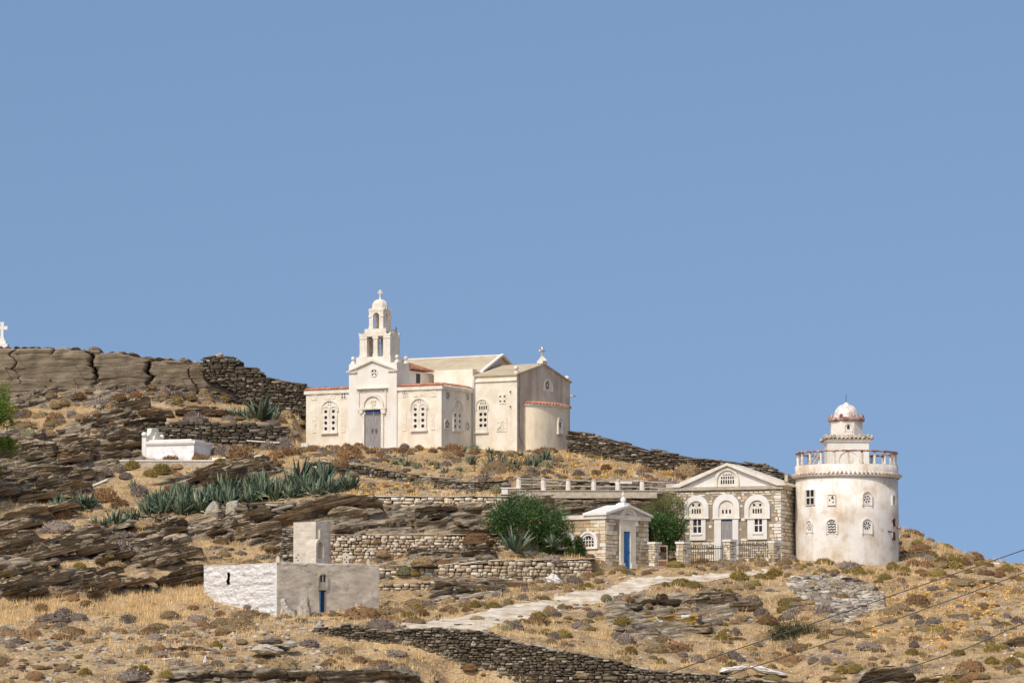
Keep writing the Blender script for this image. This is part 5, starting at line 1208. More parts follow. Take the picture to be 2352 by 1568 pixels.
b = MB(); o = arch(sd_ / 2, sd_, -1.0, sz, 14); i_ = arch(sd_ / 2, sd_ * .62, .42, sz - sd_ * .2, 14)
b.ppoly(TS(sx1), o, sx0 - sx1, -.22); b.phole(TS(sx1), (0.003, sd_ - .003, -.9, sz - .0), i_, -.22, -.2) if False else None
rr_o = [(p, max(q, -.9)) for p, q in o]
b.pring(TS(sx1), o, [(max(sd_ * .19, min(sd_ * .81, p)) if False else sd_ / 2 + (p - sd_ / 2) * .66, (q - .42) * .86 + .42 if q > .42 else .42) for p, q in o], -.219, .02)
b.box(sx0 - .1, sx1 + .06, -.06, sd_ + .06, -1, .16); b.box(sx1 - .22, sx1 + .018, .004, sd_ - .004, .162, .44)
b.obj('shrine_body', M['paleblock'], sh)
b = MB(); b.ppoly(TS(sx1 - .219), [(sd_ / 2 + (p - sd_ / 2) * .7, (q - .42) * .88 + .42 if q > .42 else .42) for p, q in o], .002, .02); b.obj('niche_back', M['plaster_stained'], sh)
# ================================================================ dry-stone walls
_g = [(x, y, z) for x in (-1, 0, 1) for y in (-1, 0, 1) for z in (-1, 0, 1) if not (x == y == z == 0)]
TV = np.array(_g, float); _ix = {g: i for i, g in enumerate(_g)}
TFc = []
for ax in range(3):
    for sgn in (-1, 1):
        for a in (-1, 0):
            for b_ in (-1, 0):
                q = []
                for (p, r) in ((a, b_), (a + 1, b_), (a + 1, b_ + 1), (a, b_ + 1)):
                    t = [0, 0, 0]; t[ax] = sgn; t[(ax + 1) % 3] = p; t[(ax + 2) % 3] = r; q.append(_ix[tuple(t)])
                TFc.append(q if sgn > 0 else q[::-1])
TFc = np.array(TFc)
ln_ = np.linalg.norm(TV, axis=1, keepdims=True); TVr = TV / ln_ * (1 + .66 * (ln_ - 1))      # rounded block
def blocks(mb, cen, size, ang, tone, rng, tilt=None, mat=0, jit=.16, smooth=True):
    """many rounded stones at once. cen Nx3, size Nx3 (half sizes), ang N (about z), tilt N (about local y)"""
    n = len(cen); v = TVr[None] * (1 + rng.uniform(-jit, jit, (n, 26, 3))) * size[:, None, :]
    if tilt is not None:
        c, s_ = np.cos(tilt)[:, None], np.sin(tilt)[:, None]; x, z = v[..., 0].copy(), v[..., 2].copy(); v[..., 0] = x * c - z * s_; v[..., 2] = x * s_ + z * c
    c, s_ = np.cos(ang)[:, None], np.sin(ang)[:, None]; x, y = v[..., 0].copy(), v[..., 1].copy(); v[..., 0] = x * c - y * s_; v[..., 1] = x * s_ + y * c
    v = v + cen[:, None, :]
    f = (TFc[None] + (np.arange(n) * 26)[:, None, None]).reshape(-1, 4)
    mb.add(v.reshape(-1, 3), f, mat, smooth, np.repeat(tone, 26))
def drywall(label, pts, m, h=(.07, .16), w=(.16, .42), thick=.5, seed=1, ragged=.1, group=None, cap=None, core='joint', name='dry_stone_wall', tonebias=0, gapx=.012, sink=.35, cat='stone wall', tilt=.05):
    """pts: (u, v_top, v_bottom, Y) along the wall"""
    rng = np.random.default_rng(seed); top = [P(u, a, Y) for u, a, b_, Y in pts]; bot = [P(u, b_, Y) for u, a, b_, Y in pts]
    ds = [0]
    for a, b_ in zip(top[:-1], top[1:]): ds.append(ds[-1] + math.hypot(b_.x - a.x, b_.y - a.y))
    X_ = [p.x for p in top]; Y_ = [p.y for p in top]; Zt = [p.z for p in top]; Zb = [p.z - sink for p in bot]; L_ = ds[-1]
    I = lambda s_, arr: np.interp(s_, ds, arr)
    o = Vector((X_[0], Y_[0], min(Zb))); cen, size, ang, tone, til = [], [], [], [], []
    z = min(Zb); zmax = max(Zt) + ragged
    while z < zmax:
        hh = rng.uniform(*h) * rng.choice([.8, 1, 1, 1.3]); s_ = -rng.uniform(0, w[0])
        while s_ < L_:
            big = 1.6 if rng.random() < .14 else 1; ww = rng.uniform(*w) * big * rng.choice([.6, 1, 1, 1.3]); m_ = min(max(s_ + ww / 2, 0), L_); zt = I(m_, Zt); zb_ = I(m_, Zb)
            lim = zt + (vn(m_ * 1.1, seed) - .5) * ragged * 2
            if zb_ < z + hh * .6 and z + hh * .75 < lim:
                dx, dy = I(min(m_ + .2, L_), X_) - I(max(m_ - .2, 0), X_), I(min(m_ + .2, L_), Y_) - I(max(m_ - .2, 0), Y_)
                a = math.atan2(dy, dx); nx_, ny_ = math.sin(a), -math.cos(a); pr = rng.uniform(-.06, .05)
                cen.append((I(m_, X_) + nx_ * pr, I(m_, Y_) + ny_ * pr, z + hh / 2 + rng.uniform(-.035, .035)))
                size.append((ww / 2 - gapx, .17, hh / 2 * rng.uniform(.8, 1.1) * (1.35 if big > 1 else 1))); ang.append(a + rng.uniform(-.12, .12)); til.append(rng.uniform(-tilt, tilt))
                tone.append(np.clip(rng.random() ** (1 - tonebias if tonebias < 1 else .1) , 0, 1))
            s_ += ww
        z += hh
    if cap:
        s_ = 0
        while s_ < L_:
            ww = rng.uniform(*cap[0]); m_ = min(s_ + ww / 2, L_); a = math.atan2(I(min(m_ + .2, L_), Y_) - I(max(m_ - .2, 0), Y_), I(min(m_ + .2, L_), X_) - I(max(m_ - .2, 0), X_))
            sl = math.atan2(I(min(m_ + .3, L_), Zt) - I(max(m_ - .3, 0), Zt), .6)
            cen.append((I(m_, X_), I(m_, Y_) + .12, I(m_, Zt) + cap[1] * .15 + (vn(m_ * 1.1, seed) - .5) * ragged * 1.6 - (.04 if ragged > .05 else -.02))); size.append((ww / 2, .3, cap[1] / 2)); ang.append(a + rng.uniform(-.05, .05)); til.append(sl + rng.uniform(-.04, .04)); tone.append(cap[2] * rng.uniform(.8, 1.1)); s_ += ww
    mb = MB(); cen = np.array(cen) - np.array(o); blocks(mb, cen, np.array(size), np.array(ang), np.array(tone), rng, np.array(til), 0, .16)
    # core
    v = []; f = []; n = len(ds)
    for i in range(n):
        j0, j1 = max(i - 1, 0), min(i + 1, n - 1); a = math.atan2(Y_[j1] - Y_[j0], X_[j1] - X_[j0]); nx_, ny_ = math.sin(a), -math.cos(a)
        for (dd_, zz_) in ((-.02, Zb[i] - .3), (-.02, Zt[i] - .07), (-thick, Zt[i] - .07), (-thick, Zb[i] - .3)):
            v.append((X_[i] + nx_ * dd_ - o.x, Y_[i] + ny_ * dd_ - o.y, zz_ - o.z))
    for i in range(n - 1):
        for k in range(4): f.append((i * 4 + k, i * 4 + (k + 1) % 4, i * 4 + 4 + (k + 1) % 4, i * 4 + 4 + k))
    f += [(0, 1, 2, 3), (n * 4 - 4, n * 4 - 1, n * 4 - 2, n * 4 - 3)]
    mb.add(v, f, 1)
    return tag(mb.obj(name, [M[m], M[core]], loc=o, fix=False), label, cat, group, 'thing')
D, L_ = 'drystone_dark', 'drystone_light'
W1 = [(1305,989,1051,287),(1320,989,1052,287),(1369,999,1055,286.2),(1406,1009,1058,285.4),(1483,1031,1073,283.6),(1523,1037,1082,282.6),(1591,1048,1098,281.4),(1681,1057,1110,281),(1751,1068,1125,280.5),(1778,1078,1130,280.2),(1811,1090,1135,280),(1832,1100,1140,280)]
drywall('long dark dry-stone wall stepping down the skyline from the church to the stone house', W1, D, seed=2, tonebias=-.3, ragged=.16, h=(.06, .14), w=(.2, .55), cap=((.5, 1.3), .09, .75))
W2 = [(466,826,846,293.5),(477,820,858,293.5),(525,821,880,293.5),(541,824,890,293.5),(559,829,922,293.5),(561,841,924,293.5),(587,843,930,293.5),(592,849,932,293.5),(606,858,936,293.5),(614,866,938,293.5),(648,875,942,293.5),(708,885,944,293.5),(720,890,946,293.5)]
drywall('tall black dry-stone wall on the skyline left of the church', W2, D, seed=3, tonebias=-.9, ragged=.12, h=(.06, .15), w=(.2, .6), cap=((.4, 1.1), .1, .7))
drywall('dark retaining wall behind the white marble tomb', [(329,966,990,280.6),(371,969,1008,280.6),(470,970,1012,280.7),(574,970,1013,280.9),(640,974,1014,281.2),(656,978,1014,281.6)], D, seed=4, tonebias=-.9, ragged=.05, h=(.08, .18), w=(.2, .6))
drywall('low dark wall curving down the slope above the agave bed', [(702,1060,1082,273.4),(751,1062,1086,273.2),(800,1067,1092,273.1),(849,1073,1098,273),(927,1087,1104,272.8),(976,1094,1108,272.6),(1006,1098,1122,272),(1052,1105,1133,270.6),(1100,1108,1137,269.6),(1162,1104,1136,269)], D, seed=5, ragged=.05, tonebias=.45, h=(.07, .15), cap=((.4, 1.0), .09, .95))
drywall('band of pale squared stones with a cement cap under the bollard terrace', [(832,1140,1152,264.9),(878,1141,1160,264.9),(960,1141,1162,264.9),(1050,1141,1164,265),(1150,1141,1164,265.2)], L_, seed=6, ragged=.01, tonebias=.3, h=(.12, .2), w=(.25, .7), cap=((1.5, 2.6), .07, .9))
drywall('upper terrace wall of light tan stones behind the cube chapel', [(745,1229,1292,257),(830,1229,1293,257.2),(888,1229,1292,257.4),(942,1228,1277,257.9),(1034,1228,1268,258.5),(1100,1228,1268,258.9),(1162,1228,1268,259.2),(1180,1228,1270,259.3)], L_, seed=7, ragged=.0, tonebias=.2, h=(.10, .22), w=(.15, .45), cap=((1.5, 2.6), .06, .8))
drywall('middle terrace wall of tan stones running from the cube chapel to the blue-door chapel', [(868,1300,1320,251.8),(970,1300,1328,252.2),(1016,1299,1330,252.4),(1089,1291,1330,252.8),(1144,1288,1330,253.2),(1181,1287,1338,253.6),(1234,1286,1345,254.3),(1300,1285,1330,255.2),(1352,1284,1322,255.8)], L_, seed=8, ragged=.03, h=(.10, .22), w=(.15, .48), cap=((.6, 1.8), .07, .8))
drywall('lower brown stone wall touching the right corner of the cube chapel', [(868,1339,1388,249.2),(940,1337,1384,249.6),(985,1334,1377,249.9),(999,1333,1354,250)], L_, seed=9, ragged=.03, h=(.12, .24), w=(.18, .5), tonebias=-.6)
drywall('narrow stack of dark stones beside the tall cement block', [(650,1208,1290,253),(662,1208,1290,253),(674,1210,1290,252.8)], D, seed=10, ragged=.05, tonebias=.5, h=(.09, .18), w=(.2, .45))
W9 = [(722,1440,1474,228.3),(760,1438,1478,228),(800,1434,1482,227.8),(850,1440,1488,227.5),(900,1448,1494,227.2),(960,1442,1510,226.9),(1020,1440,1556,226.7),(1050,1442,1580,226.5),(1110,1452,1590,226.2),(1185,1470,1640,225.7),(1300,1494,1640,224.9),(1400,1512,1640,224.3),(1500,1536,1640,223.7),(1600,1545,1640,223.1),(1700,1556,1640,222.5),(1840,1568,1640,221.7),(1990,1590,1640,220.8)]
drywall('long dark dry-stone wall across the foreground below the gravel track', W9, D, seed=11, ragged=.10, h=(.06, .15), w=(.14, .42), cap=((.3, .9), .09, .9), thick=.6)
drywall('small heap of dark rubble below the left end of the agave bed', [(296,1192,1206,261.8),(330,1182,1216,261.6),(370,1180,1222,261.4),(402,1192,1220,261.4)], D, seed=12, ragged=.2, tonebias=.5, h=(.07, .2), w=(.2, .6), tilt=.3)
drywall('short run of loose grey slabs under the agave bed next to the upright slabs', [(546,1160,1190,262.5),(590,1152,1192,262.4),(640,1156,1190,262.3),(668,1160,1180,262.2)], D, seed=13, ragged=.25, tonebias=.6, h=(.08, .22), w=(.3, .9), tilt=.25)
drywall('pile of dark slabs between the bollards and the concrete ledge', [(1290,1106,1126,270.6),(1370,1104,1126,270.8),(1440,1108,1128,271),(1492,1114,1130,271.2)], D, seed=15, ragged=.1, tonebias=.4, h=(.06, .14), w=(.3, .9))

# ================================================================ rock faces and slabs
def rockface(label, top, bot, Y, over=.5, dip=0.0, strata=.14, back=2.0, m='rock', seed=1, res=.07, sm=False, cat='rock outcrop', name='rock_outcrop', group=None, cracks=(), lay=.16, bev=.12, yv=None):
    f = lambda u: Y + (yv or 0) * (u - top[0][0]) / 100.0
    tp = np.array([tuple(P(u, v, f(u))) for u, v in top]); bt = np.array([tuple(P(u, v, f(u))) for u, v in bot])
    x0, x1 = tp[0, 0], tp[-1, 0]; n = max(8, int((x1 - x0) / res)); X_ = np.linspace(x0, x1, n)
    hgt = max(.1, (np.interp(X_, tp[:, 0], tp[:, 2]) - np.interp(X_, bt[:, 0], bt[:, 2])).max()); k = max(6, int(hgt / (res * .8)))
    zt = np.interp(X_, tp[:, 0], tp[:, 2]) + (fbm(X_ * .9, seed, 0) - .5) * .22 + (fbm(X_ * 3.5, seed + 9, 0) - .5) * .12; zb_ = np.interp(X_, bt[:, 0], bt[:, 2]) - .12
    Y0 = np.interp(X_, tp[:, 0], tp[:, 1])
    t = np.linspace(0, 1, k)[:, None]; Z = zt[None] * (1 - t) + zb_[None] * t; XX = np.broadcast_to(X_, Z.shape)
    sc = (Z - dip * XX + (fbm(XX * .35, Z * .7, seed) - .5) * .6) / lay; ly = np.floor(sc); fr = sc - ly
    d = strata * (vn(ly * 5.1 + seed, XX * .5, 0) * 1.6 - .3 + (1 - np.abs(2 * fr - 1) ** 4) * .45) + (fbm(XX * .8, Z * .8, seed + 4) - .5) * strata * 2.5 + (fbm(XX * 4, Z * 9, seed) - .5) * strata * .5
    bl = 2.4 if m == 'cliff' else .75; ly2 = np.floor(sc * (.5 if m == 'cliff' else 1)); bx2 = np.floor(XX / bl + _h(ly2, ly2 * 0, ly2 * 0 + seed) * 9 + Z * .25)
    d = d + (_h(bx2, ly2, bx2 * 0 + seed) - .5) * (.16 if m == 'cliff' else strata * 1.9)
    if m == 'cliff': d = d + (vn(XX * .3 + seed, Z * .4 - XX * .1, 5) - .5) * .3 + (vn(XX * 1.6 + seed, Z * 1.9 - XX * .3, 5) - .5) * .14
    for (cx, cw, cd, *full) in cracks:
        xx = P(cx, (top[0][1] + bot[0][1]) / 2, Y).x + (fbm(Z * 1.1, cx, 0) - .5) * 1.6 + (fbm(Z * 6, cx, 3) - .5) * .3; d = d - cd * np.exp(-np.abs((XX - xx) / cw) * 1.3) * (1 if full else np.clip(fbm(Z * .9, cx + 7, 1) * 4 - 1.3, 0, 1))
    edge = np.minimum(np.minimum(XX - x0, x1 - XX) / .25, 1)
    YY = Y0[None] - over * (1 - t) ** 1.0 - d - (0 if over < 0 else 0) + (1 - np.clip(edge, 0, 1)) ** 2 * (.35 if m == 'cliff' else .5)
    cap = np.clip(1 - t * hgt / bev, 0, 1); YY = YY + cap ** 2 * bev * .6
    rows = []
    for q, (dy, dz) in enumerate(((back, -.55 * back * .3), (back * .55, -.05), (back * .2, .0))):
        rows.append(np.stack([X_, YY[0] + dy, zt + dz + (fbm(X_ * 1.5, q * 3 + seed, 2) - .5) * .15], -1))
    G_ = np.concatenate([np.array(rows), np.stack([XX, YY, Z], -1)])
    rr, cc = G_.shape[:2]; o = Vector((float(X_.mean()), float(Y0.mean()), float(zb_.min()))); ix = np.arange(rr * cc).reshape(rr, cc)
    F_ = np.stack([ix[:-1, :-1], ix[1:, :-1], ix[1:, 1:], ix[:-1, 1:]], -1).reshape(-1, 4)
    mb = MB(); mb.add(G_.reshape(-1, 3) - np.array(o), F_, 0, sm, float(random.random()))
    # closing back so the slab has a body from the sides
    mb2 = [tuple(G_[0, 0] - np.array(o)), tuple(G_[0, -1] - np.array(o)), tuple(G_[-1, -1] + [0, back, 0] - np.array(o)), tuple(G_[-1, 0] + [0, back, 0] - np.array(o))]
    mb.add(mb2, [(0, 1, 2, 3)], 0)
    for side in (0, -1):
        pts = [tuple(G_[r, side] - np.array(o)) for r in range(rr)] + [tuple(G_[-1, side] + [0, back, 0] - np.array(o))]
        mb.add(pts, [tuple(range(len(pts)))], 0)
    return tag(mb.obj(name, M[m], loc=o, fix=False), label, cat, group, 'thing' if name != 'rock_slab' else 'structure')
kw = dict(m='cliff', strata=.07, back=2.5, res=.07, lay=.5)
rockface('broad sandy cliff face on the skyline under the stone cross, split by dark cracks', [(-330,812),(-60,806),(20,804),(100,802),(200,806),(212,809),(222,819),(256,812),(300,819),(330,824),(345,829),(395,831),(464,839),(500,852),(530,872),(548,905)], [(-330,945),(-60,945),(0,936),(124,916),(240,900),(341,908),(426,906),(500,914),(550,925)], 297.3, 1.0, .03, seed=21, cracks=((44,.05,.7),(122,.06,.8),(217,.10,1.6,1),(336,.09,1.7,1),(446,.04,.4)), cat='cliff', name='cliff_face', m='cliff', strata=.03, back=2.5, res=.05, lay=.42)
r_ = dict(strata=.13, res=.06)
rockface('dark layered outcrop above the cliff foot left of the tomb wall', [(196,990),(222,968),(245,948),(262,938),(300,940),(322,958),(328,985)], [(196,1000),(260,1014),(328,1012)], 282.6, .8, .22, seed=24, **r_)
rockface('thin black ledge under dry grass near the upper agaves', [(316,946),(350,937),(395,942),(400,952)], [(316,950),(395,958),(400,958)], 284.5, .7, 0, seed=25, **r_)
rockface('flat black ledge beside the small upper agave', [(402,940),(440,932),(500,934),(530,944)], [(402,946),(470,948),(530,950)], 284.6, .6, 0, seed=26, **r_)
rockface('layered outcrop left of the tomb platform', [(138,1002),(175,998),(210,1005),(260,1012),(326,1014)], [(138,1028),(200,1045),(260,1058),(326,1062)], 279.6, .7, .15, seed=27, **r_)
rockface('broad stepped outcrop in the pine shade', [(-260,1010),(-60,1008),(0,1004),(70,1004),(130,1018),(160,1030),(230,1046)], [(-260,1090),(-60,1088),(60,1085),(150,1078),(230,1070)], 277.2, .9, .12, seed=28, **r_)
rockface('lower bedrock slope below the pine', [(-260,1080),(-60,1078),(60,1072),(150,1070),(215,1076)], [(-260,1165),(-60,1160),(60,1148),(130,1125),(215,1100)], 272.6, 1.0, .14, seed=29, **r_)
rockface('smooth brown bedrock panel left of the single agave', [(120,1094),(165,1080),(215,1072),(240,1084)], [(120,1120),(190,1112),(240,1100)], 272.4, .3, .2, seed=30, m='cliff', strata=.05, res=.07)
rockface('big slanting black slab just below the white tomb', [(392,1106),(430,1094),(470,1083),(515,1068),(548,1058),(585,1055),(612,1058),(622,1070)], [(392,1113),(470,1110),(520,1116),(590,1104),(622,1082)], 274.2, 1.5, .24, seed=31, strata=.16, res=.06)
rockface('long grey slab slanting above the left rocks', [(-10,1192),(40,1176),(78,1166),(112,1172),(124,1180)], [(-10,1222),(40,1228),(90,1212),(124,1196)], 263.6, 1.3, .26, seed=32, **r_)
rockface('pale slab at the left edge under the grass shelf', [(-200,1196),(-60,1194),(0,1196),(25,1205)], [(-200,1240),(0,1240),(25,1222)], 262.8, .9, .1, seed=33, **r_)
rockface('smooth grey boulder block among the left slabs', [(160,1228),(185,1212),(215,1208),(228,1216),(231,1230)], [(160,1243),(200,1246),(231,1240)], 260.6, .4, .3, seed=34, m='stoneblock', strata=.05, res=.06)
rockface('flat-topped slab overhanging a dark gap in the left rocks', [(94,1250),(112,1240),(134,1238),(168,1252)], [(94,1262),(118,1278),(168,1262)], 257.6, .9, -.1, seed=35, **r_)
rockface('dark angular boulder near the left edge', [(10,1282),(22,1264),(34,1262),(48,1284)], [(10,1296),(30,1298),(48,1290)], 254.6, .3, .4, seed=36, strata=.08, res=.06)
rockface('long overhanging slab beneath the agaves, dark hollow under it', [(596,1208),(640,1190),(690,1166),(730,1146),(760,1139),(812,1136),(842,1142),(862,1150),(880,1158)], [(596,1214),(650,1208),(700,1196),(740,1182),(790,1168),(840,1162),(880,1161)], 261.8, 1.7, .24, seed=37, strata=.10, res=.06, lay=.3, bev=.25)
rockface('short slab leaning below the stack of grey stones', [(556,1190),(585,1172),(612,1162),(622,1170)], [(556,1196),(590,1194),(622,1180)], 261.2, 1.2, .35, seed=38, **r_)
rockface('rounded layered rock inside the hollow of the long slab', [(752,1180),(768,1167),(800,1163),(828,1166),(846,1180)], [(752,1193),(800,1193),(846,1194)], 261.4, .7, .1, seed=39, **r_)
rockface('orange-stained bedrock step left of the grass bank', [(118,1352),(150,1332),(190,1314),(215,1312),(240,1326),(264,1346)], [(118,1366),(190,1374),(264,1372)], 246.6, 1.2, .2, seed=40, **r_)
rockface('rock step with yellow lichen left of the cube chapel', [(362,1334),(395,1314),(430,1298),(468,1294),(474,1300)], [(362,1352),(430,1350),(474,1346)], 248.0, 1.2, .25, seed=41, **r_)
rockface('dark rock shelf under the upper terrace wall', [(944,1284),(975,1268),(1010,1261),(1060,1266),(1100,1262),(1140,1268)], [(944,1296),(1010,1298),(1080,1290),(1140,1278)], 256.6, .9, .05, seed=42, m='rockflat', **r_)
rockface('shadowed overhang below the middle terrace wall', [(990,1344),(1030,1336),(1080,1340),(1130,1348),(1160,1352)], [(990,1366),(1040,1376),(1110,1378),(1160,1364)], 250.8, 1.6, -.05, seed=43, m='rockflat', **r_)
rockface('brown bedrock bulge under the pale boulders of the middle terrace wall', [(1030,1330),(1080,1326),(1150,1328),(1200,1334),(1230,1344)], [(1030,1346),(1100,1348),(1180,1356),(1230,1358)], 252.2, .7, 0, seed=44, m='cliff', strata=.08, res=.06)
rockface('tilted slab resting on the upper terrace wall foot', [(1070,1262),(1090,1252),(1112,1248),(1124,1252)], [(1070,1268),(1100,1272),(1124,1264)], 257.4, .7, .2, seed=45, m='rockflat', **r_)
rockface('layered rock face below the concrete ledge behind the blue-door chapel', [(1175,1150),(1250,1146),(1350,1146),(1430,1148),(1500,1150)], [(1175,1196),(1300,1204),(1400,1204),(1500,1200)], 265.6, .3, .12, seed=46, m='rockflat', **r_)
rockface('smooth bedrock slope right of the long slab', [(870,1164),(950,1160),(1040,1160),(1110,1170),(1150,1180)], [(870,1215),(960,1222),(1060,1222),(1150,1216)], 262.6, -1.2, .12, seed=47, m='cliff', strata=.09, res=.06, lay=.22)
rockface('dark jagged ledge on the slope right of the track', [(1394,1412),(1410,1396),(1425,1391),(1455,1394),(1475,1388)], [(1394,1419),(1430,1416),(1475,1408)], 243.2, .9, .1, seed=48, m='rockflat', **r_)
rockface('long black ledge crossing the slope below the gate', [(1434,1390),(1480,1380),(1520,1376),(1548,1371),(1564,1376)], [(1434,1396),(1500,1394),(1564,1390)], 245.0, .9, .05, seed=49, m='rockflat', **r_)
rockface('layered grey outcrop on the slope below the stone house', [(1566,1382),(1600,1366),(1640,1360),(1675,1362),(1696,1376)], [(1566,1412),(1620,1414),(1665,1406),(1696,1392)], 245.6, .8, .05, seed=50, m='rockflat', **r_)
rockface('orange lichen-covered rock with white patches', [(1412,1440),(1450,1428),(1500,1416),(1560,1408),(1612,1410)], [(1412,1462),(1480,1470),(1540,1472),(1612,1454)], 238.6, .5, .08, seed=51, m='lichenrock', strata=.08, res=.06)
rockface('big brown overhanging rock at the bottom edge right of centre', [(1962,1572),(1978,1548),(2000,1531),(2030,1528),(2060,1532),(2085,1540),(2100,1556)], [(1962,1590),(2030,1592),(2100,1576)], 219.6, 1.5, .2, seed=52, m='rockflat', **r_)
rockface('long shadowed rock bank along the bottom edge of the foreground', [(375,1566),(420,1556),(470,1546),(560,1538),(640,1540),(700,1534),(790,1540),(860,1536),(930,1544),(965,1552)], [(375,1590),(560,1600),(965,1600)], 216.4, 1.3, .04, seed=55, m='rockflat', strata=.2, res=.06, lay=.35)
rockface('low dark slabs at the right bottom corner', [(2300,1472),(2325,1462),(2352,1456),(2460,1450)], [(2300,1482),(2340,1486),(2460,1480)], 229.5, .8, .1, seed=53, m='rockflat', **r_)
rockface('bedrock band behind the bollards', [(1150,1112),(1200,1107),(1260,1104),(1300,1108)], [(1150,1130),(1230,1130),(1300,1130)], 270.2, .5, .02, seed=54, m='cliff', strata=.1, res=.06, lay=.2)
rq = random.Random(8)
for (ua, ub, va, vb, n, Y) in ((-60, 95, 803, 804, 9, 297.6), (228, 330, 812, 824, 5, 297.6), (345, 470, 827, 838, 7, 297.4), (100, 215, 805, 807, 4, 297.6)):
    for k in range(n):
        u = ua + (ub - ua) * (k + rq.random()) / n; v = va + (vb - va) * (u - ua) / (ub - ua); ln = rq.uniform(14, 42); t = rq.uniform(4, 9)
        rockface('thin dark slab lying along the top of the sandy cliff', [(u, v - t * .4), (u + ln * .4, v - t), (u + ln * .8, v - t * .8), (u + ln, v - t * .2)], [(u, v + 5), (u + ln, v + 6)], Y, rq.uniform(.2, .8), .12, .06, 1.5, 'rock', 400 + int(u), res=.08, bev=.05, group='dark slabs along the cliff top', cat='rock slab', name='rock_slab')
rockface('grey ledge poking from the rubble below the tower', [(1905, 1336), (1935, 1328), (1965, 1330), (1990, 1340)], [(1905, 1344), (1990, 1348)], 256.5, .6, .0, seed=60, m='rockflat', **r_)
rockface('thin dark ledge under the upper cable', [(2152, 1326), (2180, 1320), (2215, 1328), (2240, 1338)], [(2152, 1331), (2240, 1343)], 259.0, .6, -.1, seed=61, m='rockflat', **r_)
rockface('broken grey ledge at the right under the skyline', [(2238, 1338), (2275, 1328), (2310, 1345), (2330, 1362)], [(2238, 1350), (2330, 1368)], 257.0, .6, -.2, seed=62, m='rockflat', **r_)
rockface('low dark ledge below the big green bush', [(2084, 1566), (2120, 1553), (2165, 1545), (2210, 1552)], [(2084, 1572), (2210, 1562)], 219.2, .8, .1, seed=63, m='rockflat', **r_)
rockface('dark ledge with cushions left of the spiny bush', [(1600, 1476), (1650, 1464), (1700, 1462), (1716, 1468)], [(1600, 1484), (1716, 1476)], 235.6, .8, .1, seed=64, m='rockflat', **r_)
rockface('shadowed ledge beside the flat white slab', [(2035, 1434), (2060, 1424), (2072, 1426), (2076, 1436)], [(2035, 1446), (2076, 1448)], 240.8, .8, .2, seed=65, **r_)
rockface('dark stepped ledge in the left foreground', [(140, 1532), (175, 1518), (215, 1508), (260, 1512), (285, 1508)], [(140, 1552), (200, 1550), (285, 1520)], 222.0, .7, .15, seed=66, **r_)
rockface('thin rock edge crossing the left foreground', [(345, 1497), (385, 1488), (440, 1484), (490, 1492)], [(345, 1502), (440, 1494), (490, 1498)], 224.6, .5, .05, seed=67, **r_)
# generated beds of tilted schist slabs filling the bands between
rs = random.Random(5); cnt = 0
BANDS = [(ROCKP[0], 135, .24, 'tilted schist slab in the broad rock band on the left'), (ROCKP[1], 46, .16, 'schist slab in the bedrock below the left cliff'), (ROCKP[5], 8, .08, 'schist slab under the concrete ledge'), (ROCKP[7], 9, .08, 'schist slab on the slope below the stone house'), (ROCKP[2], 6, .24, 'schist slab beside the big slanting slab')]
for poly, n, dip, lb in BANDS:
    us = [p[0] for p in poly]; vs = [p[1] for p in poly]; made = 0; tries = 0
    while made < n and tries < n * 30:
        tries += 1; u, v = rs.uniform(max(-60, min(us)), max(us)), rs.uniform(min(vs), max(vs))
        if 265 < u < 520 and 985 < v < 1075: continue
        if not inpoly(u, v, poly) or (u > 560 and u < 900 and v < 1215 and v > 1135): continue
        p = hit(u, v)
        if not p or abs(p.y - 262) > 40: continue
        ln = rs.uniform(24, 110); th_ = rs.choice([3, 5, 7, 9, 13, 18]) * rs.uniform(.8, 1.2); a = -dip * ln * (1 if u < 900 else .4)
        if u + ln > 655 and u < 760 and v > 1190: continue
        if pocket(p) and rs.random() < .93: continue
        if 430 < u < 660 and rs.random() < .5: continue
        top = [(u, v - th_ * rs.uniform(.1, .7))] + [(u + ln * q, v + a * q - th_ * rs.uniform(.5, 1.15)) for q in (.12, .3, .34, .6, .64, .85)] + [(u + ln, v + a - th_ * rs.uniform(.1, .8))]
        bt = [(u, v + 2), (u + ln * .5, v + a * .5 + th_ * .35), (u + ln, v + a + 2)]
        rockface(lb, top, bt, p.y - .25, rs.uniform(.05, .75), dip, .09, rs.uniform(.8, 1.8), ('rock' if u < 900 else 'rockflat') if rs.random() < .85 else 'cliff', 100 + cnt, res=.08, bev=.05, group=lb.replace('schist slab', 'schist slabs'), cat='rock slab', name='rock_slab', sm=False); made += 1; cnt += 1
# ================================================================ graves, railings, gate and other things
def ZA(x, z): return (287.1 + .09765 * x, 947.5 + .09765 * z)         # enlarged view of the white tomb
TM = Fr(P(*ZA(1618, 1135), 276), rad(-22)); tm = TM.empty('marble_tomb')
tag(tm, 'large white marble box tomb with curved headstone on the left terrace', 'tomb')
ta = lambda x, z, y=0: TM.Y(*ZA(x, z), y); tb = lambda x, z, x0=0: TM.X(*ZA(x, z), x0)
x0 = ta(500, 900)[0]; yd = tb(2015, 900)[0]; zt = ta(1618, 735)[1]; zt2 = ta(1618, 655)[1]
b = MB(); b.box(x0, 0, 0, yd, .3, zt); b.box(x0, .03, -.03, yd + .03, -.1, .3); b.obj('tomb_chest', M['marble'], tm)
b = MB(); b.box(x0, .10, -.10, yd + .10, zt, zt + .07); b.box(x0, .14, -.14, yd + .14, zt + .07, zt2); b.box(x0, -.3, .25, yd - .25, zt2, zt2 + .13); b.obj('lid', M['white'], tm)
b = MB(); xh = ta(405, 900)[0]; zh = ta(450, 580)[1]; b.box(xh, x0 - .003, -.05, yd + .05, -.1, zh); b.obj('head_slab', M['white'], tm)
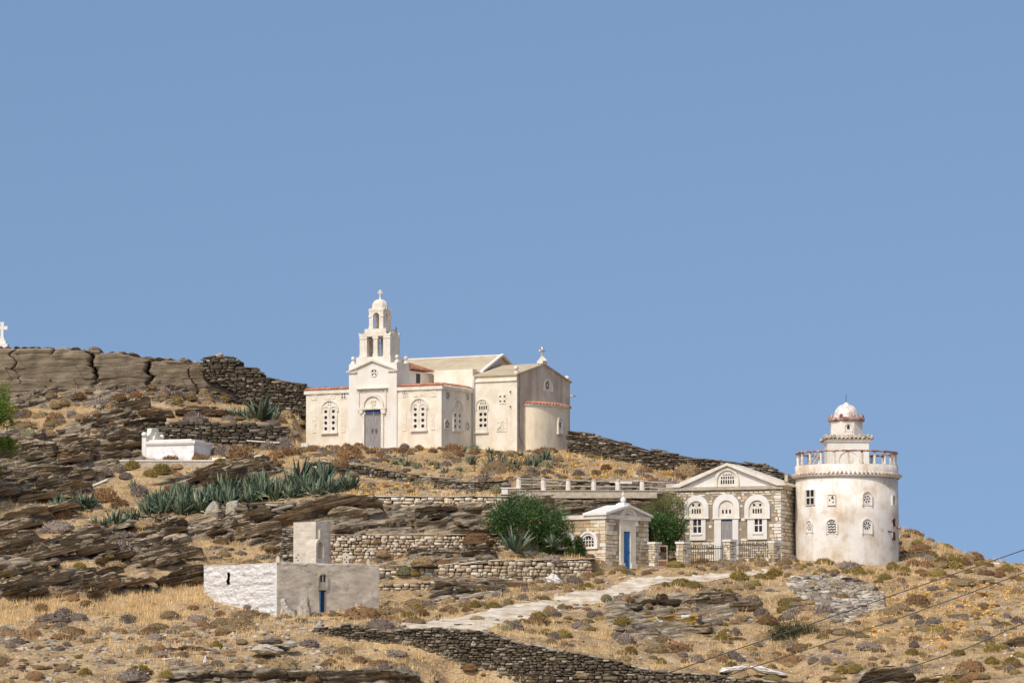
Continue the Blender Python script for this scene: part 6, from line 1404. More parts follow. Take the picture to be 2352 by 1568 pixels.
b = MB(); T = TS(x0 - .0); hw = yd * .5; ztop = ta(680, 345)[1]
pts = []
for i in range(9):
    t = i / 8; pts.append((hw - (.46 + (hw + .02 - .46) * (1 - t) ** 2.4), zh + (ztop - zh) * t))
left = pts; right = [(2 * hw - p, q) for p, q in pts][::-1]
b.ppoly(T, left + [(hw, ztop + .05)] + right, -.3, .0); b.ppoly(T, circ(hw, ztop - .42, .13, 10, .2), .0, .08); b.ppoly(T, [(hw - .45, zt2 + .12), (hw + .45, zt2 + .12), (hw + .32, zt2 + .42), (hw - .32, zt2 + .42)], .0, .16)
hs2 = b.obj('headstone', M['trim'], tm)
for y_ in (-.02, yd + .02):
    b = MB(); b.ball((x0 - .14, y_, zh + .17), .17); b.obj('ball_finial', M['white'], tm)
PF = MB(); Fp = Fr(P(278, 1057, 275.6), 0)
b = MB(); w_ = P(520, 1058, 275).x - P(276, 1058, 275).x; b.box(0, w_ + 1.2, 0, 5, -1, -.02, 0); b.box(-.05, w_ + 1.25, -.05, 5, -.02, .06, 1)
o = b.obj('tomb_platform', [M['concrete'], M['white']], loc=P(276, 1058, 275.3)); tag(o, 'low stone platform carrying the white marble tomb', 'platform')
def slabthing(name, label, cat, u0, u1, v, h, dpt, Y, m='white', dv=0, group=None):
    p0, p1 = P(u0, v, Y), P(u1, v + dv, Y); L1 = (p1 - p0); b = MB(); ang = 0
    hh = h; v_ = [(0, 0, 0), (L1.x, 0, L1.z), (L1.x, dpt, L1.z + .05), (0, dpt, .05)]
    b.add([(x, y, z - hh) for x, y, z in v_] + v_, [(0, 1, 2, 3), (4, 5, 6, 7), (0, 1, 5, 4), (1, 2, 6, 5), (2, 3, 7, 6), (3, 0, 4, 7)])
    o = b.obj(name, M[m], loc=p0); md = o.modifiers.new('b', 'BEVEL'); md.width = .02; md.segments = 2
    return tag(o, label, cat, group, 'thing')
slabthing('grave_slab', 'long white grave kerb right of the marble tomb, half hidden by brown cushions', 'grave', 487, 612, 1051, .5, 1.6, 275.6, dv=-7)
slabthing('grave_slab', 'white flat slab below the agaves left of the church', 'grave', 566, 642, 1010, .08, .9, 279.5, 'trim', dv=5)
slabthing('grave_slab', 'short white slab at the left corner of the church', 'grave', 692, 707, 1017, .25, .8, 282.5, dv=0)
slabthing('grave_slab', 'small pale slab above the tall agave', 'grave', 635, 672, 1066, .3, 1.0, 274.4, 'trim', dv=3)
slabthing('stone_kerb', 'broken whitewashed kerb above the pale stone band', 'kerb', 889, 974, 1112, .14, .4, 271, dv=16)
slabthing('stone_kerb', 'pale block end of the whitewashed kerb', 'kerb', 988, 1031, 1124, .3, .5, 269.6, 'trim', dv=4)
slabthing('stone_lintel', 'long white stone bar lying above the bollard rail', 'stone slab', 1400, 1452, 1106, .14, .5, 271.8, 'whiterock', dv=0)
slabthing('stone_kerb', 'small pale wall top on the skyline right of the tower', 'kerb', 2272, 2296, 1291, .3, .6, 269.5, 'trim', dv=1)
slabthing('stone_kerb', 'pale edge stones beside the round gap in the left slope', 'kerb', 200, 248, 1118, .12, .4, 270.5, 'trim', dv=-20)
slabthing('gate_step', 'worn concrete step in front of the garden gate', 'step', 1503, 1552, 1306.5, .35, 1.2, 259.2, 'concrete', dv=-1)
# bollard terrace
lp0 = P(1188, 1127, 266.4); b = MB(); Lx = P(1509, 1129, 266.4).x - lp0.x
b.box(0, Lx, 0, 1.4, -.42, 0, 0); b.box(-.1, Lx + .05, -.06, 1.5, 0, .05, 0)
o = b.obj('concrete_ledge', [M['concrete'], M['trim']], loc=lp0); tag(o, 'long concrete ledge carrying the row of whitewashed bollards', 'ledge', kind='thing')
bol = None
ordn = ['leftmost whitewashed bollard, next to the stone bench', 'second whitewashed bollard from the left, leaning slightly', 'third whitewashed bollard from the left on the concrete ledge', 'fourth whitewashed bollard from the left on the concrete ledge', 'fifth bollard from the left, standing above the blue-door chapel roof', 'rightmost whitewashed bollard, nearest the stone house']
bx_ = [(1191.6, 1125, 1095), (1248.7, 1127, 1096.5), (1305, 1129, 1098.5), (1363.4, 1129.5, 1099.5), (1419, 1130, 1100), (1475, 1131, 1101)]
for k, (u, v0, v1) in enumerate(bx_):
    p = P(u, v0, 266.9); h = (v0 - v1) / 38.7
    if bol is None:
        b = MB(); b.lathe([(.165, -.05), (.155, h * .5), (.14, h * .86)], (0, 0, 0), 8, 0, False); b.lathe([(.16, h * .86), (.155, h * .92), (.09, h), (.01, h + .01)], (0, 0, 0), 8, 1, False)
        bol = b.obj('bollard', [M['tower'], M['skirt']]); o = bol
    else: o = bol.copy(); C.objects.link(o)
    o.location = p; o.rotation_euler = (0, rad((0, -3, 1, 2, 1, 0)[k]), k * .3); tag(o, ordn[k], 'bollard', 'whitewashed bollards on the concrete ledge')
for q, (dz, lb) in enumerate(((.12, 'upper rusty pipe rail running through the bollards'), (.46, 'lower rusty pipe rail running through the bollards'))):
    b = MB(); pts = [P(u, v1 + dz * 38.7 + (1.2 * math.sin(u)), 266.85) for u, v0, v1 in bx_] + [P(1512, bx_[-1][2] + dz * 38.7 + 2, 266.9), P(1560, bx_[-1][2] + dz * 38.7 + 3, 267.2)]; o0 = pts[0].copy()
    b.tube([p - o0 for p in pts], .035, 6); tag(b.obj('pipe_rail', M['concrete'], loc=o0), lb, 'rail', 'pipe rails')
p = P(1152, 1140, 266.6); bn = bpy.data.objects.new('stone_bench', None); C.objects.link(bn); bn.location = p; tag(bn, 'small stone bench at the left end of the bollard ledge', 'bench')
b = MB(); b.box(-.06, 1.12, 0, .6, .48, .55); b.obj('seat', M['trim'], bn)
b = MB(); b.box(0, .36, .05, .55, -.1, .478); b.obj('leg', M['white'], bn); b = MB(); b.box(.95, 1.08, .05, .55, -.1, .478); b.obj('leg', M['concrete'], bn)
# gate pillars, gate, iron fences
pil = [('stone gate pillar touching the blue-door chapel', 120, 200, 265, 1046, 1350, 259.6), ('stone gate pillar right of the garden gate', 436, 527, 608, 1042, 1332, 260.2), ('stone pillar between the two iron fence panels', 975, 1060, 1133, 1018, 1270, 261.6), ('low stone pillar joined to the right corner of the stone house', 1487, 1560, 1640, 1035, 1215, 263.6)]
for lb, xa_, xc_, xb_, zt_, zb_, Y in pil:
    Fq = Fr(P(*ZM(xc_, zb_), Y), rad(-38)); e = Fq.empty('gate_pillar'); tag(e, lb, 'pillar', 'stone gate pillars')
    q0 = Fq.Y(*ZM(xa_ + 6, 1100), 0)[0]; q1 = min(1.0, Fq.X(*ZM(xb_ - 6, 1100), 0)[0]); h = Fq.Y(*ZM(xc_, zt_ + 22), 0)[1]
    b = MB(); b.box(q0, 0, 0, q1, -.6, h); stonework(b, TF(0), q0, 0, -.1, h - .01, lambda *a: False, quoin=(0, 0), h=(.1, .22), w=(.15, .35), gap=.03); stonework(b, TS(0), .02, q1, -.1, h - .01, lambda *a: False, quoin=(0, 0), h=(.1, .22), w=(.15, .35), gap=.03)
    b.obj('pillar_shaft', [M['mortar'], M['ashlar']], e)
    b = MB(); b.box(q0 - .05, .06, -.06, q1 + .05, h, h + .13); b.obj('cap', M['white'], e)
gt = bpy.data.objects.new('garden_gate', None); C.objects.link(gt); g0 = P(*ZM(222, 1345), 259.8); gt.location = g0; tag(gt, 'narrow rusty pink metal gate between two stone pillars', 'gate')
gw = (P(*ZM(343, 1345), 259.8) - g0).x; gh = (P(*ZM(222, 1083), 259.8) - g0).z
b = MB(); b.box(0, .09, 0, .05, 0, gh); b.box(gw - .06, gw, 0, .05, 0, gh); b.box(.09, gw - .06, 0, .05, gh - .06, gh); b.box(.09, gw - .06, 0, .05, .05, .12); b.box(.09, gw - .06, 0, .05, .42, .50); b.obj('gate_frame', M['gatepink'], gt)
b = MB(); b.box(.09, gw - .06, .01, .035, .12, .42); b.obj('lower_panel', M['rust'], gt)
b = MB()
for k in range(3): x = .09 + (gw - .15) * (k + 1) / 4; b.tube([(x, .025, .5), (x, .025, gh - .06)], .01, 4)
b.tube([(.3 + .16 * math.cos(t / 10 * 6.28), .025, gh + .12 + .12 * math.sin(t / 10 * 6.28)) for t in range(9)], .012, 4)
b.obj('gate_bars', M['iron'], gt)
def ironfence(lb, xA, xB, zT, zB, YA, YB):
    p0, p1 = P(*ZM(xA, zB), YA), P(*ZM(xB, zB), YB); h = (P(*ZM(xA, zT), YA) - p0).z; d = p1 - p0; e = bpy.data.objects.new('iron_fence', None); C.objects.link(e); e.location = p0; tag(e, lb, 'fence', 'iron fences')
    n_ = max(6, int(d.length / .14))
    b = MB(); b.tube([(0, 0, h * .82), tuple(d + Vector((0, 0, h * .82)))], .03, 5); b.tube([(0, 0, .12), tuple(d + Vector((0, 0, .12)))], .03, 5); b.obj('fence_rail', M['iron'], e)
    for k in range(n_ + 1):
        q = d * (k / n_); b = MB(); b.tube([tuple(q), tuple(q + Vector((0, 0, h * .93)))], .015, 4); b.lathe([(.026, h * .92), (.03, h * .94), (.002, h)], tuple(q), 4); b.obj('bar', M['iron'], e)
ironfence('dark iron railing left of the middle pillar, brush behind it', 612, 970, 1080, 1290, 260.8, 261.6)
ironfence('dark iron railing right of the middle pillar in front of the stone house', 1136, 1484, 1045, 1225, 261.9, 263.2)
# pipes, lamp, cross, stones
for k, (x0, z0, x1, z1, lb) in enumerate(((672, 635, 920, 588, 'upper of two cement pipes lying on the bedrock'), (692, 695, 935, 655, 'lower of two cement pipes lying on the bedrock'))):
    zz = lambda x, z: (832.6 + .18312 * x, 1091 + .18312 * z); p0, p1 = P(*zz(x0, z0), 261.9 - k * .3), P(*zz(x1, z1), 262.6 - k * .3); b = MB(); d = p1 - p0
    n_ = 14; ax = d.normalized(); s1 = ax.cross(Vector((0, 0, 1))).normalized(); s2 = ax.cross(s1); v = []
    for (tt_, rr) in ((0, .15), (0, .2), (.06, .215), (.08, .19), (1, .19), (1, .14), (0, .15)):
        for i in range(n_): a = 2 * math.pi * i / n_; v.append(tuple(d * tt_ + s1 * rr * math.cos(a) + s2 * rr * math.sin(a)))
    b.add(v, [(r * n_ + i, r * n_ + (i + 1) % n_, (r + 1) * n_ + (i + 1) % n_, (r + 1) * n_ + i) for r in range(6) for i in range(n_)], 0, True)
    tag(b.obj('cement_pipe', M['concrete'], loc=p0), lb, 'pipe', 'cement pipes')
lz = lambda x, z: (832.6 + .18312 * x, 1091 + .18312 * z)
p = P(*lz(2065, 1010), 259.0); b = MB(); w_ = 1.25; b.box(-.6, .65, 0, .9, -.6, (1010 - 712) * .18312 / 39.8); o = b.obj('stone_plinth', M['stoneblock'], loc=p); tag(o, 'pale stone plinth behind the big single agave', 'plinth', kind='thing')
hp = (1010 - 712) * .18312 / 39.8; e = bpy.data.objects.new('grave_lantern', None); C.objects.link(e); e.location = p + Vector((0, .3, hp)); tag(e, 'small white lantern box on the plinth behind the agave', 'lantern')
b = MB(); b.box(-.22, .22, -.18, .18, .004, .26); b.pring(TF(-.18), [(-.22, .26), (.22, .26), (.22, .52), (-.22, .52)], [(-.16, .3), (.16, .3), (.16, .47), (-.16, .47)], -.36, 0, closed=True); b.obj('lantern_body', M['trim'], e)
b = MB(); b.box(-.15, .15, -.02, .02, .31, .46); b.obj('lantern_glass', M['dark'], e)
zc_ = lambda x, z: (.2746 * x, 717.8 + .2746 * z); p = P(*zc_(18, 300), 299.0); e = bpy.data.objects.new('stone_cross', None); C.objects.link(e); e.location = p; tag(e, 'white stone cross on a stepped base at the far left skyline', 'cross')
k_ = .2746 / (FPX / 299); b = MB(); b.box(-52 * k_, 52 * k_, -.6, .6, -.6, 36 * k_); b.box(-34 * k_, 34 * k_, -.35, .35, 36 * k_, 62 * k_); b.obj('base', M['white'], e)
b = MB(); H0, H1 = 62 * k_, 222 * k_; w = 14 * k_; ar = H1 - 50 * k_
T = TF(-.15); c_w = 46 * k_
pts = [(-w * 1.7, H0), (w * 1.7, H0), (w * .9, H0 + 40 * k_), (w * .85, ar - w), (c_w, ar - w * 1.15), (c_w, ar + w * 1.15), (w * .85, ar + w), (w * 1.25, H1), (-w * 1.25, H1), (-w * .85, ar + w), (-c_w, ar + w * 1.15), (-c_w, ar - w * 1.15), (-w * .85, ar - w), (-w * .9, H0 + 40 * k_)]
b.ppoly(T, pts, -.3, 0); b.obj('cross_shaft', M['white'], e)
def boulder(name, label, cat, pts, Y, dpt, m='stoneblock', seed=1, bulge=.25, kind='thing'):
    """free-standing stone: irregular body through an outline of several points, rounded in depth"""
    r = random.Random(seed); pp = [P(u, v, Y) for u, v in pts]; c = sum(pp, Vector()) / len(pp); n = len(pp); b = MB(); v = []; f = []
    fine = []
    for i in range(n):
        for k in range(3): q = pp[i].lerp(pp[(i + 1) % n], k / 3); fine.append(q + (c - q) * r.uniform(-.05, .05) * (k > 0))
    m_ = len(fine); lev = [(-.5, .35), (-.44, .72), (-.2, .96), (.2, 1.0), (.5, .8)]
    for dy, s_ in lev:
        for q in fine: x = (q - c) * s_; v.append((x.x + r.uniform(-.03, .03), dpt * dy + r.uniform(-.05, .05) * dpt, x.z + r.uniform(-.03, .03)))
    for a in range(4):
        for i in range(m_): f.append((a * m_ + i, a * m_ + (i + 1) % m_, (a + 1) * m_ + (i + 1) % m_, (a + 1) * m_ + i))
    f.append(tuple(range(m_))); f.append(tuple(4 * m_ + i for i in range(m_)))
    b.add(v, f, 0, False); return tag(b.obj(name, M[m], loc=c + Vector((0, dpt * .4, 0))), label, cat, None, kind)
zz = lambda *q: [(402 + .2197 * x, 1148.4 + .2197 * z) for x, z in q]
boulder('standing_stone', 'tall grey pointed stone in front of the cube chapel door wall', 'standing stone', zz((1262, 1290), (1275, 1110), (1320, 1050), (1360, 1000), (1390, 1010), (1408, 1110), (1425, 1180), (1420, 1330), (1340, 1360)), 238.6, .9, seed=1)
boulder('standing_stone', 'pale yellowish upright stone with a flat top by the cube chapel corner', 'standing stone', zz((1090, 1240), (1105, 1130), (1100, 1030), (1148, 1022), (1175, 1090), (1210, 1140), (1215, 1250)), 239.4, .8, 'whiterock2', seed=2)
boulder('standing_stone', 'smaller broad stone between the two tall upright stones', 'standing stone', zz((1160, 1280), (1170, 1170), (1205, 1135), (1255, 1165), (1272, 1210), (1265, 1290)), 239.0, .7, seed=3)
boulder('boulder', 'grey boulder leaning at the start of the foreground wall', 'boulder', zz((1455, 1340), (1478, 1280), (1520, 1250), (1555, 1290), (1550, 1350), (1510, 1388), (1465, 1380)), 229.2, .8, seed=4)
boulder('boulder', 'white quartz boulder with a pointed top at the track edge', 'boulder', [(1244, 1325), (1260, 1323), (1267, 1314), (1278, 1320), (1293, 1335), (1288, 1343), (1258, 1342)], 249.6, 1.0, 'whiterock', seed=5)
boulder('boulder', 'pale broad flat boulder in the foreground grass', 'boulder', zz((770, 1568), (810, 1530), (880, 1505), (960, 1500), (1060, 1530), (1130, 1570), (1100, 1600), (900, 1612)), 222.5, 1.2, 'whiterock2', seed=6)
boulder('boulder', 'flat dark slab lying in the foreground grass', 'boulder', zz((840, 1490), (900, 1460), (1000, 1440), (1100, 1445), (1125, 1480), (1100, 1500), (950, 1505)), 223.6, .9, 'drystone_dark', seed=7)
boulder('boulder', 'flat pale slab right of the dark slab in the foreground', 'boulder', zz((1125, 1530), (1140, 1480), (1210, 1460), (1270, 1480), (1280, 1530), (1200, 1548)), 223.4, .8, 'stoneblock', seed=8)
boulder('boulder', 'small bright white stone standing in the left foreground grass', 'boulder', [(466, 1523), (469, 1510), (472, 1505), (475, 1514), (475, 1522)], 219.5, .3, 'whiterock', seed=9)
boulder('boulder', 'triangular grey upright slab left of the agave rubble heap', 'boulder', [(282, 1226), (288, 1200), (293, 1193), (300, 1196), (306, 1212), (312, 1226)], 260.8, .5, 'stoneblock', seed=10)
boulder('boulder', 'large grey triangular slab leaning behind the left loose stones', 'boulder', [(463, 1190), (472, 1168), (488, 1149), (497, 1150), (505, 1168), (515, 1188)], 263.2, .7, 'stoneblock', seed=11)
boulder('boulder', 'large upright grey slab beside the triangular slab', 'boulder', [(517, 1186), (518, 1156), (528, 1149), (545, 1148), (549, 1160), (548, 1187)], 263.2, .6, 'stoneblock', seed=12)
boulder('boulder', 'flat white slab lit by the sun on the right slope', 'boulder', [(2072, 1441), (2085, 1437), (2112, 1438), (2117, 1441), (2095, 1450)], 240.5, 1.3, 'whiterock2', seed=13)
boulder('boulder', 'pale round stone at the left edge of the rubble slope', 'boulder', [(1868, 1413), (1874, 1407), (1886, 1410), (1886, 1418), (1870, 1418)], 243.0, .4, 'whiterock2', seed=14)
boulder('boulder', 'upright narrow pale stone on the slope right of the track', 'boulder', [(1374, 1434), (1380, 1412), (1381, 1399), (1393, 1397), (1392, 1413), (1384, 1436)], 241.8, .4, 'stoneblock', seed=15)
boulder('boulder', 'pale flat rock on top of the skyline wall left of the church', 'boulder', [(488, 819), (500, 812), (510, 810), (514, 814), (506, 820)], 293.4, .6, 'stoneblock', seed=16)
boulder('boulder', 'white wedge of rock on the left slope above the gap', 'boulder', [(112, 1262), (116, 1248), (128, 1242), (150, 1240), (165, 1246), (160, 1252), (130, 1256)], 259, .5, 'whiterock', seed=17)
boulder('boulder', 'small white stone in the bottom left corner', 'boulder', [(14, 1553), (22, 1546), (38, 1542), (42, 1550), (24, 1560)], 217.4, .4, 'whiterock2', seed=18)
gst = [('small round-topped grave marker left of the cement block', 638, 1291, 1276, 8, 'plain', 246.0), ('pierced grave marker with a cross in front of the cement block', 682.5, 1293, 1265, 13, 'orn', 246.0), ('pierced grave marker with a cross before the tan terrace wall', 794, 1297, 1270, 13.5, 'orn', 248.4), ('small round-topped grave marker near the right corner of the cube chapel', 845.5, 1298, 1283, 7, 'plain', 249)]
for lb, u, v0, v1, w_, kind, Y in gst:
    p = P(u, v0, Y); k_ = Y / FPX; h = (v0 - v1) * k_; hw = w_ / 2 * k_; b = MB(); T = TF(0)
    if kind == 'plain': b.ppoly(T, arch(0, hw * 2, -.3, h, 10), -.12, 0)
    else:
        b.ppoly(T, [(-hw, -.3), (hw, -.3), (hw, h), (hw * .5, h - .06), (0, h + .05), (-hw * .5, h - .06), (-hw, h)], -.12, 0)
        for q in range(3): b.ppoly(T, circ(hw * .3 * (-1) ** q, h * (.25 + .22 * q), hw * .28, 6), .003, .006, 1)
        cross(b, (0, .06, h), .28, .15, .035, ((.65, 1),))
    tag(b.obj('grave_marker', [M['paleblock'], M['dark']], loc=p), lb, 'grave marker', 'grave markers on the cube chapel terrace')
boulder('white_ledge', 'white poured ledge fragment behind the foreground wall', 'ledge', [(1652, 1542), (1662, 1532), (1690, 1529), (1716, 1524), (1722, 1530), (1700, 1540), (1670, 1545)], 223.6, 1.2, 'whiterock', seed=30)
boulder('white_ledge', 'longer white ledge fragment at the right end of the foreground wall', 'ledge', [(1722, 1530), (1740, 1526), (1770, 1536), (1800, 1543), (1812, 1551), (1780, 1551), (1740, 1542)], 223.4, 1.2, 'whiterock', seed=31)
for k, (pts, lb) in enumerate(((((2420, 1240), (2352, 1262), (2100, 1349), (1900, 1419), (1722, 1480), (1600, 1522), (1500, 1556), (1380, 1590)), 'upper black power cable crossing the right side'), (((2420, 1290), (2352, 1315), (2200, 1371), (2040, 1428), (1880, 1482), (1730, 1531), (1600, 1574)), 'middle black power cable crossing the right side'), (((2420, 1398), (2352, 1430), (2220, 1488), (2110, 1525), (2000, 1562), (1930, 1585)), 'lower black power cable crossing the right side'))):
    b = MB(); P_ = [P(u, v, 150 - i * 1.5) for i, (u, v) in enumerate(pts)]; P_ = [P_[0] + (P_[0] - P_[1]) * 3] + P_ + [P_[-1] + (P_[-1] - P_[-2]) * 3]; o0 = P_[0].copy()
    b.tube([p - o0 for p in P_], .017, 6); tag(b.obj('power_cable', M['cable'], loc=o0), lb, 'cable', 'power cables')

# ================================================================ vegetation
def cushion(seed, n=420):
    r = np.random.default_rng(seed); mb = MB(); m = 12; v = []; f = []      # dense twiggy core plus spiky shoots; unit radius
    lob = r.uniform(.75, 1.15, (5, 3))
    def rad_(d):
        q = .86 + .16 * (fbm(d[..., 0] * 2.2 + seed, d[..., 1] * 2.2, d[..., 2] * 2.2, 3) - .5) * 2
        return q
    th = np.linspace(0, 2 * np.pi, 15)[:-1]; ph = np.linspace(-.25, np.pi / 2, 8)
    A, B = np.meshgrid(th, ph); d = np.stack([np.cos(A) * np.cos(B), np.sin(A) * np.cos(B), np.sin(B)], -1); rr = rad_(d) * .93
    core = d * rr[..., None] * np.array([1, 1, .72]); n1, n2 = A.shape; ix = np.arange(n1 * n2).reshape(n1, n2)
    F_ = np.stack([ix[:-1], np.roll(ix[:-1], -1, 1), np.roll(ix[1:], -1, 1), ix[1:]], -1).reshape(-1, 4)
    mb.add(core.reshape(-1, 3), F_, 0, True, .15)
    a = r.uniform(0, 2 * np.pi, n); s_ = r.uniform(0, 1, n); z = s_; q = np.sqrt(1 - z * z); d = np.stack([q * np.cos(a), q * np.sin(a), z], -1)
    base = d * rad_(d)[:, None] * .86 * np.array([1, 1, .72]); jd = d + r.normal(0, .35, (n, 3)); jd /= np.linalg.norm(jd, axis=1)[:, None]
    L = r.uniform(.08, .24, n)[:, None]; side = np.cross(jd, r.normal(0, 1, (n, 3))); side /= np.linalg.norm(side, axis=1)[:, None] + 1e-6
    w = r.uniform(.02, .05, n)[:, None]; tip = base + jd * L
    V_ = np.stack([base - side * w, base + side * w, tip + side * w * .5, tip - side * w * .5], 1).reshape(-1, 3)
    mb.add(V_, (np.arange(n)[:, None] * 4 + np.arange(4)[None]), 0, False, np.repeat(r.uniform(.2, 1, n), 4))
    return mb
SC = {'brown': [(.3, lin(.22, .125, .06)), (.7, lin(.46, .29, .15))], 'grey': [(.3, lin(.20, .155, .12)), (.7, lin(.42, .34, .275))], 'olive': [(.3, lin(.21, .15, .045)), (.7, lin(.44, .33, .11))], 'tan': [(.3, lin(.30, .205, .105)), (.7, lin(.56, .42, .235))], 'sage': [(.3, lin(.21, .19, .10)), (.7, lin(.44, .41, .25))], 'gold': [(.3, lin(.46, .25, .06)), (.7, lin(.75, .47, .14))], 'deep': [(.3, lin(.03, .04, .015)), (.7, lin(.085, .09, .035))]}
SM = {}
for k, st in SC.items():
    mm = mat('scrub_' + k, st, 6, 4, .95, .3, 20, tone=.42, spec=.1, dist=.05, orand=.25, tonestops=[(0, tuple(c * .55 for c in st[0][1][:3]) + (1,)), (.5, st[0][1]), (1, st[1][1])]); SM[k] = [cushion(50 + q + hash(k) % 1 + 7 * len(SM)).mesh('cushion_' + k, mm) for q in range(4)]
CN = {'brown': 'rusty brown', 'grey': 'grey', 'olive': 'mustard-green', 'tan': 'straw-coloured', 'sage': 'pale sage', 'gold': 'golden', 'deep': 'dark green'}
def place_shrub(u, v, w, kind, where, hs=1.0, label=None, Y=None, group=True, deep=None):
    p = P(u, v, Y) if Y else hit(u, v)
    if not p: return None
    s_ = w / 2 * p.y / FPX * 1.15; o = bpy.data.objects.new('cushion_shrub', rs.choice(SM[kind])); C.objects.link(o)
    o.location = Vector((p.x, p.y + s_ * .35, gz(p.x, p.y + s_ * .35) - s_ * .02)); o.rotation_euler = (rs.uniform(-.1, .1), rs.uniform(-.12, .12), rs.uniform(0, 6.3)); o.scale = (s_ * rs.uniform(.9, 1.1), s_ * rs.uniform(.8, 1.2), s_ * hs * rs.uniform(1.0, 1.4))
    g_ = '%s cushion shrubs %s' % (CN[kind], where)
    tag(o, label or ('%s rounded cushion shrub %s' % (CN[kind], where)), 'shrub', g_ if not label else None); return o
rs = random.Random(12)
z9 = lambda x, z: (1722.7 + .2676 * (x) * 1.0, 1234.6 + .2676 * z * 1.0)     # detail view of the right slope
k9 = 1096 / 2352 * .57422
z9 = lambda x, z: (1722.7 + k9 * x, 1234.6 + k9 * z)
SH = []
def add(fn, k, lst, where, lab=None):
    for it in lst:
        x, z, w, c = it[:4]; u, v = fn(x, z); SH.append((u, v, w * k, c, where, it[4] if len(it) > 4 else None))
add(z9, k9, [(810, 530, 120, 'brown', 'round rust-brown cushion in the middle of the grey rubble'), (640, 665, 200, 'grey', 'big grey cushion below the rubble under the upper cable'), (375, 665, 150, 'grey'), (105, 680, 150, 'grey'), (150, 740, 190, 'brown'), (330, 700, 120, 'grey'), (560, 330, 90, 'olive'), (1085, 350, 75, 'olive'), (1500, 330, 95, 'brown'), (1880, 300, 85, 'olive'), (1620, 500, 90, 'grey'), (1725, 460, 65, 'grey'), (1800, 600, 80, 'grey'), (1430, 700, 130, 'grey'), (1580, 735, 150, 'grey'), (1470, 755, 120, 'grey'), (1700, 820, 110, 'grey'), (1410, 940, 110, 'grey'), (1390, 1000, 130, 'olive'), (2080, 980, 150, 'olive'), (2190, 950, 90, 'grey'), (1880, 870, 160, 'tan'), (2040, 890, 120, 'grey'), (740, 990, 100, 'grey'), (550, 1070, 120, 'grey'), (650, 1060, 100, 'grey'), (190, 1115, 90, 'olive'), (900, 1140, 160, 'olive'), (790, 1160, 130, 'olive'), (1540, 1110, 80, 'olive'), (1430, 1160, 120, 'grey'), (1280, 1230, 90, 'olive'), (1700, 1240, 160, 'olive'), (1860, 1240, 110, 'brown'), (2250, 1090, 170, 'olive'), (2080, 1080, 140, 'olive'), (2230, 1150, 120, 'grey'), (2300, 1010, 90, 'olive'), (2150, 330, 110, 'brown'), (2300, 480, 110, 'tan'), (2200, 690, 110, 'grey'), (2290, 730, 110, 'grey'), (40, 1010, 90, 'grey'), (70, 930, 90, 'grey'), (620, 950, 80, 'olive'), (850, 830, 110, 'tan'), (1220, 700, 80, 'brown'), (1160, 1080, 90, 'tan'), (900, 620, 60, 'tan'), (920, 740, 90, 'brown'), (720, 730, 80, 'tan'), (2330, 370, 90, 'brown'), (2250, 300, 90, 'olive'), (2010, 610, 80, 'brown'), (1950, 700, 70, 'tan'), (1660, 950, 90, 'gold'), (1100, 480, 50, 'tan')], 'on the slope below the round tower')
add(z9, k9, [(1330, 175, 90, 'brown'), (1440, 165, 80, 'grey'), (1570, 180, 120, 'olive'), (1410, 245, 140, 'brown', 'dark brown cushion with deep shade right of the tower foot'), (1520, 255, 150, 'brown'), (1640, 235, 150, 'olive'), (1760, 215, 160, 'olive'), (1860, 240, 130, 'brown'), (1880, 195, 130, 'tan'), (1760, 270, 150, 'olive'), (1990, 240, 110, 'olive'), (2060, 245, 90, 'brown'), (1230, 270, 150, 'olive', 'mustard-green cushion against the right foot of the tower'), (1330, 290, 110, 'olive'), (1960, 300, 100, 'tan'), (2210, 280, 110, 'olive'), (2290, 290, 90, 'olive'), (2150, 290, 90, 'brown')], 'along the skyline right of the round tower')
add(z9, k9, [(1030, 315, 90, 'olive'), (930, 305, 130, 'olive'), (820, 300, 90, 'olive'), (510, 235, 70, 'sage'), (300, 190, 180, 'grey', 'wide grey cushion between the stone house and the tower'), (390, 205, 80, 'brown'), (80, 215, 110, 'olive'), (210, 325, 160, 'olive', 'long mustard cushion at the end of the gravel track'), (180, 355, 90, 'olive'), (90, 350, 110, 'olive'), (330, 340, 100, 'tan'), (250, 240, 90, 'tan'), (410, 240, 70, 'olive'), (620, 290, 90, 'tan'), (730, 300, 90, 'tan'), (160, 185, 90, 'tan')], 'at the foot of the round tower')
kC = 1000 / 2352 * .57422; zC = lambda x, z: (1148.4 + kC * x, 1292 + kC * z)
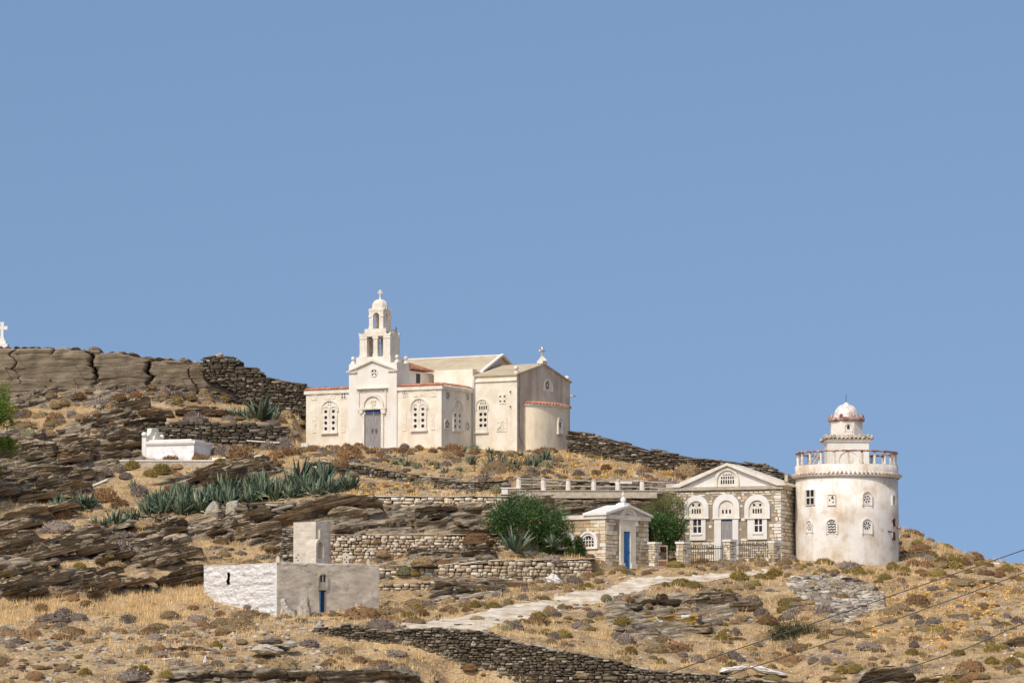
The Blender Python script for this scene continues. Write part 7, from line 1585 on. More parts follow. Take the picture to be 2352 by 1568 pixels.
add(zC, kC, [(1000, 350, 120, 'sage'), (1225, 360, 105, 'brown', 'rust cushion above the jagged ledge'), (1490, 245, 60, 'gold'), (1560, 225, 100, 'olive'), (1720, 205, 150, 'olive', 'long olive cushion on the lower edge of the track'), (2250, 160, 190, 'olive'), (2150, 285, 105, 'olive'), (590, 440, 120, 'tan'), (650, 430, 90, 'brown'), (540, 505, 120, 'grey'), (470, 470, 130, 'tan'), (365, 540, 160, 'olive'), (215, 565, 105, 'olive'), (150, 625, 150, 'grey'), (70, 570, 90, 'tan'), (50, 640, 130, 'sage'), (400, 680, 100, 'olive'), (440, 650, 90, 'olive'), (590, 700, 160, 'olive'), (510, 710, 130, 'grey'), (670, 790, 90, 'grey'), (480, 760, 110, 'tan'), (600, 780, 110, 'tan'), (260, 660, 70, 'brown'), (870, 520, 140, 'grey'), (930, 500, 100, 'grey'), (780, 610, 90, 'grey'), (1155, 580, 165, 'olive', 'large olive cushion under the jagged ledge'), (1400, 435, 90, 'tan'), (1400, 485, 90, 'olive'), (1620, 465, 75, 'olive'), (1740, 440, 110, 'tan'), (1190, 760, 180, 'grey', 'large grey cushion below the orange lichen rock'), (1120, 720, 120, 'grey'), (1080, 690, 90, 'sage'), (1540, 760, 160, 'tan'), (1590, 745, 90, 'grey'), (1230, 850, 150, 'olive'), (1140, 860, 100, 'tan'), (1780, 790, 90, 'tan'), (1420, 850, 100, 'grey'), (1720, 880, 110, 'grey'), (1740, 940, 100, 'brown'), (1860, 930, 160, 'grey'), (2040, 900, 170, 'tan'), (2080, 930, 110, 'brown'), (2200, 900, 150, 'grey'), (2270, 930, 100, 'grey'), (2170, 1000, 160, 'olive', 'mustard cushion on the white ledge'), (2100, 730, 160, 'olive'), (2220, 680, 130, 'grey'), (2130, 650, 90, 'tan'), (2270, 550, 110, 'tan'), (2050, 570, 100, 'grey'), (2130, 540, 60, 'grey'), (1960, 650, 100, 'tan'), (1520, 950, 120, 'olive'), (330, 270, 130, 'tan'), (480, 255, 150, 'tan'), (240, 270, 100, 'grey'), (420, 350, 110, 'olive'), (660, 240, 130, 'tan'), (640, 280, 110, 'tan'), (700, 200, 180, 'grey', 'broad grey cushion right of the white quartz boulder'), (600, 210, 100, 'tan'), (830, 230, 110, 'olive'), (930, 190, 100, 'tan'), (90, 370, 90, 'brown'), (380, 185, 80, 'sage'), (300, 230, 110, 'brown')], 'beside the gravel track')
kF = 1000 / 2352 * .57422; zF = lambda x, z: (631.6 + kF * x, 1320.7 + kF * z)
add(zF, kF, [(1450, 290, 150, 'grey'), (1340, 310, 110, 'olive'), (1480, 330, 130, 'tan'), (1380, 380, 150, 'brown'), (1250, 400, 130, 'olive'), (1150, 370, 130, 'tan'), (1080, 350, 110, 'tan'), (1580, 340, 90, 'brown'), (1680, 360, 130, 'tan'), (1780, 290, 130, 'tan'), (1880, 300, 130, 'olive'), (2050, 310, 160, 'olive'), (1800, 340, 120, 'brown'), (1640, 320, 110, 'tan'), (1950, 280, 90, 'tan'), (2190, 270, 110, 'tan'), (2330, 230, 110, 'grey'), (2090, 210, 140, 'grey'), (1090, 430, 90, 'brown'), (1150, 450, 100, 'tan'), (930, 490, 120, 'brown'), (1060, 465, 90, 'tan'), (880, 370, 90, 'tan'), (960, 350, 80, 'tan')], 'in the dry grass right of the cube chapel')
add(zF, kF, [(1220, 960, 190, 'grey', 'large round grey thorn bush in the centre foreground'), (1030, 890, 150, 'grey', 'dark thorn bush left of the round grey bush'), (470, 870, 60, 'grey'), (350, 1010, 130, 'brown'), (60, 500, 70, 'tan'), (1330, 640, 90, 'gold'), (600, 790, 70, 'tan')], 'in the foreground grass')
kL = 900 / 1698 * .57422; zL = lambda x, z: (kL * x, 1091 + kL * z)
add(zL, kL, [(465, 330, 150, 'brown', 'big brown cushion under the left agave cluster'), (790, 200, 200, 'brown', 'wide dark brown cushion right of the left agave cluster'), (900, 250, 160, 'brown'), (1040, 160, 110, 'grey'), (510, 400, 90, 'brown'), (240, 460, 110, 'brown'), (330, 440, 80, 'grey'), (600, 720, 120, 'olive', 'mustard cushion in the middle of the left rocks'), (830, 680, 90, 'olive'), (50, 770, 140, 'olive', 'mustard cushion at the left edge of the rocks'), (90, 730, 90, 'grey'), (410, 670, 100, 'grey'), (300, 790, 180, 'brown'), (350, 760, 120, 'brown'), (900, 610, 180, 'grey', 'ragged grey-brown bush in the cleft of the left rocks'), (1050, 620, 180, 'grey'), (940, 520, 160, 'grey'), (1020, 560, 120, 'deep'), (130, 1270, 110, 'grey'), (80, 1300, 90, 'grey'), (60, 1200, 120, 'grey'), (450, 1150, 90, 'grey'), (960, 1110, 140, 'grey'), (480, 1060, 160, 'grey'), (310, 1030, 120, 'brown'), (590, 1380, 70, 'olive'), (770, 1310, 70, 'grey'), (830, 1420, 90, 'grey'), (450, 1320, 80, 'grey'), (1050, 1510, 180, 'olive', 'flat mustard cushion in the left foreground'), (1250, 1520, 110, 'olive', 'round mustard cushion near the bottom left bank'), (640, 1510, 110, 'olive'), (1630, 1300, 110, 'olive'), (1640, 1440, 110, 'grey'), (25, 1440, 70, 'brown'), (200, 1430, 60, 'olive'), (270, 1550, 80, 'brown'), (1380, 1370, 110, 'tan'), (1350, 1430, 90, 'grey'), (80, 1560, 60, 'grey'), (1660, 1060, 90, 'brown'), (500, 1290, 90, 'grey')], 'on the left slope')
kT = 1000 / 2091 * .57422; zT = lambda x, z: (kT * x, 717.8 + kT * z)
add(zT, kT, [(1085, 660, 120, 'grey', 'grey cushion at the foot of the second cliff crack'), (1000, 740, 130, 'brown'), (1140, 720, 150, 'brown'), (850, 810, 130, 'grey'), (930, 800, 110, 'brown'), (600, 725, 90, 'grey'), (660, 730, 120, 'brown'), (450, 800, 110, 'tan'), (540, 780, 120, 'tan'), (460, 910, 170, 'brown'), (600, 880, 120, 'grey'), (510, 930, 100, 'grey'), (180, 880, 130, 'grey'), (320, 880, 110, 'tan'), (210, 870, 120, 'brown'), (670, 940, 110, 'tan'), (170, 760, 90, 'grey'), (430, 740, 110, 'tan'), (1380, 690, 110, 'grey'), (1370, 710, 90, 'brown'), (1480, 730, 140, 'grey'), (1590, 740, 130, 'tan'), (1480, 760, 120, 'olive'), (1880, 750, 110, 'olive', 'mustard cushion at the right foot of the smooth cliff'), (1700, 690, 90, 'tan'), (1810, 860, 150, 'olive', 'round mustard cushion on the ledge beside the upper agave'), (1610, 870, 140, 'grey'), (1180, 780, 90, 'tan'), (740, 680, 80, 'tan'), (45, 890, 60, 'grey'), (270, 960, 90, 'tan'), (800, 860, 90, 'tan'), (370, 860, 80, 'sage'), (1260, 690, 80, 'tan')], 'on the shelf below the cliff')
add(zT, kT, [(1430, 1280, 190, 'brown', 'large brown cushion in front of the marble tomb'), (1660, 1265, 165, 'brown', 'brown cushion at the right corner of the marble tomb'), (1350, 1350, 200, 'olive'), (1250, 1370, 120, 'olive'), (1100, 1310, 150, 'olive'), (1270, 1280, 110, 'sage', 'pale sage cushion at the left foot of the marble tomb'), (1840, 1260, 95, 'olive'), (2010, 1240, 160, 'brown', 'brown cushion covering the end of the white grave kerb'), (890, 1370, 120, 'grey'), (780, 1450, 100, 'grey'), (1000, 1330, 120, 'grey'), (1050, 1390, 120, 'grey'), (1160, 1520, 150, 'grey', 'grey cushion under the single agave'), (880, 1530, 140, 'brown'), (1420, 1510, 160, 'brown'), (1850, 1190, 170, 'grey'), (1920, 1200, 110, 'grey'), (2060, 1170, 130, 'brown'), (1960, 1150, 90, 'brown'), (540, 1230, 130, 'brown'), (250, 1060, 190, 'sage'), (420, 1440, 90, 'grey')], 'around the white marble tomb')
kM = 800 / 2352 * .57422; zM = lambda x, z: (516.8 + kM * x, 976.2 + kM * z)
add(zM, kM, [(150, 430, 270, 'brown', 'long brown cushion left of the slanting black slab top'), (260, 320, 160, 'brown'), (80, 300, 90, 'brown'), (500, 290, 190, 'grey'), (420, 260, 120, 'grey'), (680, 260, 220, 'grey', 'large grey cushion left of the church corner'), (760, 270, 120, 'brown'), (600, 390, 190, 'brown'), (720, 350, 190, 'brown'), (830, 350, 140, 'brown'), (900, 320, 120, 'brown'), (1010, 310, 140, 'brown'), (660, 450, 100, 'brown'), (560, 460, 140, 'brown'), (620, 500, 120, 'brown'), (960, 400, 80, 'tan'), (30, 350, 90, 'grey')], 'between the tomb and the church')
add(zM, kM, [(1150, 300, 120, 'grey'), (1230, 270, 110, 'brown'), (1310, 275, 120, 'brown'), (1430, 285, 160, 'brown'), (1570, 270, 140, 'brown', 'brown cushion just left of the church door'), (1640, 290, 120, 'brown'), (1290, 310, 140, 'brown'), (1380, 310, 120, 'brown'), (1500, 360, 220, 'brown'), (1400, 400, 220, 'brown', 'widest brown cushion in front of the church'), (1560, 400, 160, 'brown'), (1190, 340, 120, 'tan'), (1720, 330, 130, 'brown'), (1760, 300, 110, 'brown'), (1840, 320, 120, 'grey'), (1900, 330, 140, 'grey'), (1960, 300, 100, 'brown'), (1830, 370, 140, 'brown'), (1750, 420, 120, 'grey'), (1860, 440, 140, 'grey'), (2110, 290, 150, 'grey', 'grey cushion against the church right of the door'), (2010, 310, 120, 'brown'), (2280, 300, 150, 'brown'), (2200, 310, 90, 'brown'), (2100, 330, 170, 'brown'), (1660, 440, 90, 'tan'), (2100, 370, 110, 'grey'), (1230, 340, 110, 'tan'), (2170, 340, 120, 'tan')], 'in front of the church facade')
kD = 700 / 1829 * .57422; zD = lambda x, z: (976.2 + kD * x, 746.5 + kD * z)
add(zD, kD, [(80, 1330, 110, 'brown'), (155, 1295, 70, 'brown'), (235, 1300, 100, 'tan'), (290, 1350, 240, 'brown', 'broad brown cushion below the church side wall'), (340, 1365, 160, 'brown'), (230, 1390, 160, 'tan'), (520, 1350, 140, 'tan'), (600, 1290, 100, 'tan'), (790, 1290, 150, 'brown'), (740, 1310, 150, 'brown'), (860, 1310, 110, 'tan'), (650, 1380, 90, 'tan'), (1120, 1568, 170, 'grey', 'big grey cushion below the right agave group'), (1265, 1550, 110, 'grey'), (1380, 1420, 140, 'tan'), (1260, 1490, 150, 'sage', 'sage cushion beside the right agave group'), (1410, 1480, 100, 'tan'), (1460, 1540, 80, 'brown'), (1600, 1570, 130, 'grey'), (1790, 1560, 120, 'brown'), (220, 1475, 130, 'grey'), (330, 1430, 110, 'tan'), (500, 1400, 90, 'tan'), (930, 1350, 90, 'tan'), (1230, 1330, 120, 'brown')], 'below the side walls of the church')
kG = 800 / 2091 * .57422; zG = lambda x, z: (1091 + kG * x, 1033.6 + kG * z)
add(zG, kG, [(1085, 265, 130, 'grey'), (1255, 260, 120, 'brown', 'round brown cushion above the bollards in the middle'), (1370, 215, 140, 'brown'), (1730, 230, 90, 'grey'), (1730, 270, 110, 'grey'), (1810, 290, 110, 'grey'), (940, 240, 60, 'brown'), (870, 275, 80, 'grey'), (760, 255, 130, 'grey'), (590, 240, 150, 'grey'), (880, 180, 100, 'tan'), (1870, 340, 150, 'brown'), (2050, 330, 100, 'grey'), (1550, 270, 90, 'tan'), (2000, 260, 110, 'gold'), (720, 180, 130, 'sage'), (1180, 400, 110, 'sage'), (220, 460, 130, 'sage')], 'on the slope above the bollards')
add(zG, kG, [(1050, 1120, 160, 'sage'), (890, 1075, 170, 'sage'), (700, 1130, 130, 'sage'), (780, 1060, 150, 'sage'), (1200, 1170, 130, 'brown', 'twiggy dark plant hanging over the end of the terrace wall'), (1290, 1300, 100, 'olive'), (1190, 1330, 130, 'brown'), (1580, 1290, 130, 'olive'), (1640, 1300, 90, 'sage'), (1800, 1300, 120, 'brown'), (1080, 1090, 110, 'olive'), (40, 1140, 80, 'tan'), (380, 1060, 90, 'sage'), (1440, 1290, 100, 'tan')], 'around the foot of the blue-door chapel')
kH = 700 / 2195 * .57422; zH = lambda x, z: (832.6 + kH * x, 1091 + kH * z)
add(zH, kH, [(520, 1290, 260, 'sage', 'spreading pale green shrub on the ledge beside the cube chapel'), (640, 1290, 170, 'olive'), (330, 1300, 130, 'sage'), (690, 130, 150, 'sage', 'sage bush at the turn of the low dark wall'), (340, 225, 90, 'grey'), (110, 130, 110, 'grey'), (420, 190, 110, 'sage'), (600, 215, 110, 'olive'), (820, 1110, 110, 'sage'), (300, 150, 90, 'brown'), (320, 620, 90, 'tan'), (620, 650, 90, 'brown'), (1190, 690, 130, 'brown'), (190, 190, 90, 'tan'), (550, 160, 120, 'tan'), (900, 230, 100, 'sage')], 'on the terraces behind the cube chapel')
kJ = 700 / 1996 * .57422; zJ = lambda x, z: (1464.3 + kJ * x, 1033.6 + kJ * z)
add(zJ, kJ, [(850, 1250, 300, 'deep', 'dark thicket behind the left iron railing'), (760, 1230, 160, 'deep'), (950, 1255, 130, 'grey'), (1190, 1240, 130, 'brown'), (1260, 1270, 110, 'grey'), (1400, 1320, 190, 'tan', 'tawny dry shrub in front of the right iron railing'), (1320, 1270, 120, 'tan'), (1520, 1240, 160, 'grey'), (1650, 1230, 190, 'grey'), (1760, 1260, 130, 'grey'), (730, 1370, 110, 'grey'), (960, 1330, 150, 'grey'), (880, 1360, 110, 'tan'), (1080, 1360, 130, 'tan'), (1200, 1360, 160, 'tan'), (1700, 1300, 150, 'tan'), (1840, 1240, 90, 'grey'), (380, 1200, 110, 'sage'), (410, 1270, 120, 'sage'), (1100, 1310, 110, 'brown'), (650, 1330, 90, 'tan'), (460, 1540, 160, 'olive'), (560, 1530, 120, 'olive'), (320, 1555, 100, 'olive')], 'in front of the stone house fence')
SH = [q for q in SH if -30 < q[0] < 2380]
SH.sort(key=lambda q: -(q[2] + (1000 if q[5] else 0)))
for u, v, w, c, where, lab in SH[:285]: place_shrub(u, v, w, c, where, label=lab)
small = {}
for u, v, w, c, where, lab in SH[285:]:
    p = hit(u, v)
    if not p: continue
    me = rs.choice(SM[c]); co_ = np.empty(len(me.vertices) * 3); me.vertices.foreach_get('co', co_); co_ = co_.reshape(-1, 3); s1 = w / 2 * p.y / FPX; a = rs.uniform(0, 6.28)
    R_ = np.array([[math.cos(a), math.sin(a), 0], [-math.sin(a), math.cos(a), 0], [0, 0, 1]]); tn_2 = np.empty(len(me.vertices)); me.attributes['tone'].data.foreach_get('value', tn_2)
    small.setdefault(c, MB()).add(co_ @ R_ * s1 * 1.1 + np.array([p.x, p.y + s1 * .3, gz(p.x, p.y + s1 * .3)]), np.array([tuple(q.vertices) for q in me.polygons]), 0, False, tn_2)
for c, mb in small.items(): tag(mb.obj('small_cushions', SM[c][0].materials[0], fix=False), 'small %s cushion plants dotted between the larger shrubs' % CN[c], 'scrub', kind='stuff')
def leafbush(name, label, u, v, wpx, hpx, Y, mats_, n, leaf=(.10, .022), seed=1, shape=None, flowers=0, droop=.2, cat='bush', up=.5, dens=.55, dpt=.8):
    r = np.random.default_rng(seed); p0 = P(u, v, Y); k_ = Y / FPX; a, h = wpx / 2 * k_, hpx * k_; e = bpy.data.objects.new(name, None); C.objects.link(e); e.location = p0; tag(e, label, cat)
    nc_ = max(14, int(n / 170)); cl_ = []
    while len(cl_) < nc_:
        q = r.uniform(-1, 1, 3); q[2] = (q[2] + 1) / 2
        if q[0] ** 2 + q[1] ** 2 + ((q[2] - .45) / .58) ** 2 > 1: continue
        if shape and not shape(q): continue
        cl_.append(q)
    cl_ = np.array(cl_) * np.array([a * .88, a * dpt, h * .92]); cr2 = r.uniform(.22, .42, nc_) * min(a, h) * dens * 1.6
    ci = r.integers(0, nc_, n); d = r.normal(0, 1, (n, 3)); d /= np.linalg.norm(d, axis=1)[:, None]
    pos = cl_[ci] + d * (cr2[ci] * r.uniform(.35, 1.05, n))[:, None]; pos[:, 2] = np.maximum(pos[:, 2], .02)
    ld = d * .8 + r.normal(0, .45, (n, 3)) + np.array([0, 0, up]); ld /= np.linalg.norm(ld, axis=1)[:, None]
    sd_ = np.cross(ld, r.normal(0, 1, (n, 3))); sd_ /= np.linalg.norm(sd_, axis=1)[:, None] + 1e-6
    L = leaf[0] * r.uniform(.6, 1.3, n)[:, None]; w = leaf[1] * r.uniform(.7, 1.3, n)[:, None]; m1 = pos + ld * L * .5; tip = pos + ld * L - np.array([0, 0, droop]) * L
    V_ = np.stack([pos, m1 - sd_ * w, tip, m1 + sd_ * w], 1).reshape(-1, 3); mb = MB(); tn = np.clip(r.uniform(.0, 1, nc_)[ci] * .55 + r.uniform(0, .5, n), 0, 1)
    mb.add(V_, (np.arange(n)[:, None] * 4 + np.arange(4)[None]), 0, False, np.repeat(tn, 4)); mb.obj('crown', mats_[0], e, fix=False)
    b = MB()
    for q in cl_[:min(nc_, 16)]: b.tube([(q[0] * .15, q[1] * .15, -.1), (q[0] * .5, q[1] * .5, q[2] * .5), tuple(q)], [.045, .03, .012], 5)
    b.obj('trunk', M['iron'], e)
    if flowers:
        fl = MB(); ix = r.choice(n, flowers, replace=False); blocks(fl, pos[ix] + d[ix] * .08, np.full((flowers, 3), .05) * r.uniform(.7, 1.2, (flowers, 1)), r.uniform(0, 6, flowers), r.uniform(0, 1, flowers), r); fl.obj('flowers', M['redflower'], e, fix=False)
    return e
SB = leafbush('oleander_bush', 'large dark green oleander bush with red flowers left of the blue-door chapel', 1216, 1264, 226, 126, 259.8, [M['oleander']], 26000, (.17, .028), 1, flowers=40, shape=lambda q: not (q[0] < -.55 and q[2] < .25) and not (q[0] > .4 and q[2] > .7), dens=.4)
leafbush('tamarisk_bush', 'feathery light green tamarisk beside the stone house arches', 1531, 1235, 120, 100, 263.6, [M['tamarisk']], 12000, (.16, .010), 2, up=.9, droop=.1, shape=lambda q: q[2] > .25, dens=.55)
leafbush('oleander_bush', 'dark oleander with red flowers behind the garden gate pillar', 1524, 1262, 108, 88, 262.2, [M['oleander']], 9000, (.16, .028), 3, flowers=18, dens=.5, shape=lambda q: not (q[0] > .6 and q[2] > .8))
leafbush('spiny_bush', 'big dark green spiny bush on the right slope under the middle cable', 1822, 1490, 146, 64, 235.2, [SM['deep'][0].materials[0]], 14000, (.09, .014), 4, up=.3, dens=.6)
leafbush('trailing_oleander', 'oleander shoots spilling down to the right of the big oleander', 1318, 1286, 66, 62, 258.6, [M['oleander']], 3500, (.16, .028), 5, flowers=10, dens=.5)
# pine at the left edge
pt = bpy.data.objects.new('pine_tree', None); C.objects.link(pt); pp0 = P(-100, 1178, 265); pt.location = pp0; tag(pt, 'bright green pine tree reaching in at the left edge', 'tree')
r = np.random.default_rng(4); kz = 259 / FPX; n = 60000; nc_ = 130; cl_ = []
while len(cl_) < nc_:
    q = np.array([r.uniform(-1, 1), r.uniform(-1, 1), r.uniform(0, 1)]); w_ = .45 + .55 * math.sin(math.pi * min(1, q[2] * .62 + .2))
    if q[0] ** 2 + q[1] ** 2 < w_ ** 2: cl_.append(q)
cl_ = np.array(cl_) * np.array([132 * kz, 132 * kz, 190 * kz]) + np.array([0, 0, 105 * kz]); ci = r.integers(0, nc_, n); d = r.normal(0, 1, (n, 3)); d /= np.linalg.norm(d, axis=1)[:, None]
pos = cl_[ci] + d * (r.uniform(.3, .62, nc_)[ci] * r.uniform(.3, 1, n))[:, None]; ld = d + r.normal(0, .4, (n, 3)) + [0, 0, .5]; ld /= np.linalg.norm(ld, axis=1)[:, None]; sd_ = np.cross(ld, r.normal(0, 1, (n, 3))); sd_ /= np.linalg.norm(sd_, axis=1)[:, None]
L = r.uniform(.12, .24, n)[:, None]; V_ = np.stack([pos, pos + ld * L * .6 - sd_ * .022, pos + ld * L, pos + ld * L * .6 + sd_ * .022], 1).reshape(-1, 3); mb = MB()
mb.add(V_, (np.arange(n)[:, None] * 4 + np.arange(4)[None]), 0, False, np.repeat(r.uniform(0, 1, n), 4)); mb.obj('crown', M['pine'], pt, fix=False)
b = MB(); b.tube([(0, 0, -1), (.1, 0, 1.5), (0, .1, 4), (.05, 0, 6.5)], [.28, .22, .15, .04], 10)
for q in cl_[::3]: b.tube([(0, 0, q[2] * .8), (q[0] * .5, q[1] * .5, q[2] * .92), tuple(q)], [.07, .045, .015], 5)
b.obj('trunk', M['rust'], pt)
# agaves
def agave(seed, n=26, stiff=1.0):
    r = random.Random(seed); mb = MB(); segs = 7
    for k in range(n):
        t = k / n; az = k * 2.399 + r.uniform(-.25, .25); el = rad(86 - 62 * t ** .8 + r.uniform(-8, 8)); L = (.8 + .25 * r.random()) * (1 - .18 * t); w = .085 + .03 * r.random(); bend = r.uniform(-.25, .55) * (t + .2)
        if r.random() < .12: bend += 1.6
        dead = t > .75 and r.random() < .45
        if dead: el = rad(r.uniform(0, 25)); bend = .5; L *= .7
        p = Vector((math.cos(az) * .04, math.sin(az) * .04, .02)); v = []; e = el; tn = min(1, r.uniform(.1, .75) + (.3 if r.random() < .08 else 0))
        for s_ in range(segs + 1):
            q = s_ / segs; ww = w * (.55 + 1.3 * q - 1.85 * q * q) if q < .5 else w * (1 - q) ** .75 * 1.25
            ww = max(ww, .004); d = Vector((math.cos(az) * math.cos(e), math.sin(az) * math.cos(e), math.sin(e))); sd = Vector((-math.sin(az), math.cos(az), 0)); up = d.cross(sd) * -1
            v += [tuple(p - sd * ww + up * ww * .55), tuple(p - up * .0), tuple(p + sd * ww + up * ww * .55), tuple(p - up * ww * .35)]
            p = p + d * (L / segs); e -= bend / segs * (1 + q)
        f = []
        for s_ in range(segs):
            a = s_ * 4; f += [(a, a + 1, a + 5, a + 4), (a + 1, a + 2, a + 6, a + 5), (a + 2, a + 3, a + 7, a + 6), (a + 3, a, a + 4, a + 7)]
        tv = [1.0] * len(v) if dead else [min(.96, tn + (.35 if (i % 4) in (0, 2) else 0)) for i in range(len(v))]
        mb.add(v, f, 0, True, tv)
    return mb
AG = [agave(s_, 15 + s_ * 2).mesh('agave', M['agave']) for s_ in range(5)]
def put_agave(u, v, h, label, group=None, Y=None, wide=1.0, sink=0):
    p = P(u, v, Y) if Y else hit(u, v)
    if not p: return
    s_ = h * 1.02 * rs.uniform(.85, 1.15) * p.y / FPX; o = bpy.data.objects.new('agave', AG[rs.randrange(5)]); C.objects.link(o); o.location = p + Vector((0, .15, -.03 - sink)); o.rotation_euler = (rs.uniform(-.12, .12), rs.uniform(-.12, .12), rs.uniform(0, 6.3)); o.scale = (s_ * wide, s_ * wide, s_); tag(o, label, 'agave', group)
put_agave(686, 1112, 74, 'tallest agave rising above the crowded agave bed', wide=.8)
put_agave(1188, 1268, 66, 'big single grey-green agave before the stone plinth by the oleander', wide=1.0, Y=256.5)
put_agave(304, 1122, 30, 'single agave beside the grey cushion below the tomb')
put_agave(596, 967, 70, 'large agave with long pale leaves left of the church')
for (u, v, h) in ((560, 962, 34), (577, 966, 42), (612, 966, 46), (630, 964, 36), (545, 958, 24), (528, 956, 26), (588, 966, 40)): put_agave(u, v, h, 'agave in the clump on the ledge left of the church', 'agaves on the upper ledge')
put_agave(475, 952, 26, 'little agave beside the round mustard cushion'); 
for (u, v, h) in ((140, 1172, 44), (152, 1174, 50), (166, 1173, 38), (186, 1173, 44), (197, 1171, 50), (208, 1172, 34), (128, 1168, 34), (176, 1174, 30)): put_agave(u, v, h, 'agave in the separate cluster at the left of the slope', 'agaves at the left of the slope')
for (u, v, h) in ((219, 1206, 26), (238, 1207, 22), (262, 1207, 44), (276, 1208, 40), (250, 1206, 28), (300, 1196, 34), (316, 1192, 30)): put_agave(u, v, h, 'agave in the lower tail of the bed above the grey boulders', 'agaves in the lower tail of the bed')
bed = [(330, 1188), (400, 1184), (480, 1180), (560, 1167), (640, 1152), (700, 1147), (752, 1138), (812, 1134), (836, 1128), (835, 1108), (760, 1098), (700, 1108), (640, 1116), (560, 1124), (480, 1138), (400, 1148), (350, 1164)]
k = 0
while k < 112:
    u, v = rs.uniform(330, 840), rs.uniform(1095, 1190)
    if k < 40: u = 345 + 12 * k + rs.uniform(-4, 4); v = float(np.interp(u, [345, 480, 640, 830], [1180, 1172, 1146, 1128])) + rs.uniform(-5, 3)
    if inpoly(u, v, bed) or k < 40: put_agave(u, v, rs.uniform(36, 56) * (1 if u < 760 else .8), 'blue-green agave in the crowded bed above the long overhanging slab', 'agaves of the crowded bed'); k += 1
for (u, v, h) in ((907, 1067, 22), (932, 1071, 22), (957, 1077, 22), (975, 1076, 12), (945, 1066, 14), (920, 1062, 12)): put_agave(u, v, h, 'small agave on the slope left of the church side wall', 'agaves on the slope below the church front')
for (u, v, h) in ((1063, 1040, 28), (1090, 1036, 22), (1125, 1043, 20)): put_agave(u, v, h, 'agave close under the church side wall', 'agaves close under the church wall')
for (u, v, h) in ((989, 1069, 16), (1005, 1077, 18), (1021, 1088, 24), (1054, 1084, 24), (1083, 1067, 26), (1055, 1057, 16), (1075, 1058, 14), (1100, 1052, 12)): put_agave(u, v, h, 'agave scattered among golden weeds below the church', 'agaves scattered below the church')
for (u, v, h) in ((1130, 1077, 36), (1145, 1072, 40), (1163, 1081, 36), (1158, 1070, 28), (1187, 1081, 30), (1176, 1074, 30), (1116, 1086, 18), (1196, 1049, 18), (1140, 1080, 24)): put_agave(u, v, h, 'agave in the left half of the agave group below the apse', 'agaves below the apse, left half')
for (u, v, h) in ((1215, 1072, 30), (1226, 1076, 34), (1237, 1068, 36), (1255, 1058, 34), (1246, 1062, 26), (1271, 1066, 18), (1264, 1060, 22)): put_agave(u, v, h, 'agave in the right half of the agave group below the apse', 'agaves below the apse, right half')
put_agave(1268, 1252, 34, 'agave half hidden at the foot of the oleander', Y=257.0)
# ground cover
rg = np.random.default_rng(99)
vis = (np.abs(GX) < 44) & (yyG > 198) & (yyG < 300); U2, V2 = uvgrid(GX, yyG, zzG)
vis &= (V2 < 1600) & (U2 > -160) & (U2 < 2500)
cell = np.zeros(GX.shape); cell[:-1, :-1] = np.abs((GX[1:, 1:] - GX[:-1, :-1]) * np.hypot(yyG[1:, :-1] - yyG[:-1, :-1], zzG[1:, :-1] - zzG[:-1, :-1]))
clump = np.clip((fbm(GX * .4 + 4, GY * .4, 1) - .42) * 5.5, 0.03, 1)
roadg = inpoly(U, Vv, ROADP)
def scatter(n, wgt):
    w = (wgt * cell * vis).ravel(); w = w / w.sum(); i = rg.choice(len(w), n, p=w); r_, c_i = i // nc, i % nc
    a, b_ = rg.random(n), rg.random(n); g = lambda G: G[r_, c_i] + (G[r_, np.minimum(c_i + 1, nc - 1)] - G[r_, c_i]) * a + (G[np.minimum(r_ + 1, nr - 1), c_i] - G[r_, c_i]) * b_
    return np.stack([g(GX), g(yyG), g(zzG)], -1)
def grass(name, label, n, wgt, h, per=6, sp=.09, w=.012, tn=(0, 1), m='drygrass'):
    p = scatter(n, wgt); base = np.repeat(p, per, 0) + rg.normal(0, sp, (n * per, 3)) * [1, 1, .15]; N_ = n * per; H = rg.uniform(*h, N_)[:, None] * np.repeat(rg.uniform(.6, 1.2, (n, 1)), per, 0)
    d = np.stack([rg.normal(0, .32, N_), rg.normal(0, .32, N_), np.ones(N_)], -1); s_ = np.stack([rg.normal(0, 1, N_), rg.normal(0, .6, N_), np.zeros(N_)], -1); s_ /= np.linalg.norm(s_, axis=1)[:, None]
    W_ = w * rg.uniform(.7, 1.5, (N_, 1)); V_ = np.stack([base - s_ * W_ - [0, 0, .04], base + s_ * W_ - [0, 0, .04], base + d * H], 1).reshape(-1, 3)
    t = np.clip(np.repeat(rg.uniform(*tn, n), per) + rg.normal(0, .15, N_), 0, 1); mb = MB(); mb.add(V_, np.arange(N_ * 3).reshape(-1, 3), 0, False, np.repeat(t, 3))
    tag(mb.obj(name, M[m], fix=False), label, 'grass', kind='stuff')
okg = (1 - rock * .9) * (1 - roadg * .86)
grass('dry_grass', 'dry straw grass covering the open hillside', 30000, okg * clump * np.where((V2 > 1435) & (U2 < 720), .4, 1) * np.where((V2 > 1320) & (U2 > 1500), .7, 1), (.05, .16))
grass('tall_dry_grass', 'tall bleached grass on the banks and terraces', 5500, okg * (fbm(GX * .25 + 30, GY * .3, 5) > .5) * np.where((U2 < 480) & (V2 > 1330) & (V2 < 1440), 8, 1), (.18, .42), per=8, sp=.14, tn=(.4, 1))
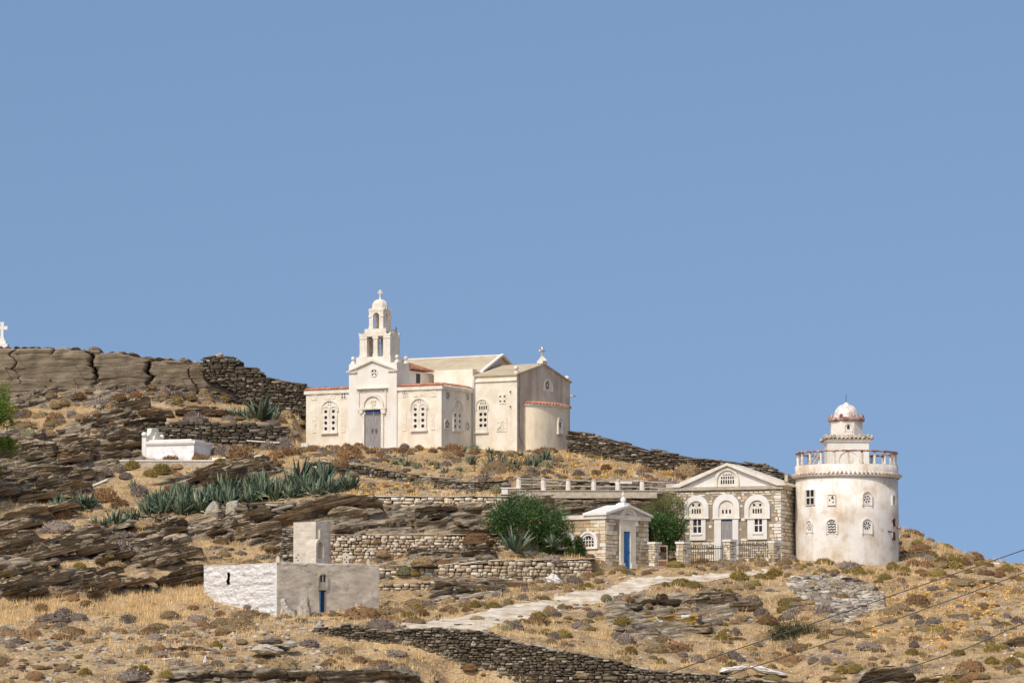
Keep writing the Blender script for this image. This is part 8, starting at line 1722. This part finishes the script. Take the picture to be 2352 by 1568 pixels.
# low scrub, weeds and stones too many to count
def lowscrub(name, label, n, wgt, size, m, cat='scrub'):
    p = scatter(n, wgt); q = 16; d = rg.normal(0, 1, (n, q, 3)); d[..., 2] = np.abs(d[..., 2]); d /= np.linalg.norm(d, axis=2)[..., None]; s_ = rg.uniform(*size, (n, 1, 1)); c = p[:, None] + d * s_ * [1, 1, .55] * rg.uniform(.5, 1, (n, q, 1))
    a = rg.normal(0, 1, (n, q, 3)); a /= np.linalg.norm(a, axis=2)[..., None]; b_ = np.cross(d, a); w_ = s_ * .34; V_ = np.stack([c - a * w_, c + b_ * w_, c + a * w_, c - b_ * w_], 2).reshape(-1, 3)
    mb = MB(); t = np.repeat(np.clip(rg.uniform(.1, .9, (n, 1)) + rg.normal(0, .2, (n, q)), 0, 1).ravel(), 4); mb.add(V_, np.arange(n * q * 4).reshape(-1, 4), 0, False, t)
    tag(mb.obj(name, m, fix=False), label, cat, kind='stuff')
mk = lambda k: SM[k][0].materials[0]
nz = fbm(GX * .3 + 77, GY * .3, 8)
def cushions(name, label, n, wgt, size, kind, seed):
    vs = []
    for q in range(3):
        mb_ = cushion(seed + q, 130); vs.append((np.concatenate(mb_.V), np.concatenate(mb_.T), [f for f in mb_.F]))
    p = scatter(n, wgt); mb = MB()
    for i in range(n):
        V0, T0_, F0 = vs[i % 3]; a = rg.uniform(0, 6.28); s1 = rg.uniform(*size) * math.exp(rg.normal(-.15, .4)); c, q = math.cos(a), math.sin(a); R_ = np.array([[c, q, 0], [-q, c, 0], [0, 0, rg.uniform(.55, 1.0)]]); tt = rg.uniform(-.25, .25)
        mb.add(V0 @ R_ * s1 + p[i], np.concatenate(F0), 0, False, np.clip(T0_ + tt, 0, 1))
    tag(mb.obj(name, mk(kind), fix=False), label, 'scrub', kind='stuff')
pch = fbm(GX * .5 + 21, GY * .5, 18)
cushions('low_brown_scrub', 'low brown scrub scattered over the slopes', 560, okg * np.clip((nz - .42) * 6, .05, 1) * np.clip((pch - .5) * 12, .02, 1), (.14, .6), 'brown', 300)
cushions('low_grey_scrub', 'low grey twiggy scrub scattered over the slopes', 560, okg * np.clip((.6 - nz) * 6, .05, 1) * np.clip((pch - .5) * 12, .02, 1), (.14, .6), 'grey', 310)
cushions('low_straw_scrub', 'low straw-coloured scrub scattered over the slopes', 950, okg * np.clip((pch - .47) * 9, .04, 1), (.14, .6), 'tan', 320)
cushions('low_olive_scrub', 'low mustard-green scrub scattered over the right slope', 260, okg * (GX > 3) * np.clip((pch - .5) * 12, .02, 1), (.14, .5), 'olive', 330)
gold = ((V2 > 1035) & (V2 < 1105) & (U2 > 860) & (U2 < 1700)) | ((V2 > 1330) & (U2 > 1980) & (V2 < 1480)) | ((V2 > 1100) & (V2 < 1150) & (U2 > 800) & (U2 < 1000))
lowscrub('golden_weeds', 'golden withered leafy weeds in patches', 2600, okg * (gold * 1.0 + .02) * (fbm(GX * .6, GY * .6, 12) > .48), (.08, .2), mk('gold'), 'weeds')
def rubble(name, label, n, wgt, size, m, flat=.35, cat='stones', tn=(.2, 1)):
    p = scatter(n, wgt); s_ = rg.uniform(size[0], size[1], n) * rg.uniform(.5, 1, n); mb = MB()
    blocks(mb, p, np.stack([s_, s_ * .7, s_ * flat * rg.uniform(.5, 1.3, n)], -1), rg.uniform(0, 3.1, n), rg.uniform(*tn, n), rg, rg.normal(0, .25, n), 0, .22, False)
    tag(mb.obj(name, M[m], fix=False), label, cat, kind='stuff')
rubble('scattered_stones', 'small flat stones scattered over the dry ground', 5200, okg * np.clip((.56 - clump * .3 - pch * .2) * 3, .05, 1), (.04, .19), 'rubblegrey')
rubble('foreground_stones', 'brown and grey stones lying on the bare earth of the left foreground', 1500, okg * ((V2 > 1425) & (U2 < 760)), (.04, .26), 'rubblegrey')
rubble('pale_pebbles', 'small white stones scattered over the dry ground', 1100, okg * (.2 + (V2 > 1390)), (.03, .10), 'whiterock')
RP = [(1815, 1330), (1870, 1318), (1950, 1325), (1985, 1345), (2030, 1370), (2020, 1400), (1960, 1420), (1930, 1440), (1900, 1420), (1890, 1395), (1830, 1370)]
rub = inpoly(U2 + wu * .4, V2 + wv * .4, RP) * 1.0
rubble('rubble_spill', 'spill of broken grey schist slabs below the round tower', 1300, rub, (.10, .48), 'rubblegrey', .3)
rubble('dark_stone_litter', 'dark broken schist lying over the left slopes and outcrops', 2200, (rock * .6 + .12) * (GX < 4), (.08, .38), 'drystone_dark', .3)
rubble('track_gravel', 'loose gravel on the pale track', 2600, roadg * 1.0, (.02, .06), 'whiterock2', .5)
